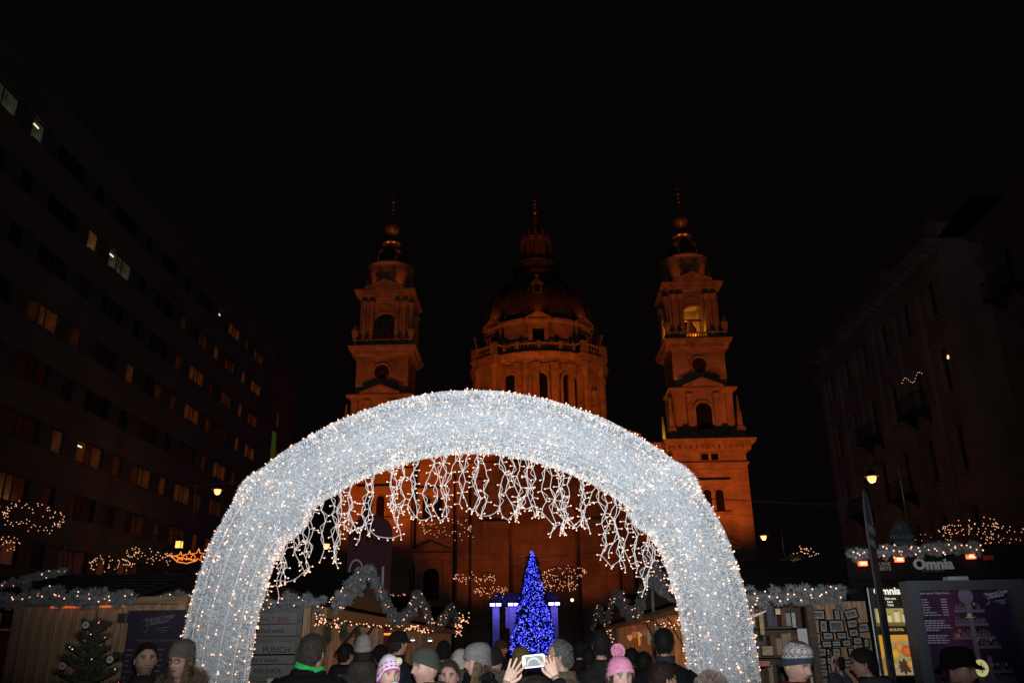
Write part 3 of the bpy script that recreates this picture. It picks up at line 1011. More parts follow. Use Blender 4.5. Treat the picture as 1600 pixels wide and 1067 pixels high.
lp = [(4.4, 74.0), (4.5, 75.4), (5.0, 75.6), (5.1, 76.4), (4.9, 76.6), (4.2, 76.7), (4.1, 78.2), (4.6, 78.5), (4.6, 79.0), (3.1, 79.1), (2.9, 84.2), (3.3, 84.5), (3.4, 85.2), (2.6, 85.4), (1.9, 87.4), (1.1, 88.6), (0.7, 90.6), (0.35, 91.8)]
l.lathe(lp, 24, (dx0, DY))
lan = l.build('lantern', mat('dimmed_stone', (0.17, 0.13, 0.10), .85, .4, .6, .3), dome, False)  # stone colour darkened to keep the lantern dim above the floodlights
q = MB()
for k in range(12):
    a = 2 * pi * k / 12
    x, y = dx0 + 3.35 * cos(a), DY + 3.35 * sin(a)
    q.lathe([(0.32, 79.0), (0.28, 83.6), (0.42, 84.3)], 6, (x, y))
    x, y = dx0 + 3.0 * cos(a), DY + 3.0 * sin(a)
    q.lathe([(0.25, 85.3), (0.3, 86.2), (0.1, 87.0), (0, 87.3)], 5, (x, y))
for k in range(40):
    a = 2 * pi * k / 40
    q.lathe([(0.08, 76.6), (0.14, 77.1), (0.08, 77.7)], 4, (dx0 + 4.8 * cos(a), DY + 4.8 * sin(a)))
q.tube([(dx0 + 4.8 * cos(t), DY + 4.8 * sin(t), 77.8) for t in np.linspace(0, 2 * pi, 41)], 0.14, 4, cap=False)
q.build('colonnette', mat('dimmed_stone', (0.13, 0.10, 0.08)), dome)
q = MB()
q.tube([(dx0, DY, 91.5), (dx0, DY, 94.0)], [0.25, 0.1], 6)
q.ball((dx0, DY, 92.3), 0.62, 10, 6)
q.ball((dx0, DY, 93.6), 0.3, 8, 5)
q.bx(dx0 - 0.09, dx0 + 0.09, DY - 0.09, DY + 0.09, 94, 96.4)
q.bx(dx0 - 0.7, dx0 + 0.7, DY - 0.08, DY + 0.08, 95.2, 95.38)
q.build('finial', M['gilt'], dome, True)
for _a in (-140, -90, -40):
    spot_light('dome_fill', (CX + dx0 + 12.9 * cos(R(_a)), CY + DY + 12.9 * sin(R(_a)), 63.2), (CX + dx0 + 6.5 * cos(R(_a)), CY + DY + 6.5 * sin(R(_a)), 74.5), 210, SODIUM, 110, 1.0, .6)  # added spots without fixtures, lifting the dome out of the attic's shade
# ground floodlights of the square, on low posts before the church steps
for (p, t, w_, a_), lb in zip(FLOODS, ('at the outer corner of the tower whose belfry glows', 'at the inner corner of the tower whose belfry glows', 'at the outer corner of the tower with the dark belfry',
                                       'at the inner corner of the tower with the dark belfry', 'before the portal on the glowing belfry side', 'before the portal on the dark belfry side')):
    e = thing('floodlight_post', 'low black floodlight post ' + lb, 'floodlight', (p[0], p[1] - .35, 0), group='floodlights before the church')
    MB().tube([(0, 0, 0), (0, 0, p[2] - .1)], [0.09, 0.06], 6).lathe([(.2, 0), (.2, .25), (.08, .32)], 8).build('post', M['metal'], e)
    MB().bx(-.3, .3, -.15, .12, p[2] - .35, p[2] - .05).build('lamp_housing', M['metal'], e)
# ================================================================== office block along the square
office = thing('office_building', 'long dark modern office block with rows of windows, a few of them lit', 'building', (-26, 0, 0))
rows = [3.4, 6.4, 9.4, 12.5, 15.5, 18.55, 21.6, 24.65, 27.75]
Y0, Y1, PER = 16.0, 79.0, 6.75
WH = 1.34                                     # opening height
wins = []                                     # (y0, y1, kind)
yb = 52.55 - 5 * PER
while yb < Y1 - 1:
    wins.append((yb - 2.55, yb - 1.35, 1))
    if yb + 3.0 < Y1 - 0.3:
        wins.append((yb, yb + 3.0, 3))
    yb += PER
wins = [w for w in wins if w[0] > Y0 + 0.3]
wl = MB()
wl.bx(-12, -0.45, Y0, Y1, 0, 30.6)            # body behind the windows
zz = [0.0] + [v for r in rows for v in (r - WH / 2, r + WH / 2)] + [30.6]
for k in range(0, len(zz), 2):                # spandrel bands
    wl.bx(-0.45, 0, Y0, Y1, zz[k], zz[k + 1])
wl.bx(-0.6, 0.12, Y0 - 0.1, Y1 + 0.1, 30.0, 30.6)
wall = wl.build('wall', M['concrete'], office)
edges = [Y0] + [v for w in wins for v in w[:2]] + [Y1]
for k in range(0, len(edges), 2):
    _pm = MB().bx(-0.45, -0.05, edges[k], edges[k + 1], 0, WH).mesh('infill_panel', M['concrete2'])
    for r in rows:
        place('infill_panel', _pm, office, (0, 0, r - WH / 2))
GL = {'off': mat('office_glass_unlit', (0.012, 0.011, 0.011), 0.12, 0.3, 2),
      'dim': mat('office_glass_painted_glow_dim', (0.02, 0.015, 0.012), 0.25, 0.2, 2, emit=(1.0, 0.24, 0.06), estr=0.008, sample=False, evar=.8, stretch=(1, .9, .5)),  # dim and mid: orange emission stands in for the floodlit church mirrored in panes
      'mid': mat('office_glass_painted_glow', (0.02, 0.015, 0.012), 0.25, 0.2, 2, emit=(1.0, 0.26, 0.055), estr=0.021, sample=False, evar=.75, stretch=(1, .9, .5)),
      'hot': mat('office_glass_bright', (0.02, 0.015, 0.012), 0.25, 0.2, 2, emit=(1.0, 0.45, 0.13), estr=0.05, sample=False, evar=.6),
      'grn': mat('office_glass_fluorescent', (0.02, 0.02, 0.015), 0.25, 0.2, 2, emit=(0.62, 0.62, 0.34), estr=0.030, sample=False, evar=.7)}
tube_m = mat('ceiling_light_tube', (1, 1, 1), 0.4, 0.02, 3, emit=(1.0, 0.86, 0.6), estr=1.1, sample=False)


def frame_mesh(w, splits):
    m = MB()
    m.bx(-0.06, 0.06, 0, w, 0, 0.07)
    m.bx(-0.06, 0.06, 0, w, WH - 0.07, WH)
    for s in [0.0] + splits + [w - 0.07]:
        m.bx(-0.055, 0.055, s, s + 0.07, 0.07, WH - 0.07)
    return m.mesh('window_frame', mat('office_window_frame', (0.06, 0.06, 0.062), 0.5, 0.15, 4))


def pane_mesh(w, h=WH - 0.14):
    return MB().bx(-0.012, 0.012, 0, w, 0, h).mesh('pane', GL['off'])


F1, F3 = frame_mesh(1.2, []), frame_mesh(3.0, [1.12, 1.74])
panes1 = [(0.07, pane_mesh(1.06))]
panes3 = [(0.07, pane_mesh(1.05)), (1.19, pane_mesh(0.55)), (1.81, pane_mesh(1.12))]
SILL = MB().bx(0.0, 0.09, -0.05, 1.25, -0.06, -0.002).mesh('window_sill', M['concrete'])
SILL3 = MB().bx(0.0, 0.09, -0.05, 3.05, -0.06, -0.002).mesh('window_sill', M['concrete'])
rs = random.Random(5)
for ri, r in enumerate(rows):
    for (a, b, k) in wins:
        w = place('window', F1 if k == 1 else F3, office, (-0.22, a, r - WH / 2))
        yc = (a + b) / 2
        p = rs.random()
        far = yc > 56
        if ri == 7 and abs(yc - 47.3) < 0.6:
            lv = 'grn'
        elif ri == 7 and abs(yc - 43.8) < 0.7:
            lv = 'hot'
        elif ri == 8 and yc < 37.5:
            lv = 'grn'
        elif ri == 3 and 42 < yc < 64:
            lv = 'mid' if rs.random() < 0.85 else 'dim'
        elif far:
            lv = 'mid' if p < 0.33 else ('dim' if p < 0.72 else 'off')
            if ri == 8 and yc < 66:
                lv = 'off'
        else:
            lv = 'mid' if p < 0.06 and ri < 6 else ('dim' if p < (0.6 if ri < 4 else 0.34) and ri < 6 else 'off')
        for dy, pm in (panes1 if k == 1 else panes3):
            q = place('pane', pm, w, (0, dy, 0.07))
            q.material_slots[0].link = 'OBJECT'
            l2 = lv
            if lv != 'off' and rs.random() < 0.2:
                l2 = 'dim' if lv != 'dim' else 'off'
            q.material_slots[0].material = GL[l2]
        place('window_sill', SILL if k == 1 else SILL3, w, (0.24, 0, 0))
        if (ri, round(yc)) in ((8, 37), (8, 34), (7, 47), (3, 47), (8, 64)):
            MB().bx(0.02, 0.05, 0.25, 0.7, 0.92, 1.0).build('ceiling_light', tube_m, w)
# lower block beyond its far end, with a green-lit gable
far = thing('corner_building', 'narrow dark block standing beyond the end of the long office', 'building', (-26, 79, 0))
f = MB()
f.bx(-12, -1.2, 0.2, 12, 0, 29.6)
f.bx(-12, -1.0, 0.1, 12.1, 29.6, 30.2)
f.build('wall', M['concrete'], far)
for z in (6, 9.5, 13, 16.5, 20, 23.5):
    for y in (2.2, 5.2):
        m = MB()
        m.bx(-1.22, -1.12, y, y + 1.4, z, z + 0.1)
        m.bx(-1.22, -1.12, y, y + 1.4, z + 1.8, z + 1.9)
        m.bx(-1.22, -1.12, y, y + 0.1, z + .1, z + 1.8)
        m.bx(-1.22, -1.12, y + 1.3, y + 1.4, z + .1, z + 1.8)
        w = m.build('window', M['concrete2'], far)
        MB().bx(-1.21, -1.18, y + 0.1, y + 1.3, z + 0.1, z + 1.8).build('pane', M['darkglass'], w)
_g = atX(427, 694, -27.15)
gp = MB().bx(-1.17, -1.1, _g.y - 79.6, _g.y - 78.4, _g.z - 1.5, _g.z + 1.3)
gp.build('light_panel', mat('green_lit_sign', (0.05, 0.2, 0.03), 0.5, 0.2, 2, emit=(0.10, 0.42, 0.02), estr=0.06, sample=False), far)


# ================================================================== old houses opposite
def old_house(x, y0, y1, top, mt, label, floors, bays, balc, seed):
    """facade in the plane x, facing -x, from y0 (near) to y1 (far)"""
    h = thing('town_house', label, 'building', (x, y0, 0))
    L = y1 - y0
    fh = (top - 6.0) / floors
    bw = L / bays
    w_, wh = min(1.25, bw * 0.36), fh * 0.60
    body = MB()
    body.bx(0.5, 14, 0, L, 0, top)
    # wall skin with real openings
    zs = [0.0]
    for k in range(floors):
        z = 5.2 + k * fh + fh * 0.2
        zs += [z, z + wh]
    zs.append(top)
    for k in range(0, len(zs), 2):
        body.bx(0, 0.5, 0, L, zs[k], zs[k + 1])
    for k in range(floors):
        z = 5.2 + k * fh + fh * 0.2
        ys = [0.0]
        for b in range(bays):
            yc = (b + 0.5) * bw
            ys += [yc - w_ / 2, yc + w_ / 2]
        ys.append(L)
        for q in range(0, len(ys), 2):
            body.bx(0, 0.5, ys[q], ys[q + 1], z, z + wh)
    for b in range(bays + 1):                 # giant pilaster strips
        yc = min(max(b * bw, 0.45), L - 0.45)
        body.bx(-0.22, 0, yc - 0.42, yc + 0.42, 4.8, top - 2.4)
    wall = body.build('wall', mt, h)
    c = MB()
    for z0, z1, ov in ((4.3, 4.6, .25), (4.6, 4.8, .4), (top - 2.4, top - 2.1, .3), (top - 2.1, top - 1.8, .55), (top - 0.5, top - 0.25, .5), (top - 0.25, top, .8)):
        c.bx(-ov, 0.0, -0.02, L + 0.02 + (ov if z0 > 5 else 0), z0, z1)
    for k in range(int(L / 0.9)):
        c.bx(-0.5, 0.0, 0.4 + k * 0.9, 0.7 + k * 0.9, top - 0.8, top - 0.5)
    c.build('cornice', mt, wall)
    rf = MB()
    rf.prism([(0.2, top), (13.8, top), (10.5, top + 3.0), (3.0, top + 3.0)], 0.1, L - 0.1, 'y')
    rfo = rf.build('roof', M['roof'], h)
    for b in range(bays // 2 + 1):
        q = MB()
        yc = (b * 2 + 0.5) * bw
        if yc < L - 1:
            q.bx(0.9, 3.2, yc - 0.7, yc + 0.7, top, top + 1.8)
            q.prism([(yc - 0.9, top + 1.8), (yc + 0.9, top + 1.8), (yc, top + 2.5)], 0.8, 3.2, 'x')
            q.build('dormer', mt, rfo)
    rr = random.Random(seed)
    fm = MB()
    for a0, a1, z0, z1 in ((0, w_, 0, .08), (0, w_, wh - .08, wh), (0, .08, .08, wh - .08), (w_ - .08, w_, .08, wh - .08), (w_ / 2 - .04, w_ / 2 + .04, .08, wh - .08), (.08, w_ / 2 - .04, wh * .66, wh * .66 + .07), (w_ / 2 + .04, w_ - .08, wh * .66, wh * .66 + .07)):
        fm.bx(-0.05, 0.05, a0, a1, z0, z1)
    fm = fm.mesh('window', mat('old_window_frame', (0.16, 0.12, 0.1), 0.6, 0.2, 4))
    pm = MB().bx(-0.012, 0.012, 0.08, w_ - .08, .08, wh - .08).mesh('pane', GL['off'])
    hm = MB().bx(-0.28, 0.0, -0.25, w_ + .25, wh + .28, wh + .42).bx(-0.16, 0, -.14, w_ + .14, wh + .12, wh + .28).mesh('window_hood', mt)
    sm_ = MB().bx(-0.2, 0, -.12, w_ + .12, -.16, -.02).mesh('window_sill', mt)
    for k in range(floors):
        z = 5.2 + k * fh + fh * 0.2
        for b in range(bays):
            yc = (b + 0.5) * bw
            w = place('window', fm, h, (0.3, yc - w_ / 2, z))
            pn_ = place('pane', pm, w, (0.03, 0, 0))
            place('window_hood', hm, w, (-0.3, 0, 0))
            place('window_sill', sm_, w, (-0.3, 0, 0))
            if (k, b) in balc:
                q = MB()
                q.bx(-1.15, 0, yc - 1.5, yc + 1.5, z - 0.35, z - 0.17)
                for s in range(15):
                    yy = yc - 1.45 + 2.9 * s / 14
                    q.bx(-1.11, -1.08, yy - .015, yy + .015, z - .17, z + .8)
                q.bx(-1.13, -1.06, yc - 1.5, yc + 1.5, z + .8, z + .86)
                for yy in (yc - 1.48, yc + 1.45):
                    q.bx(-1.06, 0, yy, yy + .03, z + .8, z + .86)
                    for s in range(5):
                        q.bx(-.95 + s * .2, -.93 + s * .2, yy, yy + .03, z - .17, z + .8)
                for s in (-1, 1):
                    q.prism([(-0.9, z - .35), (0, z - .35), (0, z - 1.1)], yc + s * 1.1 - .12, yc + s * 1.1 + .12, 'y')
                q.build('balcony', M['metal'], h)
    return h


hs1 = old_house(26, 48.8, 72.6, 25.9, M['plaster'], 'old plastered town house with pilaster strips, its roof corner against the open sky', 4, 6, {(1, 2), (2, 3), (2, 1), (1, 4)}, 3)
hs2 = old_house(28.6, 22, 48.4, 26.0, M['plaster2'], 'taller old brown town house beside the plastered one, with deep window hoods', 4, 6, {(1, 4), (2, 2), (3, 5)}, 4)
# bulbs strung along one balcony rail, small lamp in a window
p0, p1 = atX(1410, 598, 24.85), atX(1441, 585, 24.85)
P = [p0.lerp(p1, t) + Vector((0, 0, 0.25 * sin(9 * t))) for t in np.linspace(0, 1, 13)]
e = thing('balcony_light_string', 'short string of warm bulbs draped over a dark balcony rail', 'string lights', P[0])
MB().tube([p - P[0] for p in P], 0.012, 4).build('cable', M['dkwire'], e)
place('bulb_string', bulbs('bulb_string', [p - P[0] + Vector((-0.02, 0, -0.02)) for p in P], 0.028, M['bulbfar']), e, kind='stuff')
lw = atX(1484, 560, 25.86)
sh = MB()
sh.lathe([(0.05, 0), (0.16, 0.02), (0.11, 0.22), (0.05, 0.24)], 10)
o = sh.build('wall_lamp', mat('small_window_lamp', (0.9, 0.6, 0.4), 0.5, 0.05, 3, emit=(1.0, 0.45, 0.16), estr=2.2, sample=False), None, True, lw)
tag(o, 'tiny warm lamp glowing on the wall of the old plastered house', 'lamp')


# ================================================================== street lamps
def street_lamp(px, py, Y, label, side, power):
    p = at(px, py, Y)
    e = thing('street_lamp', label, 'street lamp', (p.x + side * 1.35, p.y, 0), group='street lamps round the square')
    h = p.z
    m = MB()
    m.lathe([(0.16, 0), (0.16, 0.5), (0.1, 0.6), (0.075, 1.4)], 8)
    m.tube([(0, 0, 1.3), (0, 0, h - 0.2)], [0.07, 0.045], 7)
    po = m.build('pole', M['metal'], e)
    m = MB()
    m.tube([(0, 0, h - 0.25), (0, 0, h + 0.5), (-side * 0.35, 0, h + 0.72), (-side * 1.0, 0, h + 0.72), (-side * 1.33, 0, h + 0.55), (-side * 1.35, 0, h + 0.3)], 0.025, 6)
    m.build('bracket_arm', M['metal'], e)
    m = MB()
    m.lathe([(0.06, h + 0.4), (0.16, h + 0.32), (0.2, h + 0.14), (0.42, h + 0.07), (0.43, h + 0.05), (0.2, h + 0.06)], 14, (-side * 1.35, 0))
    m.build('lamp_shade', M['metal'], e, True)
    m = MB()
    m.lathe([(0.21, h + 0.05), (0.2, h - 0.08), (0.12, h - 0.22), (0, h - 0.25)], 12, (-side * 1.35, 0))
    m.build('lamp_glass', M['lamp'], e, True)
    point_light('street_lamp_bulb', (p.x, p.y, h - 0.4), power, (1.0, 0.42, 0.13), 0.15)
    return e


street_lamp(340, 766, 50, 'lit street lamp on a bracket before the office block windows', -1, 60)
street_lamp(1362, 746, 40, 'lit street lamp glowing just above the tall feather flag', 1, 90)
street_lamp(1193, 838, 62, 'lit street lamp beside the church tower, over the dark stall roofs', 1, 70)
street_lamp(510, 851, 55, 'lit street lamp seen through the hanging icicle lights', -1, 60)
# old square lantern on the office wall
p = at(280, 850, 55)
e = thing('wall_lantern', 'small square yellow lantern lit on the dark office front', 'lantern', p)
m = MB()
for s in (-1, 1):
    for t in (-1, 1):
        m.bx(s * .2 - .02, s * .2 + .02, t * .2 - .02, t * .2 + .02, -.25, .2)
m.bx(-.24, .24, -.24, .24, .2, .24)
m.lathe([(.28, .24), (.05, .42), (.03, .55)], 4)
m.bx(-.22, .22, -.22, .22, -.3, -.25)
m.tube([(0, 0, .5), (-1.2, 0, .6), (-2.6, 0, .5)], .03, 5)
m.build('lantern_frame', M['metal'], e)
MB().bx(-.17, .17, -.17, .17, -.24, .18).build('lamp_glass', mat('yellow_lantern_glass', (.9, .7, .3), .4, .05, 3, emit=(1.0, 0.55, 0.10), estr=2.0, sample=False), e)


# ================================================================== hanging rings of fairy lights
def light_ring(px, py, Y, wpx, label, drop=0.5, n=70, seed=1, br=0.017, rows_=3, tl=-5):
    p = at(px, py, Y)
    rad = wpx / 2 / FPX * (p.y * cos(PITCH) + (p.z - CAMZ) * sin(PITCH))
    e = thing('light_ring', label, 'light ring', p, group='rings of fairy lights over the square')
    e.rotation_euler = (R(tl), 0, 0)
    br *= .82
    n = int(n * .62)
    g_ = np.random.default_rng(seed)
    m = MB()
    m.tube([(rad * cos(t), rad * sin(t), 0) for t in np.linspace(0, 2 * pi, 33)], 0.014, 5, cap=False)
    for t in (0, 2.1, 4.2):
        m.tube([(rad * cos(t), rad * sin(t), 0), (0, 0, rad * 0.75)], 0.006, 4)
    m.tube([(-9, 0, rad * .75 + .5), (-4, 0, rad * .75 + .12), (0, 0, rad * .75), (4, 0, rad * .75 + .12), (9, 0, rad * .75 + .5)], 0.007, 4)
    m.build('hoop', M['dkwire'], e)
    w, B = MB(), []
    for k in range(n):
        t = 2 * pi * k / n
        ln = drop * (0.25 + 0.75 * g_.random())
        pts = [Vector((rad * cos(t), rad * sin(t), 0))]
        for q in range(4):
            pts.append(pts[-1] + Vector((g_.normal() * .03, g_.normal() * .03, -ln / 4)))
        w.tube(pts, 0.004, 3, cap=False)
        for q in range(rows_):
            b_ = pts[1 + int(g_.integers(0, 4))]
            B.append(b_ + Vector((g_.normal() * .05, g_.normal() * .05, g_.normal() * .03)))
    w.build('drop_wire', M['dkwire'], e, kind='stuff')
    place('fairy_bulb', bulbs('fairy_bulb', B, br, M['bulbfar']), e, kind='stuff')


light_ring(54, 800, 22, 84, 'large open ring of fairy lights hanging before the office, whole oval in view', 0.30, 70, 1, 0.018, 2, -14)
light_ring(-8, 838, 22, 62, 'fairy-light ring hung just below the large open oval one', 0.3, 44, 2, 0.018, 2)
light_ring(174, 874, 27, 58, 'smaller dense fairy-light ring over the dark ridge of the plank hut', 0.3, 46, 3, 0.02, 2)
light_ring(236, 859, 27, 62, 'dense fairy-light ring beside the yellow wall lantern', 0.4, 50, 4, 0.02, 2)
light_ring(700, 818, 30, 76, 'wide airy ring of fairy lights hanging before the fluted pilasters', 0.5, 54, 5, 0.019, 2, -8)
light_ring(740, 897, 46, 58, 'flat fairy-light ring beside the blue tree, upper of two', 0.5, 50, 6, 0.03, 2)
light_ring(766, 918, 56, 46, 'flat fairy-light ring beside the blue tree, lower of two', 0.5, 44, 7, 0.036, 2)
light_ring(882, 890, 45, 62, 'fairy-light ring by the lit stone relief, upper of two', 0.5, 60, 8, 0.028, 2)
light_ring(872, 906, 50, 50, 'fairy-light ring by the lit stone relief, lower of two', 0.6, 60, 9, 0.03, 2)
light_ring(622, 928, 60, 26, 'very small distant fairy-light ring behind the garlanded gables', 0.3, 24, 10, 0.035, 2)
light_ring(1513, 818, 22, 76, 'dense ring of fairy lights above the black coffee kiosk', 0.3, 60, 11, 0.017, 2)
light_ring(1590, 832, 24, 96, 'wide fairy-light ring partly outside the view past the kiosk', 0.3, 60, 12, 0.017, 2)
light_ring(1450, 833, 34, 52, 'faint sparse fairy-light ring behind the curved flag', 0.3, 22, 13, 0.018, 1)


# bare tree wound with bulbs behind the stalls on the open side, and far garlands
def bulb_swag(name, label, pts, n, seed, r=0.03, jit=0.12, cat='string lights'):
    g_ = np.random.default_rng(seed)
    P = polyline(pts, n)
    base = P[0].copy()
    e = thing(name, label, cat, base)
    MB().tube([tuple(q - base) for q in polyline(pts, 24)], 0.012, 4).build('cable', M['dkwire'], e)
    place('fairy_bulb', bulbs('fairy_bulb', P - base + g_.normal(size=P.shape) * jit, r, M['bulbfar']), e, kind='stuff')


bulb_swag('light_garland', 'string of bulbs sagging from post to post beyond the dark kiosk roofs', [at(1240, 864, 36), at(1268, 858, 36), at(1275, 880, 36), at(1276, 898, 36), at(1286, 884, 36), at(1300, 868, 36)], 70, 3, 0.022, 0.11)
bulb_swag('light_garland', 'small knot of bulbs at the corner of the kiosk garland', [at(1308, 880, 30), at(1322, 876, 30), at(1318, 868, 30)], 26, 4, 0.02, 0.1)
bulb_swag('light_garland', 'loose string of tiny bulbs behind the poster stand', [at(1560, 862, 26), at(1580, 872, 26), at(1600, 884, 26)], 14, 5, 0.014, 0.06)
# orange comet with stars, in rope light
p = at(291, 870, 30)
e = thing('comet_decoration', 'orange rope-light comet with star outlines hung before the office', 'decoration', p)
om = mat('orange_rope_light', (1, .5, .1), .5, .05, 3, emit=(1.0, 0.26, 0.04), estr=1.0, sample=False)


def star_pts(cx, cz, r):
    return [(cx + (r if k % 2 == 0 else r * .42) * sin(pi * k / 5), 0, cz + (r if k % 2 == 0 else r * .42) * cos(pi * k / 5)) for k in range(11)]


m = MB()
m.tube([(-.62, 0, .1), (-.3, 0, -.16), (.05, 0, -.22), (.4, 0, -.12)], .02, 5)
m.tube([(-.62, 0, .1), (-.3, 0, .0), (0, 0, -.06), (.4, 0, -.12)], .02, 5)
m.build('tail', om, e)
for (x, z, r) in ((-.22, .02, .17), (.1, .04, .18), (.42, .05, .24)):
    MB().tube(star_pts(x, z, r), .018, 5).build('star', om, e)
# ================================================================== the tinsel arch
AX, AY, TR = -0.745, 9.0, 0.335
arch = thing('light_arch', 'big walk-through arch of white tinsel studded with warm fairy lights', 'arch', (AX, AY, 0))
leg = smoothline([(2.57, 0, 0.0), (2.58, 0, 0.7), (2.575, 0, 1.4), (2.545, 0, 1.95), (2.47, 0, 2.4), (2.35, 0, 2.8), (2.13, 0, 3.23)], 44)
top = smoothline([(2.20, 0, 3.17), (1.86, 0, 3.46), (1.42, 0, 3.73), (0.95, 0, 3.925), (0.48, 0, 4.045), (0, 0, 4.085), (-0.48, 0, 4.045), (-0.95, 0, 3.925), (-1.42, 0, 3.73), (-1.86, 0, 3.46), (-2.20, 0, 3.17)], 80)
seg = [leg, top, [Vector((-p.x, p.y, p.z)) for p in leg]]


def tube_frames(pts):
    out = []
    for i, p in enumerate(pts):
        t = (pts[min(i + 1, len(pts) - 1)] - pts[max(0, i - 1)]).normalized()
        a = Vector((0, 1, 0))
        b = t.cross(a)
        out.append((p, t, a, b))
    return out


allb, stems = [], MB()
for si, pts in enumerate(seg):
    fr_ = tube_frames(pts)
    core = MB()
    core.tube(pts, TR - 0.02, 28)
    part = core.build('arch_section', M['tinselcore'], arch, True)
    # tinsel strips
    L_ = sum((pts[i + 1] - pts[i]).length for i in range(len(pts) - 1))
    n = int(13000 * L_)
    u = RNG.random(n) * (len(pts) - 1.001)
    i0 = u.astype(int)
    fq = (u - i0)[:, None]
    A = np.array([tuple(f[0]) for f in fr_])
    T = np.array([tuple(f[1]) for f in fr_])
    Bv = np.array([tuple(f[3]) for f in fr_])
    C = A[i0] * (1 - fq) + A[i0 + 1] * fq
    Tt, Bb = T[i0], Bv[i0]
    NR = 30                                    # the tinsel runs in ropes along the frame
    th = (RNG.integers(0, NR, n) + .5) * 2 * pi / NR + RNG.normal(size=n) * .047
    nrm = np.array([0, 1, 0])[None] * np.cos(th)[:, None] + Bb * np.sin(th)[:, None]
    P = C + nrm * (TR - 0.015)
    # garland is wound round the frame: strips lean along and across it
    D = nrm * (0.75 + 0.5 * RNG.random(n)[:, None]) + RNG.normal(size=(n, 3)) * 0.75
    Ln = 0.018 + 0.030 * RNG.random(n) ** 1.6
    place('tinsel', blades('tinsel', P, D, Ln, 0.005 + 0.004 * RNG.random(n), M['tinsel'], 0.7), part, kind='stuff')
    # bulbs in loose rows along the tube
    nb = int(180 * L_)
    u = RNG.random(nb) * (len(pts) - 1.001)
    i0 = u.astype(int)
    th = (RNG.integers(0, 26, nb) + RNG.normal(size=nb) * 0.13) * 2 * pi / 26
    nrm = np.array([0, 1, 0])[None] * np.cos(th)[:, None] + Bv[i0] * np.sin(th)[:, None]
    out = TR + 0.012 + 0.028 * RNG.random(nb)
    pb = A[i0] + (A[i0 + 1] - A[i0]) * (u - i0)[:, None] + nrm * out[:, None]
    rb = 0.0072 + 0.0058 * RNG.random(nb) ** 1.5
    place('fairy_bulb', bulbs('fairy_bulb', pb, rb, M['bulb']), part, kind='stuff')
    sm = MB()
    for k in range(nb):
        base = Vector(pb[k]) - Vector(nrm[k]) * 0.05
        sm.tube([base, Vector(pb[k])], 0.0042, 3, cap=False)
    # cables laid along the frame
    for a in np.linspace(0, 2 * pi, 15)[:-1]:
        w = [f[0] + (f[2] * cos(a) + f[3] * sin(a)) * (TR + 0.012 + 0.006 * sin(9 * a + k * .7)) for k, f in enumerate(fr_)]
        sm.tube(w, 0.0032, 3, cap=False)
    sm.build('cable', M['wire'], part, kind='stuff')
# the two hubs where the sections meet
for s in (-1, 1):
    c0 = Vector((s * 2.10, 0, 3.20))
    hb = MB()
    hb.ball(tuple(c0), TR + 0.045, 20, 12, (1.02, 1, 1.0))
    h = hb.build('arch_joint', M['tinselcore'], arch, True)
    n = 14000
    d = RNG.normal(size=(n, 3))
    d /= np.linalg.norm(d, axis=1)[:, None]
    n = len(d)
    place('tinsel', blades('tinsel', np.array(tuple(c0)) + d * (TR + 0.04), d + RNG.normal(size=(n, 3)) * 0.7, 0.022 + 0.04 * RNG.random(n), 0.006, M['tinsel'], 0.7), h, kind='stuff')
    db = RNG.normal(size=(130, 3))
    db /= np.linalg.norm(db, axis=1)[:, None]
    place('fairy_bulb', bulbs('fairy_bulb', np.array(tuple(c0)) + db * (TR + .075), .0075 + .005 * RNG.random(130), M['bulb']), h, kind='stuff')

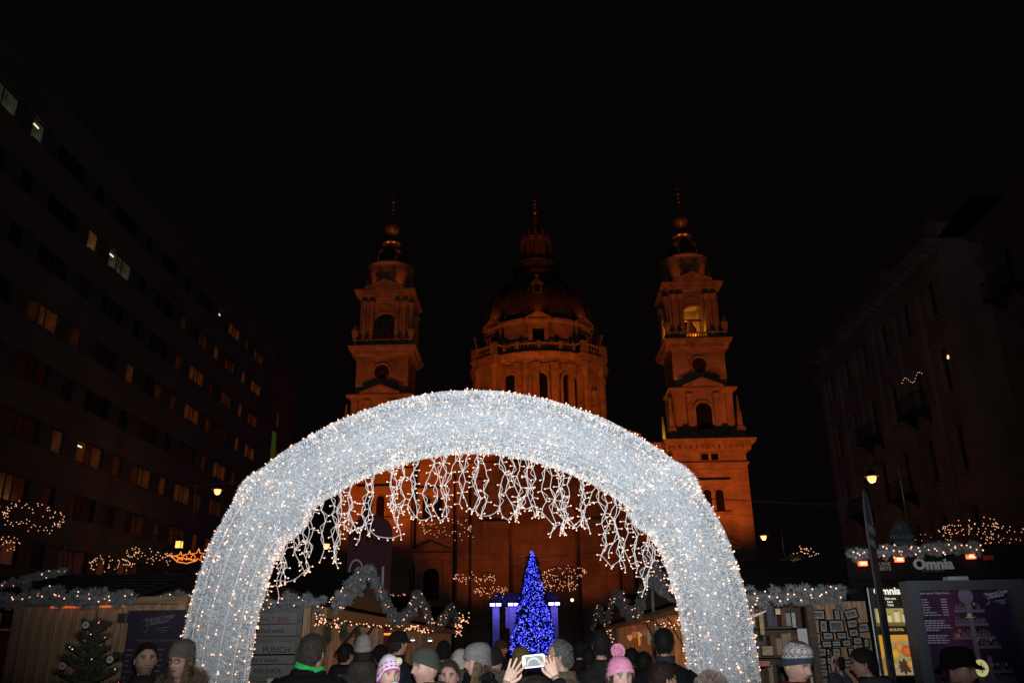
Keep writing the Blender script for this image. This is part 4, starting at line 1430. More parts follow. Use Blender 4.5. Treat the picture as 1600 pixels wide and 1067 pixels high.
# ---- icicle lights hung from the underside
ice = thing('icicle_lights', 'white icicle light strings dangling from the underside of the tinsel arch', 'string lights', (AX, AY, 0))
under = []
for p, t, a, b in tube_frames(top)[4:-4]:
    q = p - (b if b.z > 0 else -b) * (TR + 0.01)
    under.append(q)
for p, t, a, b in tube_frames(leg)[-9:-2]:
    pass
und = polyline([(-2.24, 0, 2.66), (-2.05, 0, 2.83)] + [tuple(v) for v in reversed(under) if abs(v.x) < 1.95] + [(2.05, 0, 2.83), (2.24, 0, 2.66)], 200)
und[:, 0] *= 0.97
ri = random.Random(21)
NS = 68
ends = []
WR = 0.0037
for k in range(NS):
    u = (k + 0.5 + ri.uniform(-.4, .4)) / NS
    p = und[int(u * 199)]
    x = p[0]
    yy = ri.uniform(-0.17, 0.12)
    prof = 0.46 + 0.24 * abs(sin(k * 0.36 + .5)) + 0.05 * cos(x * 1.1) + .04 * (abs(x) > 1.3)
    ln = prof * ri.uniform(0.72, 1.08)
    if abs(x) > 1.9:
        ln *= 0.8
    pts = [Vector((p[0], yy, p[2] + 0.03))]
    nseg = max(3, round(ln / 0.115))
    ph = ri.choice((-1, 1))
    drift = ri.uniform(-0.018, 0.018)
    for q in range(nseg):
        ph = -ph if ri.random() < 0.75 else ph
        pts.append(pts[-1] + Vector((ph * ri.uniform(0.018, 0.058) + drift, ri.uniform(-.012, .012), -ln / nseg * ri.uniform(.8, 1.15))))
    s = MB()
    B = []

    def bowed(a, b, w):
        m_ = (a + b) / 2 + Vector((w, 0.004, 0.006))
        return [a, a.lerp(m_, .62), m_, b.lerp(m_, .62), b]
    for a, b in zip(pts[:-1], pts[1:]):
        w = ri.uniform(-.012, .012)
        s.tube(bowed(a, b, w), WR, 5)
        if ri.random() < 0.55:
            s.tube(bowed(a, b, w + ri.choice((-1, 1)) * ri.uniform(.018, .045)), WR * .85, 4)
    for i in range(1, len(pts)):
        sg = 1 if pts[i].x > pts[i - 1].x else -1
        if ri.random() < .2:
            sg = -sg
        tip = pts[i] + Vector((sg * ri.uniform(.030, .055), ri.uniform(-.02, .01), ri.uniform(-.018, .012)))
        s.tube([pts[i], tip], WR * .95, 4)
        B.append(tip + (tip - pts[i]).normalized() * 0.004)
    tip = pts[-1] + Vector((ri.uniform(-.03, .03), 0, -0.05))
    s.tube([pts[-1], tip], WR, 4)
    B.append(tip)
    ends.append(pts[-1])
    so = s.build('strand', M['wire'], ice)
    place('fairy_bulb', bulbs('fairy_bulb', B, 0.0088, M['bulb']), so, kind='stuff')
# strands whose ends are caught on a neighbour
for k in range(1, NS - 3):
    if ri.random() < 0.42:
        a, b = ends[k], ends[k + ri.choice((1, 2))]
        if (a - b).length < 0.42:
            m = (a + b) / 2 + Vector((0, 0.01, -0.05 - 0.06 * ri.random()))
            s = MB()
            c = smoothline([a, (a + m) / 2 + Vector((ri.uniform(-.02, .02), 0, -.02)), m, (b + m) / 2 + Vector((ri.uniform(-.02, .02), 0, -.015)), b], 12)
            s.tube(c, WR * .9, 4)
            B = []
            for i in (3, 6, 9):
                tip = c[i] + Vector((ri.uniform(-.03, .03), -.01, -.028))
                s.tube([c[i], tip], WR * .9, 4)
                B.append(tip)
            so = s.build('strand', M['wire'], ice)
            place('fairy_bulb', bulbs('fairy_bulb', B, 0.0088, M['bulb']), so, kind='stuff')


# ================================================================== flocked garlands
def garland(label, pts, r=0.11, nb=20, seed=1, dens=1.0, br=0.011, lumps=True):
    g_ = np.random.default_rng(seed)
    P0 = polyline(pts, 2)
    base = np.asarray(tuple(pts[0]), float)
    pl = np.asarray([tuple(p) for p in pts], float)
    L_ = np.linalg.norm(np.diff(pl, axis=0), axis=1).sum()
    r *= .88
    nb = int(nb * 1.7)
    br *= .9
    nc = max(4, int(L_ / r * 4.0 * dens))
    C = polyline(pts, nc) - base + g_.normal(size=(nc, 3)) * r * 0.42
    k = 110
    ctr = np.repeat(C, k, 0)
    d = g_.normal(size=(nc * k, 3))
    d /= np.linalg.norm(d, axis=1)[:, None]
    rad = np.repeat(r * (0.35 + 0.45 * g_.random(nc)), k)
    e = thing('garland', label, 'garland', base)
    me = blades('fir_boughs', ctr + d * rad[:, None] * 0.35, d + g_.normal(size=d.shape) * 0.35, rad * (.6 + .5 * g_.random(nc * k)), r * 0.11, M['flock'], 0.5)
    place('fir_boughs', me, e, kind='stuff')
    core = MB().tube([tuple(q) for q in polyline(pts, max(6, int(L_ / 0.15))) - base], r * 0.38, 7)
    core.build('garland_core', M['flock'], e)
    B = polyline(pts, nb) - base + g_.normal(size=(nb, 3)) * np.array([0.5, 0.3, 0.5]) * r
    B[:, 1] -= r * 0.85
    place('fairy_bulb', bulbs('fairy_bulb', B, br, M['bulb'] if br < 0.0135 else M['bulbfar']), e, kind='stuff')
    return e
# ================================================================== market stalls
WARM = (1.0, 0.42, 0.13)
rw = random.Random(9)


def planks_x(parent, x0, x1, y, z0, z1, w=0.12, th=0.025, mt=None, name='plank', face=-1):
    """vertical boards side by side along x, standing in the plane y"""
    n = max(1, round((x1 - x0) / w))
    w = (x1 - x0) / n
    me = MB().bx(-w / 2 + 0.003, w / 2 - 0.003, -th / 2, th / 2, 0, z1 - z0).mesh(name, mt or M['wood'])
    for k in range(n):
        place(name, me, parent, (x0 + (k + .5) * w, y + rw.uniform(-.004, .004), z0))


def planks_y(parent, y0, y1, x, z0, z1, w=0.14, th=0.025, mt=None, name='plank'):
    n = max(1, round((y1 - y0) / w))
    w = (y1 - y0) / n
    me = MB().bx(-th / 2, th / 2, -w / 2 + 0.003, w / 2 - 0.003, 0, z1 - z0).mesh(name, mt or M['wood'])
    for k in range(n):
        place(name, me, parent, (x + rw.uniform(-.004, .004), y0 + (k + .5) * w, z0))


# ---- plank hut beside the arch
hut = thing('market_hut', 'raw pine plank market hut with a white garland along its low dark roof', 'market stall', (0, 0, 0))
planks_x(hut, -5.98, -4.1, 10.0, 0.05, 2.24, 0.125)
planks_y(hut, 10.05, 11.5, -4.1, 0.05, 2.3)
planks_y(hut, 10.05, 12.6, -8.2, 0.05, 2.3)
planks_x(hut, -8.2, -5.98, 10.0, 0.05, 1.05, 0.125)
b = MB()
for x in (-8.2, -6.03, -4.1):
    MB().bx(x - .045, x + .045, 9.94, 10.03, 0, 2.28).build('post', M['wood'], hut)
MB().bx(-8.3, -5.95, 9.75, 10.2, 1.05, 1.1).build('counter', M['woodh'], hut)
MB().bx(-8.25, -4.05, 9.93, 10.0 - .02, 2.245, 2.33).build('wall_plate', M['woodh'], hut)
# shutter door on hinges
for x in (-4.86, -4.62):
    MB().bx(x - .05, x + .05, 9.955, 9.985, 0.08, 2.2).build('shutter_post', M['wood'], hut)
for z in (2.04, 1.62, 0.7):
    h = MB()
    h.bx(-4.85, -4.76, 9.945, 9.953, z, z + .11)
    h.bx(-4.745, -4.655, 9.945, 9.953, z, z + .11)
    h.build('hinge', M['metal'], hut)
rf = MB()
rf.prism([(9.55, 2.30), (9.55, 2.36), (11.3, 2.70), (13.05, 2.36), (13.05, 2.30), (11.3, 2.64)], -8.45, -4.46, 'x')
rfo = rf.build('roof', M['roof'], hut)
rf = MB()
for k in range(6):
    y = 9.7 + k * 0.28
    rf.bx(-8.44, -4.47, y, y + .02, 2.345 + (y - 9.55) * 0.194 + .01, 2.37 + (y - 9.55) * 0.194 + .01)
rf.build('roof_batten', M['roof'], rfo)
MB().bx(-8.2, -6.05, 10.4, 10.7, 2.0, 2.03).build('hatch_shelf', mat('red_stained_board', (.16, .04, .02), .7, .2, 5), hut)
point_light('hut_lamp', (-7.0, 11.3, 2.0), 5, WARM, 0.08)
garland('white flocked garland along the eave of the pine plank hut', [(-8.4, 9.5, 2.30), (-7.2, 9.5, 2.32), (-6.2, 9.5, 2.30), (-5.3, 9.5, 2.32), (-4.5, 9.5, 2.28)], 0.10, 36, 31)
garland('thin white garland climbing the roof edge of the plank hut', [(-6.28, 9.6, 2.38), (-6.3, 10.4, 2.56), (-6.32, 11.3, 2.74)], 0.055, 12, 32, 1.0, 0.012)
garland('short white garland tuft tucked behind the arch foot beside the plank hut', [at(256, 938, 10.6), at(275, 934, 10.6), at(300, 940, 10.6)], 0.08, 10, 33)
e = thing('rail', 'thin orange-lit strip lamp under the plank hut eave', 'strip lamp', (-5.2, 9.9, 2.225))
MB().bx(-0.42, 0.42, -.02, .02, -.012, .012).build('lamp_tube', mat('dim_orange_tube', (.8, .3, .1), .5, .05, 3, emit=(1, .14, .03), estr=.45, sample=False), e)
e.name = 'strip_lamp'
# slim grey flag pole behind the hut
p = at(122, 790, 14)
o = MB().tube([(0, 0, 0), (0, 0, p.z)], [0.032, 0.022], 6).lathe([(.16, 0), (.16, .04), (.05, .08)], 8).ball((0, 0, p.z + .03), .045).build('flag_pole', M['metal'], None, False, (p.x - .1, 14, 0))
tag(o, 'slim bare dark pole rising behind the pine plank hut', 'pole')


# ---- rows of stalls on both sides of the alley
def stall(side, xf, y0, y1, eave, peak_y, peak_z, label, lampw, depth=2.1, endwall=True, wallmat=None, dark=False):
    """side +1: front faces +x (row on the tinsel side), -1: front faces -x"""
    s = side
    e = thing('market_stall', label, 'market stall', (xf, y0, 0), group=None)
    L = y1 - y0
    bk = -s * depth
    for y in (0.05, L - 0.05):
        for x in (0.0, bk):
            MB().bx(x - .05, x + .05, y - .05, y + .05, 0, eave + .02).build('post', M['wood'], e)
    # boards of the back and partition walls
    planks_y(e, 0, L, bk, 0.05, eave + .15, 0.16)
    a, b_ = sorted((0.0 - s * .06, bk))
    planks_x(e, a, b_, L - .02, 0.05, eave + .25, 0.15)
    if endwall:
        n = 12
        hh = (eave + .02) / n
        me = MB().bx(a, b_, -.012, .012, .004, hh - .004).mesh('board', wallmat or M['greywood'])
        for k in range(n):
            place('board', me, e, (0, rw.uniform(-.004, .004), k * hh))
    # counter
    ct = MB()
    q0, q1 = sorted((-s * .45, s * .12))
    ct.bx(q0, q1, .1, L - .1, 1.02, 1.07)
    ct.build('counter', M['woodh'], e)
    planks_y(e, .1, L - .1, 0.0, 0.05, 1.02, 0.2)
    # roof: two slopes, ridge along y
    ov = s * .33
    xr = bk * .55
    rz = eave + .55
    r_ = MB()
    poly = [(ov, eave), (ov, eave + .06), (xr, rz + .06), (bk - ov * .6, eave + .06), (bk - ov * .6, eave), (xr, rz)]
    if s > 0:
        poly = poly[::-1]
    r_.prism(poly, -.25, L + .1, 'y')
    ro = r_.build('roof', M['roof'], e)
    # cross gable above the front
    gb = MB()
    hw = L * .40
    py = peak_y - y0
    pz = peak_z
    gb.prism([(py - hw, eave + .03), (py + hw, eave + .03), (py, pz)], s * .30, s * .33, 'x')
    gb.build('gable_board', M['woodd'], e)
    gr = MB()
    for sg in (-1, 1):
        v = [(s * .36, py + sg * (hw + .1), eave + .02), (s * .36, py, pz + .05), (xr, py, pz + .05), (xr, py + sg * .05, eave + .5)]
        gr.add(v + [(x, y, z - .04) for x, y, z in v], [(0, 1, 2, 3), (7, 6, 5, 4), (0, 4, 5, 1), (2, 6, 7, 3), (0, 3, 7, 4)])
    gr.build('gable_roof', M['roof'], e)
    fb = MB()
    a, b_ = sorted((s * .30, s * .335))
    fb.bx(a, b_, -.25, L + .1, eave - .14, eave - .005)
    fb.build('fascia', M['woodh'], e)
    # lamp under the roof
    lp = MB()
    lp.lathe([(.02, eave - .02), (.1, eave - .12), (.11, eave - .16)], 10, (-s * .9, L * .5))
    lp.build('lamp_shade', M['metal'], e, True)
    MB().ball((-s * .9, L * .5, eave - .17), .05).build('lamp_bulb', mat('stall_bulb', (1, .8, .5), .4, .02, 3, emit=(1, .5, .18), estr=6, sample=False), e, True)
    point_light('stall_lamp', (xf - s * .9, y0 + L * .5, eave - .28), lampw, WARM, .06)
    point_light('stall_lamp', (xf - s * .9, y0 + L * .18, eave - .28), lampw * .5, WARM, .06)
    return e


s1 = stall(1, -3.2, 12.0, 17.3, 2.26, 14.35, 2.88, 'mulled wine stall with hand-lettered grey boards and garlanded gable', 26)
s2 = stall(1, -3.2, 17.7, 23.6, 2.24, 20.5, 2.82, 'stall next to the mulled wine stall, garlanded gable and dark red eave', 24)
s3 = stall(1, -3.2, 24.2, 31.6, 2.26, 28.3, 2.9, 'last garlanded stall of the mulled wine row, towards the church', 24)
r1 = stall(-1, 2.55, 12.6, 19.2, 2.32, 16.85, 3.12, 'garlanded stall with beige canvas eave and bright goods inside', 150, endwall=False)
r2 = stall(-1, 2.55, 19.8, 28.2, 2.30, 24.3, 2.98, 'second garlanded stall behind the beige canvas one', 130, wallmat=M['wood'])
r3 = stall(-1, 2.55, 28.8, 37.0, 2.28, 32.0, 2.95, 'furthest stall of the canvas-eaved row, towards the lit stage', 12, wallmat=M['wood'])
G = [
    ('white garland along the end eave of the mulled wine stall', [(-5.4, 11.72, 2.36), (-4.5, 11.72, 2.38), (-3.6, 11.72, 2.33), (-2.95, 11.72, 2.32)], .10, 18, 12),
    ('white garland over the gable of the mulled wine stall', [(-2.84, 12.0, 2.30), (-2.84, 12.6, 2.42), (-2.84, 13.6, 2.70), (-2.84, 14.35, 2.95), (-2.84, 15.1, 2.72), (-2.84, 16.0, 2.48), (-2.84, 16.9, 2.24)], .115, 62, 13),
    ('white garland over the gable of the dark red eaved stall', [(-2.84, 17.4, 2.26), (-2.84, 18.4, 2.28), (-2.84, 19.5, 2.56), (-2.84, 20.5, 2.86), (-2.84, 21.6, 2.58), (-2.84, 22.7, 2.3)], .12, 48, 14),
    ('white garland over the gable of the last stall in the mulled wine row', [(-2.84, 25.0, 2.3), (-2.84, 26.7, 2.62), (-2.84, 28.3, 2.94), (-2.84, 29.6, 2.62), (-2.84, 31.0, 2.3)], .12, 40, 15),
    ('tall white garland over the gable of the beige canvas stall', [(2.2, 13.6, 2.52), (2.2, 14.6, 2.55), (2.2, 15.6, 2.72), (2.2, 16.4, 3.02), (2.2, 16.85, 3.36), (2.2, 17.3, 3.0), (2.2, 18.2, 2.6), (2.2, 19.0, 2.35)], .15, 52, 16),
    ('white garland looping over the second stall of the canvas row', [(2.2, 20.3, 2.34), (2.2, 22.0, 2.5), (2.2, 23.4, 2.86), (2.2, 24.4, 3.02), (2.2, 25.8, 2.8), (2.2, 27.6, 2.36)], .13, 56, 17),
    ('white garland over the furthest gable of the canvas row', [(2.2, 29.4, 2.36), (2.2, 30.8, 2.7), (2.2, 32.0, 2.98), (2.2, 33.4, 2.7), (2.2, 35.4, 2.3)], .13, 44, 18),
]
for lb, pts, r, nb, sd in G:
    y = pts[0][1]
    garland(lb, pts, r, nb, sd, 1.0, 0.012 if y < 13 else (0.016 if y < 17.4 else 0.022))
sp = MB().tube([(0, 0, 2.3), (0, 0, 3.75)], [.05, .02], 6).build('gable_spike', M['flock'], r1, False, (-.33, 4.25, 0))
# bulbs under the eaves, in the mulled wine row
for lb, pts, n, sd, r, j in (
        ('tangle of warm bulbs inside the mulled wine stall hatch', [(-3.12, 12.15, 2.1), (-3.15, 12.8, 2.16), (-3.12, 13.3, 2.06), (-3.14, 14.0, 2.13)], 70, 41, .011, .05),
        ('line of warm bulbs along the eave of the mulled wine stall', [(-2.86, 12.4, 2.11), (-2.86, 14, 2.08), (-2.86, 17, 2.1)], 24, 42, .014, .025),
        ('line of warm bulbs along the dark red eave', [(-2.84, 17.5, 2.16), (-2.84, 20, 2.13), (-2.84, 23, 2.1)], 50, 43, .018, .04),
        ('star-shaped burst of bulbs at the end of the mulled wine row', [at(706, 960, 30), at(722, 965, 30), at(716, 975, 30), at(717, 990, 30), at(714, 975, 30), at(732, 967, 30)], 60, 44, .024, .07),
        ('short string of bulbs lighting the canvas stall from under its eave', [(2.5, 13.6, 2.1), (2.5, 16, 2.05), (2.5, 18.8, 2.1)], 26, 45, .016, .04),
        ('glowing tangle of bulbs by the counter end of the canvas row', [(2.4, 30, 1.9), (2.4, 31.5, 2.2), (2.4, 33, 1.9), (2.4, 35, 2.1)], 50, 46, .026, .09)):
    bulb_swag('light_string', lb, pts, n, sd, r, j)
# hand-lettered boards on the end wall
for z, h, body, mt_, size, x in ((2.10, .12, 'FORRALT BOR', M['redink'], .088, at(390, 960, 12).x), (1.955, .12, 'mulled wine', M['ink'], .088, at(397, 975, 12).x), (1.70, .13, 'PUNCH', M['ink'], .112, at(413, 1000, 12).x),
                                 (1.585, .10, 'vodka + punch', M['ink'], .078, at(384, 1015, 12).x), (1.44, .12, 'PÁLINKA', M['ink'], .092, at(400, 1028, 12).x)):
    bd = MB().bx(-.86, .0, -.008, .008, -.035, h + .0)
    bo = bd.build('sign_board', mat('sign_board_grey', (.12, .12, .115), .85, .12, 6, stretch=(1, 6, 6)), s1, False, (-.12, -.035, z - .01), label='grey board lettered ' + body.lower())
    t = text(body, size, mt_, bo, (x + 3.2 + .12, -.010, .0), shear=.12 if body.islower() else 0.0, bold=.001, extrude=.001)
for (x, z, w, h) in ((-.42, 1.33, .10, .07), (-.52, 1.24, .2, .065)):
    MB().bx(-w / 2, w / 2, -.003, .003, -h / 2, h / 2).build('paper_notice', M['paper'], s1, False, (x, -.03, z))
# dark awning struts and wreaths in the hatch
for (a, b_) in (((.30, .5, 1.65), (.30, 2.3, 2.15)), ((.30, .9, 1.45), (.30, 3.6, 2.15))):
    MB().tube([a, b_], .022, 5).build('awning_strut', M['metal'], s1)
for (x, y, z) in ((-3.22, 12.5, 1.95), (-3.22, 13.5, 2.0), (-3.22, 14.6, 1.9)):
    g_ = np.random.default_rng(int(y * 10))
    th = g_.random(420) * 2 * pi
    P = np.stack([np.zeros(420), .11 * np.cos(th), .11 * np.sin(th)], 1) + g_.normal(size=(420, 3)) * .02
    o = place('wreath', blades('wreath', P, g_.normal(size=(420, 3)), .06, .008, M['needle']), None, (x + .2, y, z))
    tag(o, 'small dark fir wreath hung in the mulled wine stall hatch', 'wreath', 'wreaths in the hatch')
# beige canvas eave of the bright stall
cv = MB()
for dz in (0.0, .004):
    q = [(-.42, -.3, 2.24 + dz), (-.42, 15.6, 2.20 + dz), (.75, 15.6, 2.33 + dz), (.75, -.3, 2.37 + dz)]
    cv.add(q, [(0, 1, 2, 3) if dz else (3, 2, 1, 0)])
cv.add([(-.42, -.3, 2.245), (-.42, 15.6, 2.205), (-.425, 15.6, 2.13), (-.425, -.3, 2.16)], [(0, 1, 2, 3)])
cv.build('canvas_awning', M['canvas'], r1, label='beige canvas awning under the stall eaves')
for y in (.6, 2.2, 3.8, 5.4):
    MB().tube([(-.40, y, 2.18), (.0, y + .7, 1.62)], .016, 5).build('awning_strut', M['metal'], r1)
goods = [('straw_basket', (2.25, 15.0, 1.07), (.5, .34, .13), 'shallow straw basket heaped high on the canvas stall counter'),
         ('straw_basket', (2.25, 16.4, 1.07), (.5, .3, .12), 'straw basket beside the heaped one on the canvas stall counter')]
stk = mat('straw_wicker', (.42, .27, .11), .8, .3, 20, .4)
for nm, p, (rx, ry, h), lb in goods:
    e = thing(nm, lb, 'basket', p)
    MB().lathe([(rx * .34, 0), (rx * .5, h), (rx * .48, h), (rx * .3, .02)], 14).build('basket_body', stk, e)
    c = MB()
    for k in range(9):
        c.ball((rw.uniform(-.15, .15), rw.uniform(-.15, .15), h + rw.uniform(0, .12)), .07, 7, 5)
    c.build('contents', mat('gingerbread', (.45, .28, .13), .8, .3, 8), e, True)
for k, (y, z, c, lb) in enumerate(((18.6, 2.0, (.5, .03, .03), 'red felt stocking hanging in the canvas stall'), (20.4, 2.02, (.6, .5, .34), 'cream felt stocking hanging in the canvas stall'), (22.3, 2.0, (.6, .36, .08), 'ochre felt stocking hanging in the canvas stall'))):
    m = MB()
    m.prism([(-.07, 0), (.07, 0), (.07, -.2), (.17, -.26), (.15, -.33), (-.04, -.32), (-.08, -.2)], -.03, .03, 'x')
    e = thing('stocking', lb, 'stocking', (2.5, y, z))
    m.build('felt', mat('felt_%d' % k, c, .9, .15, 20), e)
    MB().bx(-.035, .035, -.085, .085, -.06, .01).build('cuff', M['paper'], e)
# gingerbread hearts strung in the open front of the canvas row
for k, (y, z) in enumerate(((19.3, 1.94), (21.0, 1.9), (21.7, 1.98), (23.4, 1.93), (24.4, 1.97), (25.6, 1.9))):
    h_ = [(.10 * 16 * sin(t) ** 3 / 16, .10 * (13 * cos(t) - 5 * cos(2 * t) - 2 * cos(3 * t) - cos(4 * t)) / 16) for t in np.linspace(0, 2 * pi, 23)[:-1]]
    e = thing('gingerbread_heart', 'gingerbread heart on a ribbon hung in the open front of the canvas row', 'gingerbread', (2.62, y, z), R(-35), 'gingerbread hearts in the canvas row')
    MB().prism(h_, -.012, .012, 'y').build('biscuit', mat('gingerbread_%d' % (k % 2), ((.55, .36, .14), (.62, .5, .3))[k % 2], .8, .25, 12), e)
    MB().tube([(0, 0, .06), (0, 0, .32)], .005, 4).build('ribbon', mat('red_ribbon', (.4, .03, .03), .7, .1, 6), e)
# white clip lamps and lit sign in the second stall of the wine row
for x_, y_, lb in ((645, 997, 'small white clip lamp shining under the dark red eave, by the lit post'), (672, 998, 'small white clip lamp shining under the dark red eave, by the far post')):
    p = at(x_, y_, 19)
    e = thing('clip_lamp', lb, 'lamp', p)
    MB().lathe([(.02, .05), (.05, .03), (.06, -.03)], 8).build('lamp_shade', M['grey_metal'], e)
    MB().ball((0, 0, -.02), .04, 8, 5, (1.4, 1, .7)).build('lamp_bulb', mat('cold_white_bulb', (1, 1, 1), .4, .02, 3, emit=(1, .82, .78), estr=4, sample=False), e)
MB().bx(-.16, .16, -.02, .02, -.02, .02).build('lamp_tube', mat('orange_tube', (1, .4, .1), .4, .02, 3, emit=(1, .22, .02), estr=1.4, sample=False), s2, False, (.0, 1.2, 2.0))
MB().bx(-.09, .09, -.03, .03, -.2, .2).build('light_panel', mat('orange_panel', (1, .4, .1), .4, .02, 3, emit=(1, .28, .03), estr=.55, sample=False), s2, False, (.05, 1.7, 1.8))
# tall dark red banner between wine stall and church
p = at(577, 900, 19)
e = thing('red_banner', 'dark red arched banner with a white window drawing behind the wine stall gable', 'banner', (p.x, 19, 0))
zt = at(575, 800, 19).z
MB().tube([(-.5, .02, 0), (-.5, .02, zt - .4)], .022, 6).build('pole', M['metal'], e)
n = MB()
n.prism([(-.48, 1.2), (.48, 1.2), (.48, zt - .45)] + [(.48 * cos(a), zt - .45 + .4 * sin(a)) for a in np.linspace(.2, pi - .2, 8)] + [(-.48, zt - .45)], -.012, .012, 'y')
n.build('fabric', mat('dark_red_fabric', (.045, .007, .013), .9, .2, 4), e)
w = MB()
for x in (.02, .28):
    w.bx(x, x + .05, -.022, -.014, 2.9, 3.42)
w.bx(.02, .33, -.022, -.014, 2.86, 2.9)
for a0, a1 in zip(np.linspace(0, pi, 9)[:-1], np.linspace(0, pi, 9)[1:]):
    w.prism([(-.3 + .13 * cos(a0), 3.35 + .2 * sin(a0)), (-.3 + .16 * cos(a0), 3.35 + .24 * sin(a0)), (-.3 + .16 * cos(a1), 3.35 + .24 * sin(a1)), (-.3 + .13 * cos(a1), 3.35 + .2 * sin(a1))], -.022, -.014, 'y')
w.bx(-.46, -.43, -.022, -.014, 2.7, 3.35)
w.bx(-.17, -.14, -.022, -.014, 2.7, 3.35)
w.build('print', mat('banner_print_white', (.3, .3, .31), .8, .1, 5), e)

# ================================================================== blue tree and stage
bt = thing('blue_christmas_tree', 'tall slender Christmas tree covered in blue lights before the church', 'christmas tree', (-0.5, 80, 0))
MB().tube([(0, 0, 0), (0, 0, 10)], [.16, .03], 7).build('trunk', M['bark'], bt)


def cone_r(z, a=0.0):
    w = 1 + .07 * sin(3 * a + 2.1 * z) + .06 * sin(5 * a - 3.7 * z + 1)
    return w * (2.02 * (1 - (z - .9) / 9.15) ** 0.88 if z > .9 else 2.2)


g_ = np.random.default_rng(77)
n = 9000
z = .9 + 9.0 * (1 - np.sqrt(g_.random(n)))
th = g_.random(n) * 2 * pi
rr = np.array([cone_r(v, a_) for v, a_ in zip(z, th)]) * (0.45 + .5 * np.sqrt(g_.random(n)))
P = np.stack([rr * np.cos(th), rr * np.sin(th), z], 1)
D = np.stack([np.cos(th), np.sin(th), -.35 + .2 * g_.normal(size=n)], 1) + g_.normal(size=(n, 3)) * .25
place('crown', blades('crown', P, D, .45, .12, M['needle']), bt, kind='stuff')
for nm, nb, mt_, rad in (('blue_bulb', 2300, M['bluebulb'], .05), ('pale_bulb', 560, M['bluebulb2'], .048)):
    z = .95 + 9.05 * (1 - g_.random(nb) ** .62)
    th = g_.random(nb) * 2 * pi
    rr = np.array([cone_r(v, a_) for v, a_ in zip(z, th)]) * (1.0 + .05 * g_.normal(size=nb)) + .03
    place(nm, bulbs(nm, np.stack([rr * np.cos(th), rr * np.sin(th), z], 1), rad, mt_), bt, kind='stuff')
point_light('tree_glow', (-.5, 76.5, 3.5), 60, (.06, .07, 1), .5)
stg = thing('stage', 'open-air stage with pale posts washed in blue-violet light behind the tree', 'stage', (-1.0, 87, 0))
pale = mat('pale_stage_post', (.6, .6, .62), .7, .1, 2)
for x in (-3.25, 2.55, -1.55):
    MB().bx(x - .34, x + .34, -.2, .2, 0, 5.4).build('post', pale, stg)
MB().bx(-2.3, -.9, .0, .1, 3.3, 5.3).build('screen', pale, stg)
MB().prism([(-4.2, 5.5), (3.4, 5.5), (2.6, 6.6), (-3.2, 6.6)], -.5, 5, 'y').build('canopy', mat('stage_canopy', (.06, .06, .075), .8, .1, 2), stg)
MB().bx(-4.2, 3.4, -.4, 5, 0, 1.1).build('platform', M['woodd'], stg)
blu = mat('blue_stage_lamp', (.5, .5, 1), .4, .02, 3, emit=(.28, .22, 1), estr=9, sample=False)
for x in (-3.25, -1.45, 2.55):
    l_ = MB()
    for s in (-1, 1):
        l_.bx(x + s * .3 - .26, x + s * .3 + .26, -.75, -.5, 5.35, 5.65)
    l_.build('lamp_housing', M['metal'], stg)
    l_ = MB()
    for s in (-1, 1):
        l_.bx(x + s * .3 - .24, x + s * .3 + .24, -.82, -.76, 5.36, 5.62)
    l_.build('lamp_glass', blu, stg)
    point_light('stage_lamp', (-1.0 + x, 85.6, 4.9), 42, (.16, .12, 1), .2)
# small white globe lamp and lit cap far off
p = at(894, 937, 70)
o = MB().ball((0, 0, 0), .13).tube([(0, 0, -p.z), (0, 0, -.1)], .03, 5, 1).build('globe_lamp', [mat('globe_lamp_glass', (1, 1, .9), .4, .02, 3, emit=(1, .78, .45), estr=2.4, sample=False), M['metal']], None, True, p)
tag(o, 'lone small globe lamp on a thin post by the church portal', 'lamp')

# ================================================================== picture and book stall
ps = thing('picture_stall', 'dark market stall selling framed prints and old books under a white garland', 'market stall', (0, 0, 0))
m = MB()
m.bx(2.0, 3.35, 11.3, 11.36, 0, 2.3)
m.build('back_wall', M['woodd'], ps)
m = MB()
m.prism([(9.2, 2.2), (9.2, 2.26), (11.5, 2.75), (11.5, 2.69)], 1.95, 3.36, 'x')
m.build('roof', M['roof'], ps)
for x in (1.98, 2.88):
    MB().bx(x - .04, x + .04, 9.36, 9.44, 0, 2.2).build('post', M['woodd'], ps)
for z in (1.0, 1.3, 1.6, 1.9):
    MB().bx(1.98, 2.9, 9.85, 10.15, z - .02, z).build('shelf', M['woodd'], ps)
MB().bx(1.98, 3.0, 9.5, 9.9, .85, .9).build('counter', M['woodd'], ps)
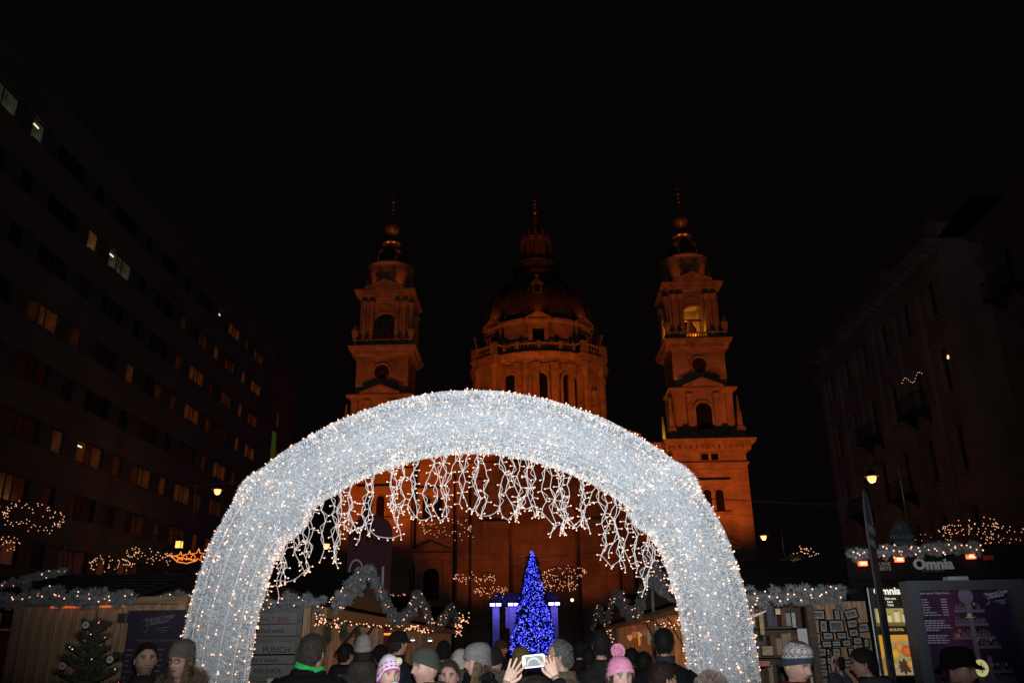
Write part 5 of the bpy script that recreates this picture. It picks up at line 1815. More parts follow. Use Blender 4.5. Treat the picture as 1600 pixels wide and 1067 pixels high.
# the pine board with its prints
tl, br_ = at(1266, 940, 9.5), at(1352, 940, 9.5)
bx0, bx1, bz1 = tl.x, br_.x, tl.z
for k in range(4):
    w = (bx1 - bx0) / 4
    MB().bx(bx0 + k * w + .002, bx0 + (k + 1) * w - .002, 9.50, 9.525, .7, bz1).build('plank', M['wood'], ps)
frm = mat('black_picture_frame', (.008, .006, .006), .8, .2, 10, spec=.1)
prt = [mat('print_grey_%d' % k, c, .7, .75, 26, detail=6) for k, c in enumerate(((.075, .075, .068), (.055, .06, .06), (.085, .075, .06)))]
mat_ = mat('print_mount', (.22, .21, .19), .8, .06, 6)
PICS = [(1279, 960, 19, 14, 0), (1308, 960, 10, 15, 0), (1330, 959, 20, 14, -12), (1287, 978, 12, 17, 4), (1307, 978, 22, 18, 0), (1332, 974, 17, 12, -6), (1349, 980, 17, 13, -6),
        (1277, 997, 11, 15, 8), (1294, 993, 16, 11, 0), (1315, 992, 15, 11, 0), (1334, 988, 15, 11, -6), (1292, 1006, 15, 10, 0), (1307, 1005, 14, 9, 0), (1323, 1004, 14, 10, -4), (1340, 1001, 14, 11, 0), (1354, 1004, 9, 13, 6),
        (1281, 1019, 21, 12, -4), (1294, 1018, 7, 10, 8), (1307, 1018, 13, 11, 0), (1330, 1018, 10, 12, -6), (1281, 1033, 20, 11, -4), (1297, 1032, 10, 11, -6), (1308, 1040, 9, 12, -8), (1284, 1050, 20, 11, 4), (1298, 1046, 10, 15, 5), (1326, 1036, 15, 11, -4), (1268, 1062, 20, 13, 6), (1290, 1064, 15, 10, 0)]
for i, (x, y, w, h, an) in enumerate(PICS):
    p = at(x, y, 9.475)
    sx, sz = w / 1300 * 9.75, h / 1300 * 9.9
    e = thing('framed_print', 'small grey print in a thin black frame fixed to the pine board', 'picture', p, group='framed prints on the pine board')
    e.rotation_euler = (0, R(an), 0)
    f = MB()
    t = .0135
    f.bx(-sx / 2, sx / 2, -.008, .02, sz / 2 - t, sz / 2)
    f.bx(-sx / 2, sx / 2, -.008, .02, -sz / 2, -sz / 2 + t)
    f.bx(-sx / 2, -sx / 2 + t, -.0075, .02, -sz / 2 + t, sz / 2 - t)
    f.bx(sx / 2 - t, sx / 2, -.0075, .02, -sz / 2 + t, sz / 2 - t)
    f.build('picture_frame', frm, e)
    MB().bx(-sx / 2 + t, sx / 2 - t, .004, .012, -sz / 2 + t, sz / 2 - t).build('mount', mat_, e)
    MB().bx(-sx / 2 + t * 2.1, sx / 2 - t * 2.1, .001, .0035, -sz / 2 + t * 2.1, sz / 2 - t * 2.1).build('print', prt[i % 3], e)
MB().bx(-.075, .075, -.004, .004, -.34, .34).build('price_list', M['paper'], ps, False, at(1263, 1035, 9.48))
# books and boxed prints on the shelves
bcols = [(.10, .03, .02), (.05, .05, .06), (.2, .15, .09), (.03, .045, .03), (.24, .22, .18), (.09, .05, .03)]
for z in (1.0, 1.3, 1.6, 1.9):
    x = 2.02
    while x < 2.82:
        w, h = rw.uniform(.025, .07), rw.uniform(.13, .25)
        if rw.random() < .8:
            ci = rw.randrange(6)
            o = MB().bx(0, w, .0, .17, .004, h).bx(.004, w - .004, -.004, .0, .012, h - .012).build('book', mat('book_cover_%d' % ci, bcols[ci], .7, .2, 12), None, False, (x, 9.86, z))
            tag(o, 'old book standing in a row on the dark shelves', 'book', 'books on the stall shelves')
        x += w + rw.choice((.004, .004, .05))
for (x, y, w, h, c, lb) in ((1215, 955, 9, 10, (.5, .4, .25), 'small cream card pinned at the top of the book shelves'), (1240, 968, 7, 22, (.32, .31, .29), 'narrow pale strip of paper hung before the book shelves'), (1190, 975, 8, 30, (.3, .22, .1), 'tall thin straw-coloured box at the end of the book shelves'),
                         (1199, 1016, 17, 14, (.25, .2, .12), 'sepia landscape print leaning by the arch foot'), (1194, 1036, 18, 9, (.3, .12, .08), 'pair of reddish prints leaning by the arch foot'), (1270, 995, 9, 22, (.33, .31, .22), 'pale greenish booklet leaning on the pine board edge')):
    p = at(x, y, 9.44)
    sx, sz = w / 1300 * 9.8, h / 1300 * 9.9
    e = thing('paper_print', lb, 'print', p)
    MB().bx(-sx / 2, sx / 2, -.006, .006, -sz / 2, sz / 2).build('card', frm, e)
    MB().bx(-sx / 2 + .008, sx / 2 - .008, -.010, -.0065, -sz / 2 + .008, sz / 2 - .008).build('print', mat('printed_' + str(x), c, .8, .35, 20), e)
garland('white flocked garland along the eave of the book and print stall', [(1.95, 9.2, 2.15), (2.2, 9.2, 2.17), (2.75, 9.2, 2.19), (3.17, 9.2, 2.20)], .105, 17, 51, 1.2)
point_light('stall_lamp', (2.3, 10.4, 2.1), 1.6, WARM, .05)
o = MB().tube(smoothline([(1.9, 9.3, 2.06), (2.15, 9.3, 1.97), (2.4, 9.3, 2.05), (2.2, 9.3, 2.0), (1.95, 9.3, 2.04)], 24), .006, 4).build('cable', M['wire'], ps)
# dark purple awning further back
pa = at(1285, 898, 13)
e = thing('purple_awning', 'dark purple awning cloth with pale lettering over the black kiosk side', 'awning', pa)
m = MB()
m.obox((0, 0, 0), 1.0, .02, .26, Matrix.Rotation(R(-9), 3, 'Y'))
m.build('cloth', mat('dark_purple_cloth', (.03, .018, .06), .9, .2, 4), e)
MB().bx(-.02, .02, .03, .07, -pa.z, -.1).build('post', M['metal'], e)
text('KÁVÉ ÉS BOROZÓ', .10, mat('faded_lilac_print', (.12, .1, .17), .8, .1, 5), e, (0, -.014, -.03), (pi / 2, R(-9), 0), align='CENTER', extrude=.001)

# ================================================================== black coffee kiosk
kk = thing('coffee_kiosk', 'black coffee kiosk with garlanded roof edge and three small red lamps', 'kiosk', (0, 0, 0))
m = MB()
m.bx(3.42, 6.6, 9.62, 12.2, 0, 2.45)
m.build('body', M['blackpaint'], kk)
m = MB()
m.bx(3.38, 6.7, 9.5, 12.3, 2.36, 2.68)
m.bx(3.36, 6.72, 9.47, 12.32, 2.68, 2.72)
m.build('fascia', M['blackpaint'], kk)
p0, p1 = at(1428, 889, 9.49), at(1490, 886, 9.49)
text('Omnia', .155, mat('pale_sign_letter', (.33, .34, .36), .5, .05, 6), kk, (p0.x, 9.485, p0.z), bold=.006, extrude=.012)
for k, b in enumerate(('DOUWE', 'EGBERTS')):
    q = at(1361, 884 + 7 * k, 9.49)
    text(b, .055, mat('dim_sign_letter', (.2, .2, .2), .5, .05, 6), kk, (q.x, 9.485, q.z), bold=.001)
q = at(1455, 893, 9.49)
text('DOUWE EGBERTS', .03, mat('faint_sign_letter', (.06, .06, .065), .5, .05, 6), kk, (q.x - .1, 9.485, q.z), bold=.0005)
redm = mat('red_marker_lamp', (1, .2, .05), .4, .02, 3, emit=(1, .10, .03), estr=3.0, sample=False)
redc = mat('red_marker_lamp_core', (1, .6, .3), .4, .02, 3, emit=(1, .42, .18), estr=4.0, sample=False)
for x, y in ((1348, 880), (1405, 874), (1517, 869), (1544, 871)):
    p = at(x, y, 9.48)
    dim = x > 1540
    l_ = MB().bx(-.045, .045, -.02, .02, -.024, .024).build('red_lamp', redm if not dim else mat('unlit_red_lamp', (.3, .02, .02), .3, .05, 4), kk, False, p)
    if not dim:
        MB().bx(-.03, .03, -.025, -.0205, -.014, .014).build('lamp_core', redc, l_)
        point_light('red_lamp_glow', (p.x, p.y - .07, p.z), .25, (1, .06, .02), .02)
garland('white flocked garland on the roof edge of the black kiosk', [at(1330, 868, 9.4), at(1380, 862, 9.4), at(1440, 859, 9.4), at(1490, 857, 9.4), at(1528, 855, 9.4)], .07, 26, 61, 1.2)
# backlit poster on its front


def emat(name, strength):
    m_ = bpy.data.materials.new(name)
    m_.use_nodes = True
    nt = m_.node_tree
    b_ = nt.nodes['Principled BSDF']
    b_.inputs['Base Color'].default_value = (.03, .03, .03, 1)
    b_.inputs['Roughness'].default_value = .3
    a = nt.nodes.new('ShaderNodeAttribute')
    a.attribute_name = 'col'
    nt.links.new(a.outputs['Color'], b_.inputs['Emission Color'])
    b_.inputs['Emission Strength'].default_value = strength
    m_.cycles.emission_sampling = 'NONE'
    return m_


def painted_panel(w, h, nx, nz, fn, mt_):
    """flat printed sheet in the xz plane (faces -y); fn(u,v) gives the print's colour"""
    V = [(w * i / nx, 0, h * j / nz) for j in range(nz + 1) for i in range(nx + 1)]
    F = [(j * (nx + 1) + i, j * (nx + 1) + i + 1, (j + 1) * (nx + 1) + i + 1, (j + 1) * (nx + 1) + i) for j in range(nz) for i in range(nx)]
    me = bpy.data.meshes.new('print')
    me.from_pydata(V, [], F)
    me.materials.append(mt_)
    ca = me.color_attributes.new('col', 'FLOAT_COLOR', 'POINT')
    cols = []
    for j in range(nz + 1):
        for i in range(nx + 1):
            cols += [*fn(i / nx, j / nz), 1.0]
    ca.data.foreach_set('color', cols)
    return me


def hsh(i, j, k=0):
    v = sin(i * 127.1 + j * 311.7 + k * 74.7) * 43758.5453
    return v - math.floor(v)


def cafe_print(u, v):
    """poster artwork: a shelf of cups above, a bowl of fruit and spice below"""
    if .56 < v < .76 and .06 < u < .94:
        c = (.34, .27, .08) if v > .60 else (.16, .09, .02)
        for (cu, w, h) in ((.2, .13, .11), (.42, .11, .08), (.62, .12, .12), (.82, .10, .09)):
            if abs(u - cu) < w * .7 and .60 < v < .60 + h:
                k = .55 + .45 * cos((u - cu) / w * 2.0)
                return (.62 * k, .55 * k, .30 * k)
            if abs(u - cu) < w * .35 and .60 + h < v < .62 + h:
                return (.20, .10, .03)
        return c
    if .02 < v < .46 and .06 < u < .97:
        dx, dz = u - .60, (v - .17) * 2.15
        r = sqrt(dx * dx + dz * dz)
        if .44 < r < .50:
            return (.20, .14, .07) if dz < .1 else (.34, .24, .12)
        if r <= .44:
            for (a, b, q, c) in ((.42, .25, .15, (.62, .34, .05)), (.74, .28, .14, (.58, .12, .015)), (.56, .33, .12, (.70, .22, .03)), (.80, .14, .12, (.55, .30, .06)), (.38, .12, .10, (.45, .30, .12))):
                d = sqrt((u - a) ** 2 + ((v - b) * 2.15) ** 2)
                if d < q:
                    k = 1 - .55 * (d / q) ** 2
                    return tuple(w * k for w in c)
            d, an = sqrt((u - .62) ** 2 + ((v - .11) * 2.15) ** 2), atan2((v - .11) * 2.15, u - .62)
            if d < .19 * (.55 + .45 * abs(cos(an * 4))):
                return (.05, .02, .008)
            return (.30, .24, .12)
        return (.60, .27, .022) if v > .20 else (.36, .17, .03)
    return (.004, .003, .002)


k0, k1 = at(1358, 924, 9.55), at(1417, 921, 9.55)
kw = k1.x - k0.x
lb_ = thing('light_box_poster', 'backlit cafe poster with food photographs on the black kiosk front', 'poster', (k0.x, 9.55, 1.38))
MB().bx(-.03, kw + .03, .0, .06, -.03, .93).build('light_box', M['blackpaint'], lb_)
for x in (-.022, kw + .012):
    MB().bx(x, x + .01, -.012, -.001, -.02, .90).build('edge_strip', mat('lit_edge_strip', (.5, .5, .5), .4, .05, 4, emit=(.6, .7, .75), estr=.10, sample=False), lb_)
pp = painted_panel(kw, .9, 70, 140, cafe_print, emat('backlit_print', .95))
place('print', pp, lb_, (0, -.004, 0))
lt = mat('backlit_letters', (.9, .9, .85), .5, .02, 3, emit=(1, .93, .78), estr=.75, sample=False)
text('Omnia', .105, lt, lb_, (.045, -.006, .83), bold=.003, extrude=.0005)
for k, b in enumerate(('Több mint', 'kávé', 'Több')):
    text(b, .032, lt, lb_, (kw * .5, -.006, .775 - k * .033), align='CENTER', extrude=.0005)
text('KÁVÉ ÉS ÉTEL', .034, mat('backlit_amber_letters', (.9, .7, .3), .5, .02, 3, emit=(1, .62, .12), estr=.55, sample=False), lb_, (kw * .5, -.006, .455), align='CENTER', extrude=.0005)


# ---- feather flags
def feather(label, base, h, w, rz, body, col, mirror=False, size=.1, z0=.5, prints=None):
    e = thing('feather_flag', label, 'flag', base, rz)
    pts = smoothline([(0, 0, 0), (0, 0, h * .5), (0, 0, h * .86), (w * .35, 0, h * .985), (w * .75, 0, h * .985), (w, 0, h * .9)], 24)
    MB().tube(pts, .013, 5).lathe([(.2, 0), (.2, .03), (.03, .05)], 8).build('pole', M['metal'], e)
    out = [(.012, z0), (w * .85, z0 + .08), (w, h * .6), (w, h * .88)] + [(p.x, p.z) for p in reversed(pts[12:-1])] + [(.012, h * .6)]
    out = [(max(x, .012), z) for x, z in out]
    n = MB()
    n.prism(out, -.004, .004, 'y')
    n.build('fabric', mat('flag_' + label[:12], col, .85, .25, 3), e)
    lm = mat('flag_letter', (.10, .10, .11), .8, .1, 6)
    for bd, sz, x, z, ry in body:
        o_ = text(bd, sz, lm, e, (x, -.006, z), (pi / 2, ry, 0), extrude=.0008)
        if mirror:
            o_.scale = (-1, 1, 1)
    for x0, x1, za, zb, c in (prints or []):
        MB().bx(x0, x1, -.0065, -.0045, za, zb).build('print', mat('flag_print_%s' % str(c), c, .85, .2, 4), e)
    return e


p = at(1397, 1067, 8)
feather('tall narrow feather flag turned nearly edge-on before the backlit poster', (3.08, 8.0, 0), 3.12, .46, R(62), [('DOUWE', .13, .06, 2.7, 0), ('EGBERTS', .10, .05, 2.58, 0), ('COFFEE', .2, .2, .9, -pi / 2), ('CENTER', .12, .36, 1.2, -pi / 2)], (.016, .02, .028),
        prints=[(.03, .43, 2.05, 2.4, (.06, .02, .03)), (.03, .18, 1.95, 2.05, (.2, .15, .05))])
p = at(1408, 812, 11)
feather('curved dark teal flag rising behind the kiosk garland, its lettering reversed', (at(1389, 850, 12.6).x, 12.6, 0), at(1408, 811, 12.6).z, .40, R(6), [('DOUWE', .085, .35, 3.13, 0), ('EGBERTS', .072, .37, 3.04, 0)], (.012, .019, .024), True, prints=[(.17, .22, 3.26, 3.33, (.06, .05, .04))])

# ================================================================== advent poster stand
PY = 7.0
c0, c1 = at(1412, 908, PY), at(1588, 905, PY)
X0, X1, ZT = c0.x, c1.x + .02, c0.z
adv = thing('poster_stand', 'grey metal poster stand holding a purple advent fair poster with a shelf tree', 'poster stand', (X0, PY, 0))
W = X1 - X0
m = MB()
m.bx(0, .085, -.06, .1, .5, ZT)
m.bx(W - .085, W, -.06, .1, .5, ZT)
m.bx(.085, W - .085, -.058, .1, ZT - .075, ZT)
m.bx(.085, W - .085, -.058, .1, .5, .58)
m.build('poster_frame', M['bright_metal'], adv)
m = MB()
m.bx(.10, .20, -.02, .06, 0, .5)
m.bx(W - .2, W - .1, -.02, .06, 0, .5)
m.bx(.02, W - .02, -.25, .3, 0, .03)
m.build('foot', M['bright_metal'], adv)
MB().bx(.34, .5, -.03, .06, ZT + .001, ZT + .03).build('clip', M['grey_metal'], adv)
MB().bx(.05, W - .05, .02, .08, .55, ZT - .03).build('back_panel', M['blackpaint'], adv)
pw, ph = W - .17, ZT - .655


def adv_colour(u, v):
    g1 = math.exp(-((u - .33) / .13) ** 2) * max(0.0, 1 - v * 0.0) * math.exp(-((v - .48) / .45) ** 2)  # magenta patch left of centre over the dark purple
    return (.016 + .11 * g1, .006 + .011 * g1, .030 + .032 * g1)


place('poster_sheet', painted_panel(pw, ph, 24, 30, adv_colour, vmat('poster_paper', .45, spec=.5)), adv, (.085, .0, .58))


def pz(x, y):
    q = at(x, y, PY)
    return q.x - X0, q.z


lil = mat('poster_lilac_ink', (.13, .085, .15), .6, .1, 5)
lil2 = mat('poster_pale_ink', (.30, .27, .33), .6, .1, 5)
olv = mat('poster_olive_ink', (.14, .13, .09), .6, .1, 5)
amb = mat('poster_amber_ink', (.45, .16, .03), .6, .1, 5)
wht = mat('poster_white_ink', (.42, .40, .42), .6, .05, 5)
m = MB()
cx_, cz_ = pz(1508.5, 931)
m.prism([(cx_ + .058 * cos(a), cz_ + .062 * sin(a)) for a in np.linspace(0, 2 * pi, 25)[:-1]], -.004, -.002, 'y')
tx_, tz_ = pz(1511, 944)
m.bx(tx_ - .012, tx_ + .026, -.0045, -.0025, .6, tz_)
m.build('print_motif', lil, adv)
shelf = MB()
houses, snow = MB(), MB()
for (xa, xb, yy) in ((1491, 1538, 954), (1492, 1544, 975), (1489, 1555, 996), (1525, 1564, 1010), (1548, 1582, 1048), (1530, 1590, 1064)):
    ua, za = pz(xa, yy)
    ub, _ = pz(xb, yy)
    shelf.bx(ua, ub, -.0052, -.0032, za - .012, za + .008)
    x = ua + .01
    while x < ub - .03:
        w_, h_ = rw.uniform(.02, .03), rw.uniform(.03, .05)
        if rw.random() < .72:
            for (p0_, p1_, q0, q1) in ((x, x + .005, za + .008, za + h_ * .7), (x + w_ - .005, x + w_, za + .008, za + h_ * .7), (x + .005, x + w_ - .005, za + .02, za + .026)):
                houses.bx(p0_, p1_, -.006, -.004, q0, q1)
            for s in (-1, 1):
                mid = x + w_ / 2
                q = [(mid + s * (w_ / 2 + .003), za + h_ * .66), (mid, za + h_ * 1.15), (mid, za + h_ * 1.15 + .008), (mid + s * (w_ / 2 + .006), za + h_ * .7)]
                houses.prism(q if s > 0 else q[::-1], -.006, -.004, 'y')
        else:
            for a in (0, pi / 3, 2 * pi / 3):
                snow.obox((x + .012, -.005, za + .05), .026, .002, .004, Matrix.Rotation(a, 3, 'Y'))
        x += w_ + .008
ua, za = pz(1546, 1035)
shelf.bx(ua - .01, ua + .02, -.0048, -.0028, .6, za + .05)
shelf.build('print_motif', lil, adv)
houses.build('print_motif', olv, adv, kind='stuff')
snow.build('print_motif', lil2, adv, kind='stuff')
ua, za = pz(1496, 994)
MB().bx(ua - .012, ua + .018, -.0075, -.0062, za - .005, za + .02).build('print_motif', amb, adv)
ua, za = pz(1514, 961)
MB().lathe([(.02, za - .01), (.016, za + .012), (.0, za + .02)], 8, (ua, -.006)).bx(ua - .03, ua + .03, -.0085, -.0062, za - .018, za - .012).build('print_motif', mat('poster_cream_ink', (.5, .45, .25), .6, .1, 5), adv)
# dancer medallion
ua, za = pz(1532, 1043)
md = MB()
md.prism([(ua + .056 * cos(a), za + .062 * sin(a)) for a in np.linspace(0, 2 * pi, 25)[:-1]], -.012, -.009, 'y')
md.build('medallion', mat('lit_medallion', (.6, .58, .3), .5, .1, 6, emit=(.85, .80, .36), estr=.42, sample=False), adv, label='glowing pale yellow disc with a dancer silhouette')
d_ = MB()
for a, b_, r in (((0, .0), (.004, .022), .004), ((.0, .0), (.006, -.034), .0035), ((0, .0), (-.012, -.018), .003), ((.003, .016), (-.026, .014), .0025), ((.003, .016), (.026, .006), .0025), ((.0, .004), (.012, -.012), .003)):
    d_.tube([(ua + a[0], -.014, za + a[1]), (ua + b_[0], -.014, za + b_[1])], r, 5)
d_.ball((ua + .005, -.014, za + .03), .006, 6, 4)
d_.build('print_motif', M['ink'], adv)


def script_logo(parent, x, y, z, s, mt_):
    """the fair's brush-script title with its underline strokes"""
    for b, dx, dz, k in (('Adventi Ünnep', 0, 0, 1.0), ('a Bazilikánál', .28, -.62, 1.0)):
        t = text(b, s * k, mt_, parent, (x + dx * s, y, z + dz * s), shear=.42, extrude=.0006, spacing=.88)
        t.rotation_euler = (pi / 2, R(-9), 0)
    w_ = MB()
    for (pts) in ([(-.5, .15), (-.1, .5), (.35, .75), (.2, .2), (.0, -.1)], [(.9, -.7), (.7, -1.3), (.3, -1.75), (.0, -1.7), (.25, -1.45)], [(1.6, -1.15), (2.6, -1.0), (4.2, -.85), (4.8, -.6)],
                  [(2.0, -1.5), (3.0, -1.3), (4.3, -1.35), (4.0, -1.5)], [(2.9, -1.75), (3.6, -1.65), (4.3, -1.75)]):
        c_ = smoothline([(x + a * s, y, z + b_ * s) for a, b_ in pts], 14)
        w_.tube(c_, [.012 * s + .045 * s * sin(pi * i / 13) for i in range(14)], 5)
    w_.build('lettering', mt_, parent)


lx, lz = pz(1539, 931)
script_logo(adv, lx, -.004, lz, .034, wht)
hx, hz = pz(1434, 928)
text('Nyitva tartás / Open hours', .0225, wht, adv, (hx, -.004, hz), extrude=.0006)
tl_ = MB()
rr_ = random.Random(4)


def text_rows(mb, x, z, rows_, dz, hgt, xr=None):
    for k, ln in enumerate(rows_):
        xx = x
        while xx < x + ln:
            w_ = rr_.uniform(.012, .034)
            mb.bx(xx, min(xx + w_, x + ln), -.0045, -.0025, z - k * dz, z - k * dz + hgt)
            xx += w_ + .006
        if xr:
            mb.bx(xr, xr + .045, -.0045, -.0025, z - k * dz, z - k * dz + hgt)


text_rows(tl_, hx, hz - .045, [.07, .075, .07, .085, .07, .12, .15], .0195, .007, hx + .17)
text_rows(tl_, hx, hz - .205, [.17, .17, .21, .22, .12], .0175, .0085)
text_rows(tl_, hx, hz - .315, [.18, .16, .18, .17], .0175, .0085)
tl_.build('small_print', lil2, adv)

# ================================================================== purple banner and small fir by the hut
c0, c1 = at(203, 955, 9.6), at(292, 955, 9.6)
bn = thing('advent_banner', 'dark purple opening-hours banner with silver script hung on the plank hut', 'banner', (c0.x, 9.6, 0))
bw_ = c1.x - c0.x
MB().bx(0, bw_, -.006, .006, .35, c0.z).build('fabric', mat('dark_purple_fabric', (.012, .005, .020), .8, .15, 3), bn)
MB().tube([(-.01, 0, c0.z), (bw_ + .01, 0, c0.z)], .012, 6).build('rail', M['metal'], bn)
MB().bx(.02, .05, .01, .39, c0.z - .1, c0.z - .06).build('hanger', M['metal'], bn)
MB().bx(bw_ - .05, bw_ - .02, .01, .39, c0.z - .1, c0.z - .06).build('hanger', M['metal'], bn)
slv = mat('banner_silver_ink', (.13, .13, .135), .6, .1, 5)
script_logo(bn, at(226, 972, 9.6).x - c0.x, -.009, at(226, 972, 9.6).z, .062, slv)
q = at(213, 1002, 9.6)
text('Nyitva tartás / Open hours', .044, mat('banner_dim_ink', (.085, .08, .09), .7, .1, 5), bn, (q.x - c0.x, -.009, q.z), extrude=.001)
tl_ = MB()
for k in range(7):
    z = q.z - .09 - k * .055
    for (a, b_) in ((.02, .08), (.34, .43)):
        tl_.bx(a, b_ + rr_.uniform(-.02, .02), -.009, -.007, z, z + .014)
tl_.build('small_print', mat('banner_dim_ink'  , (.085, .08, .09)), bn)

ft = thing('small_christmas_tree', 'small real fir decorated with coloured lights in front of the plank hut', 'christmas tree', (-4.10, 8.0, 0))
MB().tube([(0, 0, .12), (0, 0, 2.05)], [.045, .008], 7).lathe([(.2, 0), (.24, .16), (.21, .16), (.04, .12)], 12).build('trunk', M['bark'], ft)
g_ = np.random.default_rng(5)
br = MB()
P, D, Ln = [], [], []
tips = []
for lv in range(15):
    z0 = .36 + lv * .112
    rad = .60 * (1 - (z0 - .3) / 1.9) ** .85 + .05
    nbr = 13 if lv < 10 else 8
    for k in range(nbr):
        a = 2 * pi * (k + .5 * (lv % 2)) / nbr + g_.normal() * .12
        ln = rad * (0.62 + .5 * g_.random())
        up = .10 + .55 * (lv / 14) ** 1.4
        dv = Vector((cos(a), sin(a), up)).normalized()
        b0 = Vector((0, 0, z0 + g_.normal() * .02))
        pts = [b0, b0 + dv * ln * .5 - Vector((0, 0, .02)), b0 + dv * ln]
        br.tube(pts, [.008, .006, .003], 4, cap=False)
        tips.append((pts[2], pts[1]))
        nn_ = int(190 * ln) + 16
        t = g_.random(nn_) ** .8
        base = np.array([tuple(b0.lerp(pts[2], float(v))) for v in t])
        dd = np.array(tuple(dv))[None] * .8 + g_.normal(size=(nn_, 3)) * .55
        P.append(base)
        D.append(dd)
        # side twigs
        for q in (.45, .7):
            sd = dv.cross(Vector((0, 0, 1))).normalized()
            for sg in (-1, 1):
                tw = (dv * .8 + sd * sg * .75).normalized() * ln * .32
                o0 = b0.lerp(pts[2], q)
                nn_ = int(60 * ln) + 10
                t = g_.random(nn_)
                P.append(np.array([tuple(o0 + tw * float(v)) for v in t]))
                D.append(np.array(tuple(tw))[None] * 2.2 + g_.normal(size=(nn_, 3)) * .5)
for z in np.linspace(1.75, 2.1, 70):
    P.append(np.array([[0, 0, z]]))
    D.append(np.array([[g_.normal(), g_.normal(), 1.2]]))
P, D = np.concatenate(P), np.concatenate(D)
br.build('branch', M['bark'], ft, kind='stuff')
place('crown', blades('crown', P, D, .024 + .014 * g_.random(len(P)), .0055, M['needle']), ft, kind='stuff')
for nm, mt_, cnt, r in (('warm_bulb', M['bulbfar'], 34, .006), ('red_bulb', mat('red_fairy_bulb', (1, .1, .1), .4, .02, 3, emit=(1, .06, .05), estr=1.6, sample=False), 30, .0058),
                        ('blue_bulb', mat('icy_fairy_bulb', (.6, .7, 1), .4, .02, 3, emit=(.4, .5, 1), estr=3.0, sample=False), 12, .0065)):
    B = []
    for k in range(cnt):
        tp, md_ = tips[int(g_.integers(0, len(tips)))]
        B.append(tuple(md_.lerp(tp, .6 + .35 * g_.random()) + Vector((0, 0, -.01))))
    place(nm, bulbs(nm, B, r, mt_), ft, kind='stuff')
for (x, y, c) in ((172, 1030, (.35, .33, .32)), (98, 1040, (.3, .3, .28)), (134, 976, (.3, .28, .25))):
    p = at(x, y, 7.75)
    o = MB().prism([(.03 * cos(a), .03 * sin(a)) for a in np.linspace(0, 2 * pi, 17)[:-1]], -.004, .004, 'y').prism([(.012 * cos(a), .012 * sin(a)) for a in np.linspace(0, 2 * pi, 9)[:-1]], -.008, -.0045, 'y', 1).build('disc_ornament', [mat('ornament_%d' % x, c, .6, .1, 9), mat('ornament_red', (.25, .03, .03), .6, .1, 9)], None, False, p)
    tag(o, 'round pale disc ornament hanging on the small fir', 'ornament', 'disc ornaments on the small fir')
# ================================================================== people
SKINM = vmat('skin', .55, .08, 90, .4)
KNIT = vmat('knitted_wool', .95, .5, 240, .1, 0.0)
EYEW = mat('eye_white', (.30, .28, .27), .3, .03, 5)
EYED = mat('eye_iris', (.03, .022, .016), .2, .05, 5)


def gz(a, s):
    return math.exp(-(a / s) ** 2)


NU, NV = 56, 46


def head_point(i, j, off=0.0):
    """point of the head surface in the head frame (origin mid-head, face towards -y); returns pos, azimuth, unit dir"""
    th = 2 * pi * i / NU
    ph = pi * j / NV
    dx, dy, dz = sin(ph) * sin(th), -sin(ph) * cos(th), -cos(ph)
    bo = max(1e-6, sin(ph)) ** -.22 if dz > 0 else 1.0
    x, y, z = .0765 * dx * bo, .099 * dy * bo, .118 * dz
    front = max(0.0, -dy)
    if z < 0:
        k = (-z / .118)
        x *= 1 - .30 * k ** 1.6
        if y > 0:
            y *= 1 - .38 * k ** 1.4
        else:
            y *= 1 - .06 * k
    else:
        x *= 1 + .03 * sin(pi * z / .118)
    if y > 0:
        y *= 1.02
    f = min(1.0, front * 1.6)
    d = 0.0
    hn = max(0.0, min(1.0, (.026 - z) / .05)) if z > -.026 else max(0.0, 1 - (-.026 - z) / .011)
    d += .024 * gz(x, .0115 + .004 * (z < -.01)) * hn
    d += .006 * (gz(abs(x) - .03, .018)) * gz(z - .031, .010)
    d -= .016 * gz(abs(x) - .031, .014) * gz(z - .014, .011)
    d += .004 * gz(abs(x) - .042, .018) * gz(z + .022, .02)
    d += .006 * gz(x, .021) * (gz(z + .047, .006) + gz(z + .058, .006)) - .005 * gz(x, .024) * gz(z + .0525, .0028)
    d += .008 * gz(x, .02) * gz(z + .093, .016)
    y -= d * f
    if off:
        nl = Vector((dx / .0765, dy / .099, dz / .118)).normalized() * off
        x, y, z = x + nl.x, y + nl.y, z + nl.z
    return x, y, z, th, front


def hairline(th):
    a = abs((th + pi) % (2 * pi) - pi)
    return float(np.interp(a, [0, .55, .95, 1.35, 1.6, 1.9, 2.3, pi], [.080, .074, .050, .014, .012, -.035, -.075, -.085]))


def skin_colour(x, y, z, front, skin, lip, brow, stub):
    c = list(skin)
    red = .10 * gz(abs(x) - .042, .02) * gz(z + .02, .02) + .10 * gz(x, .012) * gz(z + .02, .012)
    c = [c[0] * (1 + red), c[1] * (1 - red), c[2] * (1 - red)]
    if front > .25:
        if stub and z < -.028:
            k = stub * min(1, (-.028 - z) / .02)
            if abs(x) < .022 and -.062 < z < -.044:
                k *= .3
            c = [q * (1 - k) + b * k for q, b in zip(c, brow)]
        if abs(x) < .024 and abs(z + .0525) < .0095 * (1 - (abs(x) / .026) ** 2):
            c = list(lip)
        if abs(x) < .023 and abs(z + .0525) < .0024:
            c = [q * .35 for q in lip]
        if .011 < abs(x) < .05 and abs(z - (.036 - .10 * max(0, abs(x) - .036))) < .0058:
            c = [q * .25 + b * .75 for q, b in zip(c, brow)]
        if .016 < abs(x) < .046 and abs(z - .0215) < .0030:
            c = [q * .45 for q in c]
        if abs(abs(x) - .0085) < .0035 and abs(z + .031) < .003:
            c = [q * .4 for q in c]
    return c


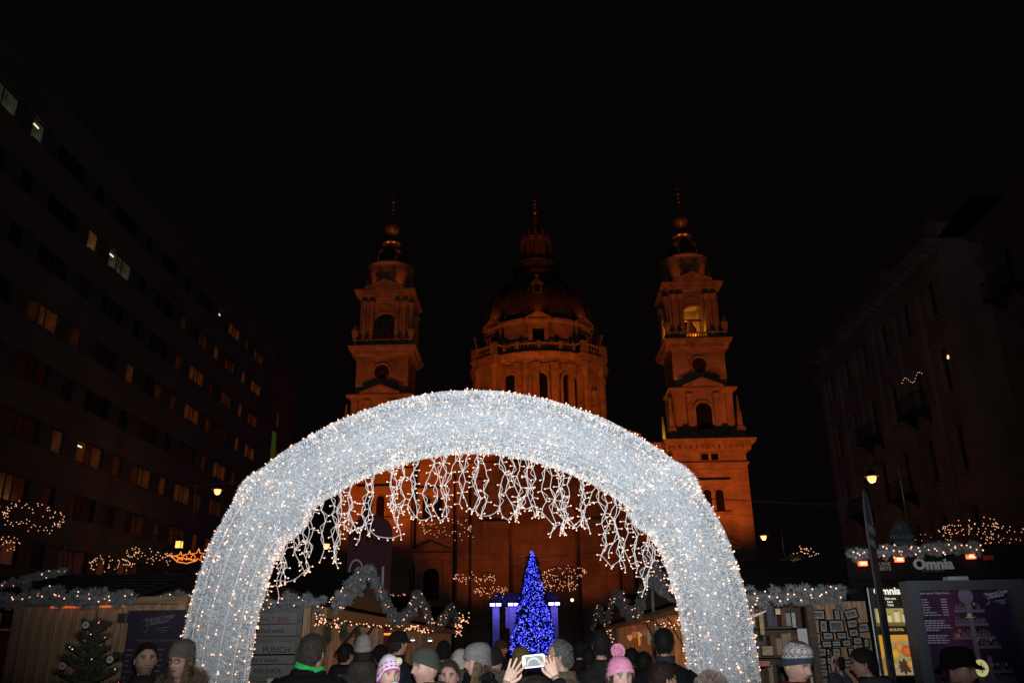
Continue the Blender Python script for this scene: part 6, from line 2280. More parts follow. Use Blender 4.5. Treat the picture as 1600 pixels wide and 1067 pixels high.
def col_mesh(name, V, F, C, mt, smooth=True):
    me = bpy.data.meshes.new(name)
    me.from_pydata([tuple(v) for v in V], [], F)
    me.materials.append(mt)
    ca = me.color_attributes.new('col', 'FLOAT_COLOR', 'POINT')
    ca.data.foreach_set('color', [q for c in C for q in (c[0], c[1], c[2], 1.0)])
    if smooth:
        me.polygons.foreach_set('use_smooth', [True] * len(me.polygons))
    me.update()
    return me


def ell_loft(mb, rings, n=20, wob=0.0, seed=0, p=2.4, cap=True):
    """rings: (cx, cy, z, half width, half depth)"""
    g_ = random.Random(seed)
    ph = [g_.uniform(0, 6.28) for _ in range(6)]
    vs, fs = [], []
    for k, (cx, cy, z, w, d) in enumerate(rings):
        for i in range(n):
            a = 2 * pi * i / n
            c_, s_ = cos(a), sin(a)
            r = (abs(c_) ** p + abs(s_) ** p) ** (-1 / p)
            q = 1 + wob * (sin(3 * a + ph[0] + k * .9) + .7 * sin(7 * a + ph[1] - k * 1.7) + .5 * sin(11 * a + ph[2] + k * 2.3))
            vs.append((cx + w * r * c_ * q, cy + d * r * s_ * q, z))
    for k in range(len(rings) - 1):
        for i in range(n):
            fs.append((k * n + i, k * n + (i + 1) % n, (k + 1) * n + (i + 1) % n, (k + 1) * n + i))
    if cap:
        fs.append(tuple(range(n - 1, -1, -1)))
        fs.append(tuple((len(rings) - 1) * n + i for i in range(n)))
    mb.add(vs, fs)


def limb(mb, pts, rs, n=10, wob=0.0, seed=0):
    m = len(pts) * 5
    c = smoothline(pts, m)
    r = np.interp(np.linspace(0, len(pts) - 1, m), range(len(pts)), rs)
    g_ = random.Random(seed)
    mb.tube(c, [float(q) * (1 + wob * g_.uniform(-1, 1)) for q in r], n)


def add_hand(mb, o, zd, xd, curl=0.35, spread=0.12, size=1.0, bend=1.0, tcurl=.5):
    """palm and five fingers: o wrist, zd towards the fingers, xd towards the thumb side; fingers curl along the palm normal * bend"""
    zd = Vector(zd).normalized()
    xd = (Vector(xd) - zd * Vector(xd).dot(zd)).normalized()
    nd = zd.cross(xd) * bend
    o = Vector(o)
    s = size

    def W(x, y, z):
        return o + (xd * x + nd * y + zd * z) * s
    rings = [(0, .026, .019), (.03, .034, .017), (.06, .041, .0155), (.088, .042, .0135), (.097, .036, .010)]
    vs, fs, n = [], [], 12
    for z, w, d in rings:
        for i in range(n):
            a = 2 * pi * i / n
            vs.append(W(w * cos(a), d * sin(a), z))
    for k in range(len(rings) - 1):
        for i in range(n):
            fs.append((k * n + i, k * n + (i + 1) % n, (k + 1) * n + (i + 1) % n, (k + 1) * n + i))
    fs += [tuple(range(n - 1, -1, -1)), tuple((len(rings) - 1) * n + i for i in range(n))]
    mb.add(vs, fs)
    for k, (x, ln) in enumerate(((.031, .92), (.0105, 1.0), (-.0105, .95), (-.031, .76))):
        p = Vector((x, 0, .086 if k < 3 else .08))
        cu = curl[k] if isinstance(curl, (list, tuple)) else curl
        an, sp = 0.0, spread * (1.5 - k) / 1.5
        pts, rr_ = [p], [.0092]
        for q, l in enumerate((.044, .027, .021)):
            an += cu * (.6 if q == 0 else 1.0)
            p = p + Vector((sin(sp), 0, cos(sp))) * 0 + Vector((sin(sp) * cos(an), sin(an), cos(sp) * cos(an))) * l * ln
            pts.append(p)
            rr_.append(.0092 - .0013 * (q + 1))
        c = smoothline([W(*v) for v in pts], 9)
        mb.tube(c, [float(np.interp(t, [0, .33, .66, .95, 1], [.0092, .0085, .0077, .0064, .003])) * s for t in np.linspace(0, 1, 9)], 8)
    pts = [(.022, .004, .012), (.045, .010, .040), (.060, .016 + .02 * tcurl, .066), (.062 - .01 * tcurl, .02 + .035 * tcurl, .090)]
    c = smoothline([W(*v) for v in pts], 9)
    mb.tube(c, [float(np.interp(t, [0, .4, .8, .96, 1], [.0145, .0115, .0092, .007, .003])) * s for t in np.linspace(0, 1, 9)], 8)


SK = (.36, .22, .165)
PN = [0]


def person(label, px, ptop, Y, face=0.0, hd=0.0, tilt=0.0, lean=0.0, coat=(.02, .02, .022), coat_rough=.85, skin=SK, hair=None, hairc=(.03, .02, .015), hat=None, hatc=(.1, .1, .1),
           stub=0.0, collar='stand', collarc=None, arms='down', legs=(.02, .02, .025), gl=False, brow=None, lip=None, bulk=1.0, hscale=1.0, group=None, H=None, seated_z=None, hat_fn=None, small=False, absolute=False, croll=0.0, hunch=0.0):
    """face: direction the body faces in degrees (0 towards the viewer of the photograph, -90 to image left); hd: extra head turn"""
    PN[0] += 1
    sd = PN[0]
    p = at(px, ptop, Y)
    extra = {None: .018 if hair else 0.0, 'beanie': .03, 'pom': .035, 'slouch': .05, 'felt': .05, 'child': .035, 'nordic': .045, 'fur': .05, 'cap': .03}[hat]
    Ht = H or (p.z - extra)
    s = Ht / 1.75
    hs = hscale * (0.86 if small else 1.0) * (.6 + .4 * s)
    hc = Vector((0, -.02 + lean * -.1, Ht - .118 * hs))
    Mh = Matrix.Translation(hc) @ Matrix.Rotation(R(hd), 4, 'Z') @ Matrix.Rotation(R(tilt), 4, 'X') @ Matrix.Scale(hs, 4)
    brow = brow or tuple(q * .8 for q in hairc)
    lip = lip or (skin[0] * .85, skin[1] * .50, skin[2] * .52)
    zb = seated_z or 0.0

    # --- body: one mesh of head, neck, trunk, arms, hands, legs
    V, F, C = [], [], []
    for j in range(NV + 1):
        for i in range(NU):
            x, y, z, th, fr = head_point(i, j)
            V.append(Mh @ Vector((x, y, z)))
            C.append(skin_colour(x, y, z, fr, skin, lip, brow, stub))
    for j in range(NV):
        for i in range(NU):
            F.append((j * NU + i, j * NU + (i + 1) % NU, (j + 1) * NU + (i + 1) % NU, (j + 1) * NU + i))
    mb = MB()
    for sx in (-1, 1):                         # ears
        b0 = len(mb.v)
        mb.ball((0, 0, 0), 1, 8, 6)
        for q in range(b0, len(mb.v)):
            v = mb.v[q]
            mb.v[q] = tuple(Mh @ Vector((sx * (.0775 + .007 * v[0] * sx + .006 * max(0, v[1])), .012 + .016 * v[1], .0 + .030 * v[2])))
    sh = 1.41 * s if not seated_z else Ht - .33 * s
    sh = min(sh, Ht - .31 * hs) + hunch
    T = zb
    limb(mb, [hc + Vector((0, .02, -.06)), hc + Vector((0, .035, -.13)), Vector((0, .02, sh + .02))], [.052, .05, .07], 12)
    ell_loft(mb, [(0, 0, T + (.86 if not seated_z else .0) * s, .15 * s, .10 * s), (0, 0, sh - .35 * s, .13 * s, .09 * s), (0, 0, sh - .1 * s, .16 * s, .10 * s), (0, .01, sh + .03, .12 * s, .075 * s), (0, .015, sh + .07, .05, .05)], 14)
    w_s = .185 * s * (.95 + .05 * bulk)
    S = {k: Vector((k * w_s, .01, sh - .01)) for k in (-1, 1)}
    if arms == 'down':
        J = {k: (S[k], S[k] + Vector((k * .06, .02, -.29)) * s, S[k] + Vector((k * .05, -.06, -.54)) * s) for k in (-1, 1)}
    elif isinstance(arms, dict):
        J = {}
        for k in (-1, 1):
            J[k] = (S[k], *[Vector(q) for q in arms[k]]) if arms.get(k) else (S[k], S[k] + Vector((k * .06, .02, -.29)) * s, S[k] + Vector((k * .05, -.06, -.54)) * s)
    for k in (-1, 1):
        a, b_, c = J[k]
        limb(mb, [a, b_, c], [.05 * s, .042 * s, .028 * s], 8)
        d = (c - b_).normalized()
        hnd = arms.get(('h', k)) if isinstance(arms, dict) else None
        if hnd:
            add_hand(mb, c, hnd[0], hnd[1], hnd[2], hnd[3], .88 * hs, hnd[4], hnd[5])
        else:
            add_hand(mb, c, d, Vector((0, -1, 0)), .3, .1, .95 * hs, -k)
    if not seated_z:
        for k in (-1, 1):
            limb(mb, [(k * .09 * s, 0, .9 * s), (k * .1 * s, -.01, .5 * s), (k * .1 * s, .02, .1)], [.085 * s, .06 * s, .042 * s], 8)
            ell_loft(mb, [(k * .1 * s, -.04, .02, .042, .11), (k * .1 * s, -.03, .07, .04, .1), (k * .1 * s, .01, .12, .035, .045)], 10)
    n0 = len(V)
    V += [Vector(v) for v in mb.v]
    F += [tuple(n0 + q for q in f) for f in mb.f]
    C += [list(skin)] * len(mb.v)
    root = place('person', col_mesh('person', V, F, C, SKINM), None, (p.x, Y, 0), R(face) + (0 if absolute else atan2(-p.x, Y)))
    tag(root, label, 'person', group)
    # --- eyes
    for sx in (-1, 1):
        e = MB()
        c0 = Mh @ Vector((sx * .031, -.0690, .0135))
        e.ball(tuple(c0), .0122 * hs, 10, 8)
        c1 = Mh @ Vector((sx * .031 + .001, -.0770, .0130))
        e.ball(tuple(c1), .0070 * hs, 8, 6, mi=1)
        e.build('eye', [EYEW, EYED], root, True)
    # --- coat
    cm = mat('coat_%d' % sd, tuple(q * .62 for q in coat), .95, .3, 14, .5, spec=.08)
    ct = MB()
    B = bulk * s
    low = T + (.74 * s if not seated_z else 0.02)
    rings = [(0, 0, low, .225 * B, .165 * B), (0, .005, low + (sh - low) * .3, .205 * B, .155 * B), (0, .005, low + (sh - low) * .55, .212 * B, .158 * B), (0, .005, sh - .14 * s, .222 * B, .155 * B),
             (0, .008, sh - .04 * s, .205 * B, .135 * B), (0, .012, sh + .02 * s, .168 * B, .115 * B), (0, .016, sh + .06 * s, .105 * B, .092 * B), (0, .02, sh + .085 * s, .078, .080)]
    ell_loft(ct, rings, 28, .012, sd)
    for k in (-1, 1):
        a, b_, c = J[k]
        d = (c - b_)
        c2 = b_ + d * (.93 if not (isinstance(arms, dict) and arms.get(('h', k))) else .88)
        a2 = a + Vector((-k * .05, 0, -.035)) * s
        limb(ct, [a2, a + (b_ - a) * .35, b_, b_ + d * .5, c2], [.085 * B, .078 * B, .068 * B, .058 * B, .046 * B], 12, .035, sd * 3 + k)
    ct.build('coat', cm, root, True)
    # collar / scarf / hood
    cc = mat('collar_%d' % sd, tuple(q * .7 for q in (collarc or coat)), .95, .25, 18, .4, spec=.08)
    zn = sh + .07 * s
    if collar == 'stand':
        m = MB()
        ell_loft(m, [(0, .012, zn - .03, .095, .092), (0, .012, zn + .02, .085, .088), (0, .012, zn + .07, .088, .092), (0, .012, zn + .068, .078, .082), (0, .012, zn + .0, .074, .078)], 20, .01, sd, 2.0, False)
        if croll:
            m = MB()
            ell_loft(m, [(0, .02, zn + .03, .106, .108), (0, .02, zn + .065, .100, .104), (0, .02, zn + .062, .09, .094), (0, .02, zn + .03, .096, .098)], 22, .012, sd, 2.0, False)
            cl_ = MB()
            ell_loft(cl_, [(0, .01, zn - .06, .17, .14), (0, .016, zn - .01, .128, .122), (0, .02, zn + .035, .108, .110), (0, .02, zn + .03, .09, .09)], 22, .012, sd, 2.0, False)
            cl_.build('coat_collar', cm, root, True)
        co_ = m.build('collar', cc, root, True)
        if croll:
            co_.matrix_local = Matrix.Translation((0, .012, zn)) @ Matrix.Rotation(R(croll), 4, 'Y') @ Matrix.Translation((0, -.012, -zn))
    elif collar == 'lapel':
        m = MB()
        ell_loft(m, [(0, .02, zn - .07, .15, .125), (0, .018, zn - .005, .108, .105), (0, .02, zn + .055, .09, .096), (0, .02, zn + .05, .08, .086), (0, .015, zn - .03, .09, .09)], 22, .015, sd, 2.0, False)
        m.build('collar', cc, root, True)
    elif collar == 'scarf':
        for t, (rz_, r0, r1) in enumerate(((zn - .02, .112, .04), (zn + .035, .098, .036))):
            m = MB()
            pts = [Vector((r0 * cos(a) * 1.02, .012 + r0 * sin(a), rz_ + .012 * sin(2 * a + t))) for a in np.linspace(0, 2 * pi, 25)]
            m.tube(pts, [r1 * (1 + .12 * sin(5 * a + t)) for a in np.linspace(0, 2 * pi, 25)], 9, cap=False)
            m.build('scarf', cc, root, True)
    elif collar == 'fur':
        g_ = np.random.default_rng(sd)
        n = 2600
        th = g_.random(n) * 2 * pi
        ps = g_.random(n) * 2 * pi
        r0 = .135 + .02 * np.sin(th)
        cen = np.stack([r0 * np.cos(th), .03 + r0 * np.sin(th) * 1.0, np.full(n, zn + .01) + .05 * np.sin(th)], 1)
        dr = np.stack([np.cos(ps) * np.cos(th), np.cos(ps) * np.sin(th), np.sin(ps)], 1)
        place('fur_trim', blades('fur_trim', cen + dr * .035, dr + g_.normal(size=(n, 3)) * .4, .035, .0045, mat('fur_%d' % sd, collarc or (.16, .1, .06), .9, .3, 30, island=.6)), root, kind='stuff')
        m = MB()
        m.tube([Vector((.135 * cos(a), .03 + .135 * sin(a), zn + .01 + .05 * sin(a))) for a in np.linspace(0, 2 * pi, 21)], .04, 8, cap=False)
        m.build('hood_rim', cc, root, True)
    elif collar == 'hood':
        m = MB()
        ell_loft(m, [(0, .05, zn - .1, .15, .12), (0, .06, zn - .03, .155, .14), (0, .055, zn + .03, .13, .125), (0, .04, zn + .06, .105, .105), (0, .02, zn + .03, .09, .09)], 22, .03, sd, 2.0, False)
        m.build('hood', cc, root, True)
    # --- trousers and boots
    if not seated_z:
        m = MB()
        for k in (-1, 1):
            limb(m, [(k * .07 * s, 0, .92 * s), (k * .1 * s, -.005, .5 * s), (k * .1 * s, .02, .09)], [.115 * s, .085 * s, .065 * s], 10, .03, sd)
        m.build('trousers', mat('trousers_%d' % sd, legs, .9, .2, 12, .3, spec=.1), root, True)
        for k in (-1, 1):
            m = MB()
            ell_loft(m, [(k * .1 * s, -.045, 0, .05, .13), (k * .1 * s, -.045, .05, .052, .13), (k * .1 * s, -.02, .09, .047, .1), (k * .1 * s, .015, .16, .05, .055), (k * .1 * s, .015, .22, .055, .06)], 12)
            m.build('boot', mat('boot_leather', (.02, .015, .012), .5, .2, 12), root, True)
    # --- hair
    hm = mat('hair_%d' % sd, tuple(q * .8 for q in hairc), .75, .4, 40, island=.6, spec=.15)
    g_ = np.random.default_rng(sd + 100)
    if hair:
        V, F, idx = [], [], {}
        keep = {}
        for j in range(NV + 1):
            for i in range(NU):
                x, y, z, th, fr = head_point(i, j)
                rec = .03 if hair == 'receding' and fr > .3 else 0.0
                keep[(i, j)] = z > hairline(th) + rec
        for j in range(NV):
            for i in range(NU):
                q = [(i, j), ((i + 1) % NU, j), ((i + 1) % NU, j + 1), (i, j + 1)]
                if sum(keep[w] for w in q) >= 3:
                    f = []
                    for w in q:
                        if w not in idx:
                            idx[w] = len(V)
                            z0 = head_point(*w)[2]
                            off = (.007 + .012 * max(0, z0 / .118)) * (1 if hair != 'crop' else .55) + .004 * sin(w[0] * 1.3) * sin(w[1] * 1.7)
                            if not keep[w]:
                                off = .002
                            V.append(Mh @ Vector(head_point(w[0], w[1], off)[:3]))
                        f.append(idx[w])
                    F.append(tuple(f))
        me = bpy.data.meshes.new('hair')
        me.from_pydata([tuple(v) for v in V], [], F)
        me.materials.append(hm)
        me.polygons.foreach_set('use_smooth', [True] * len(me.polygons))
        ho = place('hair', me, root)
        n = 2200
        ii, jj = g_.integers(0, NU, n * 2), g_.integers(NV // 4, NV + 1, n * 2)
        P, D = [], []
        for a, b_ in zip(ii, jj):
            if keep[(int(a), int(b_))] and len(P) < n:
                x, y, z, th, fr = head_point(int(a), int(b_), .008)
                P.append(tuple(Mh @ Vector((x, y, z))))
                dv = Vector((x * .6, y * .6, z * .2)).normalized() * .38 + Vector((g_.normal() * .35, g_.normal() * .35, -.85 + .3 * g_.normal()))
                if z > .07:
                    dv += Vector((.3 * g_.normal(), .5, .75))
                D.append(tuple(Mh.to_3x3() @ dv))
        if P:
            place('hair_strand', blades('hair_strand', P, D, .026 if hair != 'crop' else .013, .0035, hm, .3), ho, kind='stuff')
    if hair == 'long' or (hat and hair == 'longhat'):
        n = 300
        Vv, Ff = [], []
        for k in range(n):
            a = g_.choice([-1, 1]) * g_.uniform(1.05, pi)
            st = Mh @ Vector((.079 * sin(a), -.10 * cos(a) * (.9 if abs(a) < 1.6 else 1), g_.uniform(-.03, .06)))
            ln = g_.uniform(.22, .40)
            outx = Vector((sin(a), -cos(a), 0)) * g_.uniform(.01, .06)
            if abs(a) < 1.8:
                outx += Vector((0, -.05, 0))
            pts = [st + (Mh.to_3x3() @ outx) * t + Vector((.008 * sin(6 * t + k), 0, -ln * t)) for t in np.linspace(0, 1, 6)]
            sdv = Vector((cos(a), sin(a), 0)) * .0045
            b0 = len(Vv)
            for q, pt in enumerate(pts):
                w = 1.0 if q < 5 else .3
                Vv += [tuple(pt - sdv * w), tuple(pt + sdv * w)]
            Ff += [(b0 + 2 * q, b0 + 2 * q + 1, b0 + 2 * q + 3, b0 + 2 * q + 2) for q in range(5)]
        place('hair_strand', np_mesh('hair_strand', Vv, Ff, hm), root, kind='stuff')
    # --- hats
    if hat in ('beanie', 'pom', 'slouch', 'child', 'nordic', 'cap'):
        nt_, na_ = (44, 96) if hat_fn else (26, 40)
        top = {'beanie': .152, 'pom': .150, 'slouch': .172, 'child': .158, 'nordic': .166, 'cap': .145}[hat]
        V, C = [], []
        for j in range(nt_ + 1):
            t = j / nt_
            for i in range(na_):
                th = 2 * pi * i / na_
                fr = (1 + cos(th)) / 2
                e0 = -.028 + .076 * fr ** 1.3
                if hat == 'child':
                    e0 = -.04 + .09 * fr ** 2.2 - .05 * max(0, sin(th) ** 2 - .5) * 2
                if hat in ('cap',):
                    e0 = .03
                tt = t ** .85
                z = e0 + (top - e0) * tt
                k = max(0.0, 1 - tt ** (3.0 if hat != 'nordic' else 4.2)) ** .5
                if hat == 'slouch':
                    k = max(0.0, 1 - tt ** 4.6) ** .5 * (1 + .05 * tt)
                thick = .013 + (.007 if t < .2 and hat != 'child' else 0) + (.0022 * sin(th * 34) if not hat_fn else 0)
                x = (.0765 + thick) * sin(th) * k
                y = -(.099 + thick) * cos(th) * k
                if hat == 'slouch':
                    y += .025 * tt * tt
                if e0 < 0 and t < .1 and hat == 'child':
                    x *= .97
                V.append(Mh @ Vector((x, y + .004, z)))
                C.append(hat_fn(th / (2 * pi), t) if hat_fn else [q * (.82 + .36 * hsh(i // 2, j // 1, sd)) for q in hatc])
        F = [(j * na_ + i, j * na_ + (i + 1) % na_, (j + 1) * na_ + (i + 1) % na_, (j + 1) * na_ + i) for j in range(nt_) for i in range(na_)]
        ho = place('hat', col_mesh('hat', V, F, C, KNIT), root)
        if hat == 'cap':
            m = MB()
            for j_ in range(1):
                pts = [(.09 * sin(a), -.10 * cos(a) - .055 * cos(a), .036 - .012 * cos(a)) for a in np.linspace(-1.1, 1.1, 13)]
                inn_ = [(.083 * sin(a), -.105 * cos(a), .042) for a in np.linspace(-1.1, 1.1, 13)]
                vs = [Mh @ Vector(q) for q in pts + inn_] + [Mh @ (Vector(q) - Vector((0, 0, .006))) for q in pts + inn_]
                fs = []
                for q in range(12):
                    fs += [(q, q + 1, 14 + q, 13 + q), (26 + q + 1, 26 + q, 39 + q, 40 + q), (q + 1, q, 26 + q, 27 + q)]
                m.add(vs, fs)
            m.build('peak', mat('hatcol_%d' % sd, hatc, .9, .2, 20), ho, True)
        if hat in ('pom',):
            n = 900
            d = g_.normal(size=(n, 3))
            d /= np.linalg.norm(d, axis=1)[:, None]
            c0 = np.array(tuple(Mh @ Vector((0, .015, .178))))
            pmm = mat('pom_%d' % sd, hatc, .95, .15, 30, island=.35)
            place('pompom', blades('pompom', c0 + d * .022, d + g_.normal(size=d.shape) * .4, .026, .006, pmm, .8), ho, kind='stuff')
            MB().ball(tuple(c0), .034, 12, 8).build('pompom_core', pmm, ho, True)
    elif hat == 'felt':
        m = MB()
        prof = [(.0, .158), (.055, .155), (.085, .135), (.097, .10), (.100, .055), (.104, .045), (.138, .026), (.144, .02), (.138, .018), (.1, .036), (.09, .04)]
        b0 = len(m.v)
        m.lathe(prof, 30)
        for q in range(b0, len(m.v)):
            v = Vector(m.v[q])
            m.v[q] = tuple(Mh @ (Matrix.Rotation(R(-7), 3, 'X') @ Vector((v.x * .96, v.y * 1.1, v.z + (.012 * sin(2 * atan2(v.y, v.x)) if v.xy.length > .12 else 0)))))
        ho = m.build('hat', mat('felt_hat_%d' % sd, tuple(q * .6 for q in hatc), .95, .2, 20, spec=.05), root, True)
    elif hat == 'fur':
        n = 5200
        d = g_.normal(size=(n, 3))
        d /= np.linalg.norm(d, axis=1)[:, None]
        d = d[(d[:, 2] > -.45)]
        d = d[~((d[:, 1] < -.35) & (d[:, 2] < .35))]
        n = len(d)
        P = np.array([tuple(Mh @ Vector((v[0] * .10, v[1] * .12, v[2] * .135 + .01))) for v in d])
        DD = d @ np.array(Mh.to_3x3()).T
        place('hat', blades('hat', P, DD + g_.normal(size=(n, 3)) * 8e-1, .034, .005, mat('fur_hat_%d' % sd, hatc, .9, .35, 30, island=.75), .5), root)
        m = MB()
        m.ball((0, 0, 0), 1, 18, 12)
        m.v = [tuple(Mh @ Vector((v[0] * .098, v[1] * .117 + .012, v[2] * .13 + .022 + max(0, -v[1]) * .02))) for v in m.v]
        m.build('hood_lining', mat('fur_core_%d' % sd, tuple(q * .5 for q in hatc), .9, .3, 30), root, True)
    if gl:
        m = MB()
        for sx in (-1, 1):
            m.tube([Mh @ Vector((sx * .032 + .022 * cos(a), -.0955 + .12 * (.022 * cos(a) * sx) ** 1 * sx * sx, .012 + .016 * sin(a))) for a in np.linspace(0, 2 * pi, 17)], .0026 * hs, 6, cap=False)
            m.tube([Mh @ Vector((sx * .054, -.092, .016)), Mh @ Vector((sx * .078, -.05, .016)), Mh @ Vector((sx * .08, .01, .014))], .0022 * hs, 5)
        m.tube([Mh @ Vector((-.010, -.0985, .016)), Mh @ Vector((0, -.102, .018)), Mh @ Vector((.010, -.0985, .016))], .0022 * hs, 5)
        m.build('glasses', mat('glasses_frame', (.012, .01, .01), .3, .1, 10), root)
    root['sh'] = sh
    return root, Mh, J


def nordic(u, v):
    """knitted snow pattern: dark crown, zigzags, diamonds, navy cuff"""
    wht_, red, nav, dk = (.42, .40, .40), (.10, .022, .035), (.028, .034, .055), (.05, .052, .055)
    c = (u * 18) % 1.0
    tri = abs(c - .5) * 2
    if v < .22:
        return nav
    if v < .31:
        return nav if (v - .22) / .09 < 1 - abs(((u * 36) % 1) - .5) * 2 else wht_
    if v < .50:
        w = (v - .31) / .19
        return red if abs(tri - w) < .16 else (dk if abs(tri - ((w + .45) % 1)) < .13 else wht_)
    if v < .64:
        w = abs((v - .57) / .07)
        t2 = abs(((u * 14) % 1) - .5) * 2
        return red if .42 < t2 + w * .8 < .85 else wht_
    if v < .84:
        w = (v - .64) / .20
        return red if abs((1 - tri) - w) < .16 else (dk if abs((1 - tri) - ((w + .5) % 1)) < .14 else wht_)
    if v < .9:
        return dk if abs(((u * 30) % 1) - .5) < .25 else wht_
    return (.055, .062, .065)


def childhat(u, v):
    pk, wh, mg = (.60, .30, .42), (.66, .58, .66), (.40, .045, .22)
    if v < .07:
        return mg
    for c0, n in ((.24, 16), (.50, 14)):
        w = abs(v - c0) / .065
        if w < 1:
            t = abs(((u * n) % 1) - .5) * 2
            return mg if t + w < 1.0 else wh
    if .33 < v < .40 or .60 < v < .66:
        return (.58, .42, .60)
    return wh if v < .78 else (.62, .5, .62)


# ---- by the plank hut
person('man with short dark hair and goatee in a black jacket before the purple banner', 231, 1003, 6.9, 4, 4, 0, coat=(.012, .012, .013), hair='crop', hairc=(.010, .008, .007), stub=.42, skin=(.30, .175, .125), collar='lapel', collarc=(.03, .018, .016))
person('smiling woman in a grey beanie and black glasses with long fair hair and fur hood', 288, 998, 6.7, -22, -10, 2, coat=(.02, .012, .014), hair='longhat', hairc=(.20, .13, .07), hat='slouch', hatc=(.085, .070, .060), collar='fur', collarc=(.14, .085, .055), gl=True, skin=(.34, .20, .15), brow=(.12, .08, .05))
# ---- under the arch
person('man seen from behind in a black coat with a bright green collar', 487, 990, 5.9, 158, 4, 12, coat=(.007, .007, .008), hair='short', hairc=(.035, .026, .02), collar='stand', collarc=(.03, .42, .09), bulk=1.5, croll=-16, hunch=.045)
person('person in a grey coat and white pompom hat, back turned to the wine stall', 569, 990, 9.2, 172, 0, 0, coat=(.06, .052, .042), hair='longhat', hairc=(.03, .02, .015), hat='beanie', hatc=(.22, .20, .18), collar='hood')
person('man in a dark cap and checked jacket walking away between the stalls', 622, 984, 9.6, 150, -20, 0, coat=(.02, .022, .03), hair='short', hat='cap', hatc=(.008, .008, .008), collar='stand')
man, Mm, Jm = person('man in a dark green knitted beanie looking aside, olive parka', 668, 1010, 6.4, -38, -20, 0, coat=(.12, .105, .075), hat='beanie', hatc=(.040, .046, .036), skin=(.36, .215, .165), stub=.22, hairc=(.05, .035, .025), collar='hood', collarc=(.13, .11, .08),
                     arms={1: None, -1: None})
person('small child in a pink and white patterned bobble hat with a pacifier', 607, 1022, 6.15, 12, 8, 4, coat=(.45, .17, .24), hat='child', hatc=(.6, .5, .6), hat_fn=childhat, H=at(607, 1022, 6.15).z - .03, hscale=.90, seated_z=.72, skin=(.48, .30, .24), collar='hood', collarc=(.45, .17, .24), hairc=(.2, .12, .06))
child = [o_ for o_ in COL.objects if o_.get('label', '').startswith('small child')][0]
hz_ = at(607, 1022, 6.15).z - .03 - .118 * .86
m = MB()
m.ball((.012, -.118, hz_ - .058), .021, 12, 8, (1.25, .45, .95))
m.tube([Vector((.012 + .012 * cos(a), -.134, hz_ - .058 + .012 * sin(a))) for a in np.linspace(0, 2 * pi, 13)], .003, 5, cap=False)
o = m.build('pacifier', mat('mint_plastic', (.35, .55, .5), .35, .05, 8), None, True, child.location)
o.rotation_euler = (0, 0, child.rotation_euler.z + R(8))
tag(o, 'pale mint pacifier in the mouth of the small child', 'pacifier')
p_ = at(607, 1022, 6.15)
MB().ball((0, 0, 0), .026, 12, 8, (1, .35, 1)).build('hat_badge', mat('badge_beige', (.45, .38, .25), .7, .3, 60), child, True, (.052, -.098, hz_ + .088))
person('woman with brown hair tied back facing the camera, sunglasses pushed up', 702, 1031, 7.2, -8, 2, 0, coat=(.014, .013, .014), hair='short', hairc=(.05, .03, .02), skin=(.36, .21, .165), collar='scarf', collarc=(.02, .02, .022))
person('person in a white knitted hat behind the woman with brown hair', 721, 1013, 8.2, 200, -40, 0, coat=(.05, .045, .04), hat='beanie', hatc=(.26, .24, .21), hair='longhat', hairc=(.12, .08, .05), collar='scarf', collarc=(.1, .09, .08))
person('woman in a tall grey beanie looking aside over a black scarf, fair hair', 748, 1003, 7.5, -42, -28, 2, coat=(.010, .010, .011), hat='slouch', hatc=(.15, .14, .145), hair='longhat', hairc=(.17, .11, .06), skin=(.40, .25, .20), collar='scarf', collarc=(.01, .01, .011))
person('person in a dark hat and hood turned away beside the tall grey beanie', 770, 1010, 8.6, 150, 0, 0, coat=(.012, .012, .013), hat='beanie', hatc=(.012, .012, .013), collar='fur', collarc=(.12, .1, .09))
person('man with a red-lit face and pale-edged cap in front of the stage posts', 783, 998, 12.5, -12, 0, 0, coat=(.02, .015, .015), hat='cap', hatc=(.05, .02, .02), skin=(.34, .10, .07), collar='stand')  # red light on the face is put into the skin colour
person('person in a mustard beanie seen from behind below the blue tree', 814, 1009, 8.4, 185, 0, 0, coat=(.05, .042, .035), hat='beanie', hatc=(.085, .06, .02), collar='hood')
person('grey-haired man with glasses in a tan coat seen in profile', 876, 1000, 7.3, -118, 22, -4, coat=(.165, .115, .075), hair='receding', hairc=(.10, .095, .09), skin=(.34, .195, .145), gl=True, collar='lapel', collarc=(.15, .105, .07), bulk=1.15)
# photographer with a phone held up
pc = at(834, 1032, 4.95)
pb_ = at(838, 1058, 4.55)
hl, hr = at(791, 1066, 4.90), at(872, 1060, 4.92)
hr = at(868, 1058, 4.92)


def loc_(v):                                   # into the frame of a person at pb_ turned 180 degrees
    d = Vector(v) - Vector((pb_.x, 4.55, 0))
    return Vector((-d.x, -d.y, d.z))


zdl = at(815, 1024, 4.96) - hl
zdr = at(855, 1028, 4.95) - hr
neg = lambda v: Vector((-v.x, -v.y, v.z))
arms_ = {1: (loc_(Vector((hl.x - .05, 4.72, hl.z - .26))), loc_(hl)), -1: (loc_(Vector((hr.x + .09, 4.74, hr.z - .22))), loc_(hr)),
         ('h', 1): (neg(zdl), neg(Vector((1, .1, -.25))), [.05, .16, .22, .28], .30, -1, .5), ('h', -1): (neg(zdr), neg(Vector((-.75, .25, .9))), [.55, .75, .8, .85], .10, 1, .4)}
person('dark-haired photographer seen from behind holding a white phone up with both hands', 838, 1058, 4.55, 180, 0, -6, coat=(.012, .011, .014), hair='short', hairc=(.018, .012, .009), arms=arms_, skin=(.36, .235, .175), collar='stand', hscale=1.0, absolute=True)
ph_ = thing('smartphone', 'white smartphone held up sideways with its screen showing the arch', 'phone', pc)
ph_.rotation_euler = (R(6), R(-5), 0)
pw_, phh = .128, .068
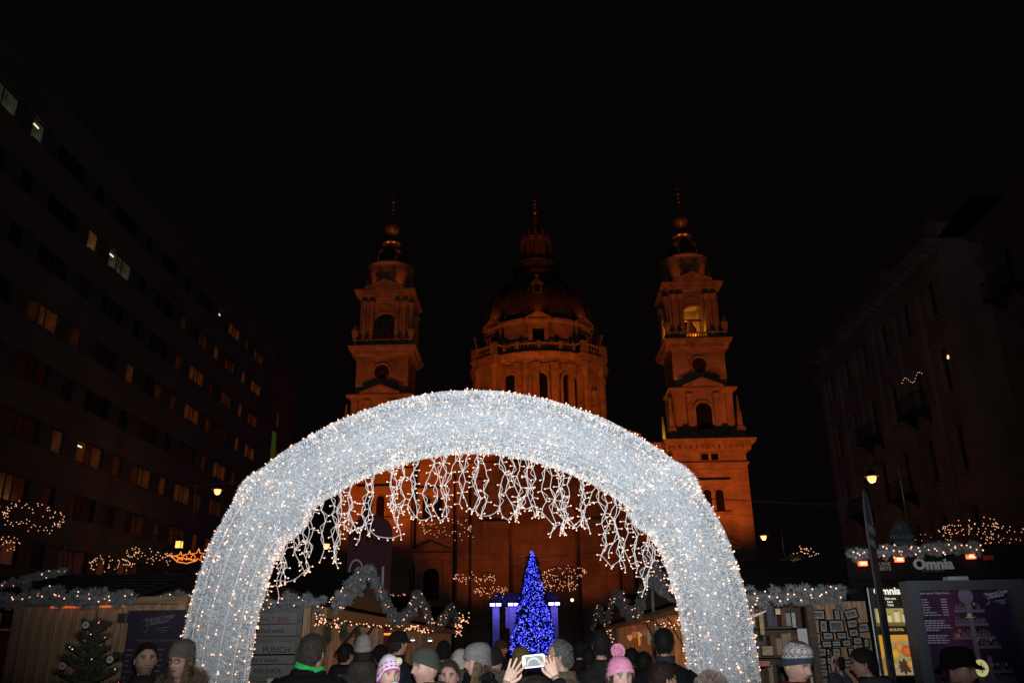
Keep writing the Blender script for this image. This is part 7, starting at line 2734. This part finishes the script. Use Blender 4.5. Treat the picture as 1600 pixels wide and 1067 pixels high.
m = MB()
m.prism([(-pw_ / 2 + .012, -phh / 2), (pw_ / 2 - .012, -phh / 2), (pw_ / 2 - .003, -phh / 2 + .004), (pw_ / 2, -phh / 2 + .012), (pw_ / 2, phh / 2 - .012), (pw_ / 2 - .003, phh / 2 - .004), (pw_ / 2 - .012, phh / 2), (-pw_ / 2 + .012, phh / 2),
         (-pw_ / 2 + .003, phh / 2 - .004), (-pw_ / 2, phh / 2 - .012), (-pw_ / 2, -phh / 2 + .012), (-pw_ / 2 + .003, -phh / 2 + .004)], -.005, .005, 'y')
m.build('phone_case', mat('white_phone_plastic', (.55, .57, .58), .35, .04, 10), ph_)


def phone_screen(u, v):
    r = sqrt(((u - .5) / .42) ** 2 + ((v - .1) / .72) ** 2)
    if .86 < r < 1.08 and v > .1:
        return (.62, .66, .68)
    if .7 < r <= .86 and v > .2 and hsh(int(u * 30), int(v * 14)) > .45:
        return (.30, .30, .26)
    if v < .3 and hsh(int(u * 22), int(v * 16), 3) > .7:
        return (.12, .16, .05)
    return (.006, .009, .004)


place('screen', painted_panel(pw_ * .70, phh * .78, 40, 24, phone_screen, emat('phone_display', .8)), ph_, (-pw_ * .36, -.0062, -phh * .39))
MB().bx(pw_ * .40, pw_ * .425, -.006, -.0052, -.009, .009).build('home_button', M['grey_metal'], ph_)
person('tall man in a dark grey coat, back turned, by the canvas stall end', 938, 986, 8.4, 176, 6, 0, coat=(.022, .021, .02), hair='short', hairc=(.012, .010, .009), collar='lapel', bulk=1.12)
person('woman in a pink cable-knit pompom hat, only her eyes above the edge', 966, 1022, 6.0, 14, 6, 0, coat=(.03, .028, .03), hat='pom', hatc=(.52, .20, .31), hair='longhat', hairc=(.08, .05, .035), skin=(.40, .25, .20), collar='scarf', collarc=(.05, .05, .05))
person('tall man with cropped black hair and dark coat, back turned before the bright goods', 1036, 981, 8.0, 178, -4, 0, coat=(.010, .011, .014), hair='short', hairc=(.008, .007, .007), collar='stand', collarc=(.03, .032, .045), bulk=1.18)
person('person with short dark curly hair turned away beside the arch foot', 1031, 1033, 6.4, 120, 0, 0, coat=(.012, .011, .012), hair='short', hairc=(.022, .012, .010), skin=(.38, .2, .14), collar='stand')
person('person in a brown and white fur hood before the arch foot', 1112, 1046, 5.9, -30, 0, 0, coat=(.03, .02, .025), hat='fur', hatc=(.20, .145, .11), collar='hood')
person('dark-haired person far under the canvas eave, back turned', 1005, 1018, 9.4, 170, 0, 0, coat=(.012, .012, .012), hair='short', hairc=(.008, .007, .006), collar='stand', small=False)
for x, y, Y, f, lb in ((905, 1000, 11.5, 175, 'dark figure walking away just behind the tan coat'), (922, 1010, 10.4, 160, 'dark figure in a hood behind the dark grey coat'), (694, 1000, 10.8, 190, 'dark figure in a flat black hat beyond the white knitted hat'),
                       (540, 1005, 10.6, 140, 'dark figure at the wine stall counter behind the green collar'), (596, 1006, 11.2, 200, 'dark brown figure between the white pompom hat and the checked jacket'), (985, 1012, 10.8, 150, 'dark figure looking into the bright goods')):
    person(lb, x, y, Y, f, 0, 0, coat=(.016, .013, .013), hair='short', hairc=(.012, .01, .009), hat='beanie' if 'hat' in lb.split('beyond')[0] else None, hatc=(.008, .008, .008), collar='hood')
# ---- on the poster side
person('man in a patterned nordic knit hat looking down, red collar and olive jacket', 1238, 1000, 6.0, 34, 14, 14, coat=(.038, .036, .028), hat='nordic', hatc=(.1, .1, .1), hat_fn=nordic, skin=(.36, .21, .165), hairc=(.08, .06, .05), collar='lapel', collarc=(.16, .022, .015))
pp_ = at(1350, 1012, 7.4)
armp = {-1: (Vector((-.25, -.18, 1.32)), Vector((-.10, -.235, 1.50))), 1: (Vector((.22, -.22, 1.30)), Vector((.09, -.25, 1.50))),
        ('h', -1): (Vector((.05, -.1, 1)), Vector((.9, -.2, .2)), .5, .12, 1, .4), ('h', 1): (Vector((-.1, -.1, 1)), Vector((-.9, -.2, .2)), .5, .12, -1, .4)}
person('dark-haired person in a grey-blue jacket aiming a camera at the print stall', 1350, 1012, 7.4, -96, 6, 4, coat=(.048, .054, .060), hair='short', hairc=(.010, .008, .008), arms=armp, skin=(.24, .13, .10), collar='hood', collarc=(.045, .05, .056), bulk=1.15)
_rz = R(-96) + atan2(-pp_.x, 7.4)
cm_ = thing('compact_camera', 'black compact camera held up to the eye by the grey-blue jacket', 'camera', (pp_.x + .19 * sin(_rz), 7.4 - .19 * cos(_rz), pp_.z - .11), _rz)
MB().bx(-.062, .062, -.02, .02, -.036, .036).bx(-.03, .0, -.018, .018, .036, .044).build('camera_body', M['blackpaint'], cm_)
MB().lathe([(.026, 0), (.026, .03), (.022, .05), (.0, .05)], 14).build('lens', M['metal'], cm_).rotation_euler = (pi / 2, 0, 0)
armw = {-1: (Vector((-.27, -.12, 1.22)), Vector((-.12, -.13, 1.36))), 1: None, ('h', -1): (Vector((.25, -.1, 1)), Vector((.9, -.3, .1)), .75, .06, 1, .8)}
person('woman in a black felt hat with a pale patterned scarf, hand raised to her collar', 1488, 1006, 5.9, 52, 10, 6, coat=(.010, .010, .011), hat='felt', hatc=(.009, .008, .009), hair='short', hairc=(.03, .015, .012), skin=(.30, .17, .135), collar='scarf', collarc=(.17, .19, .22), arms=armw)
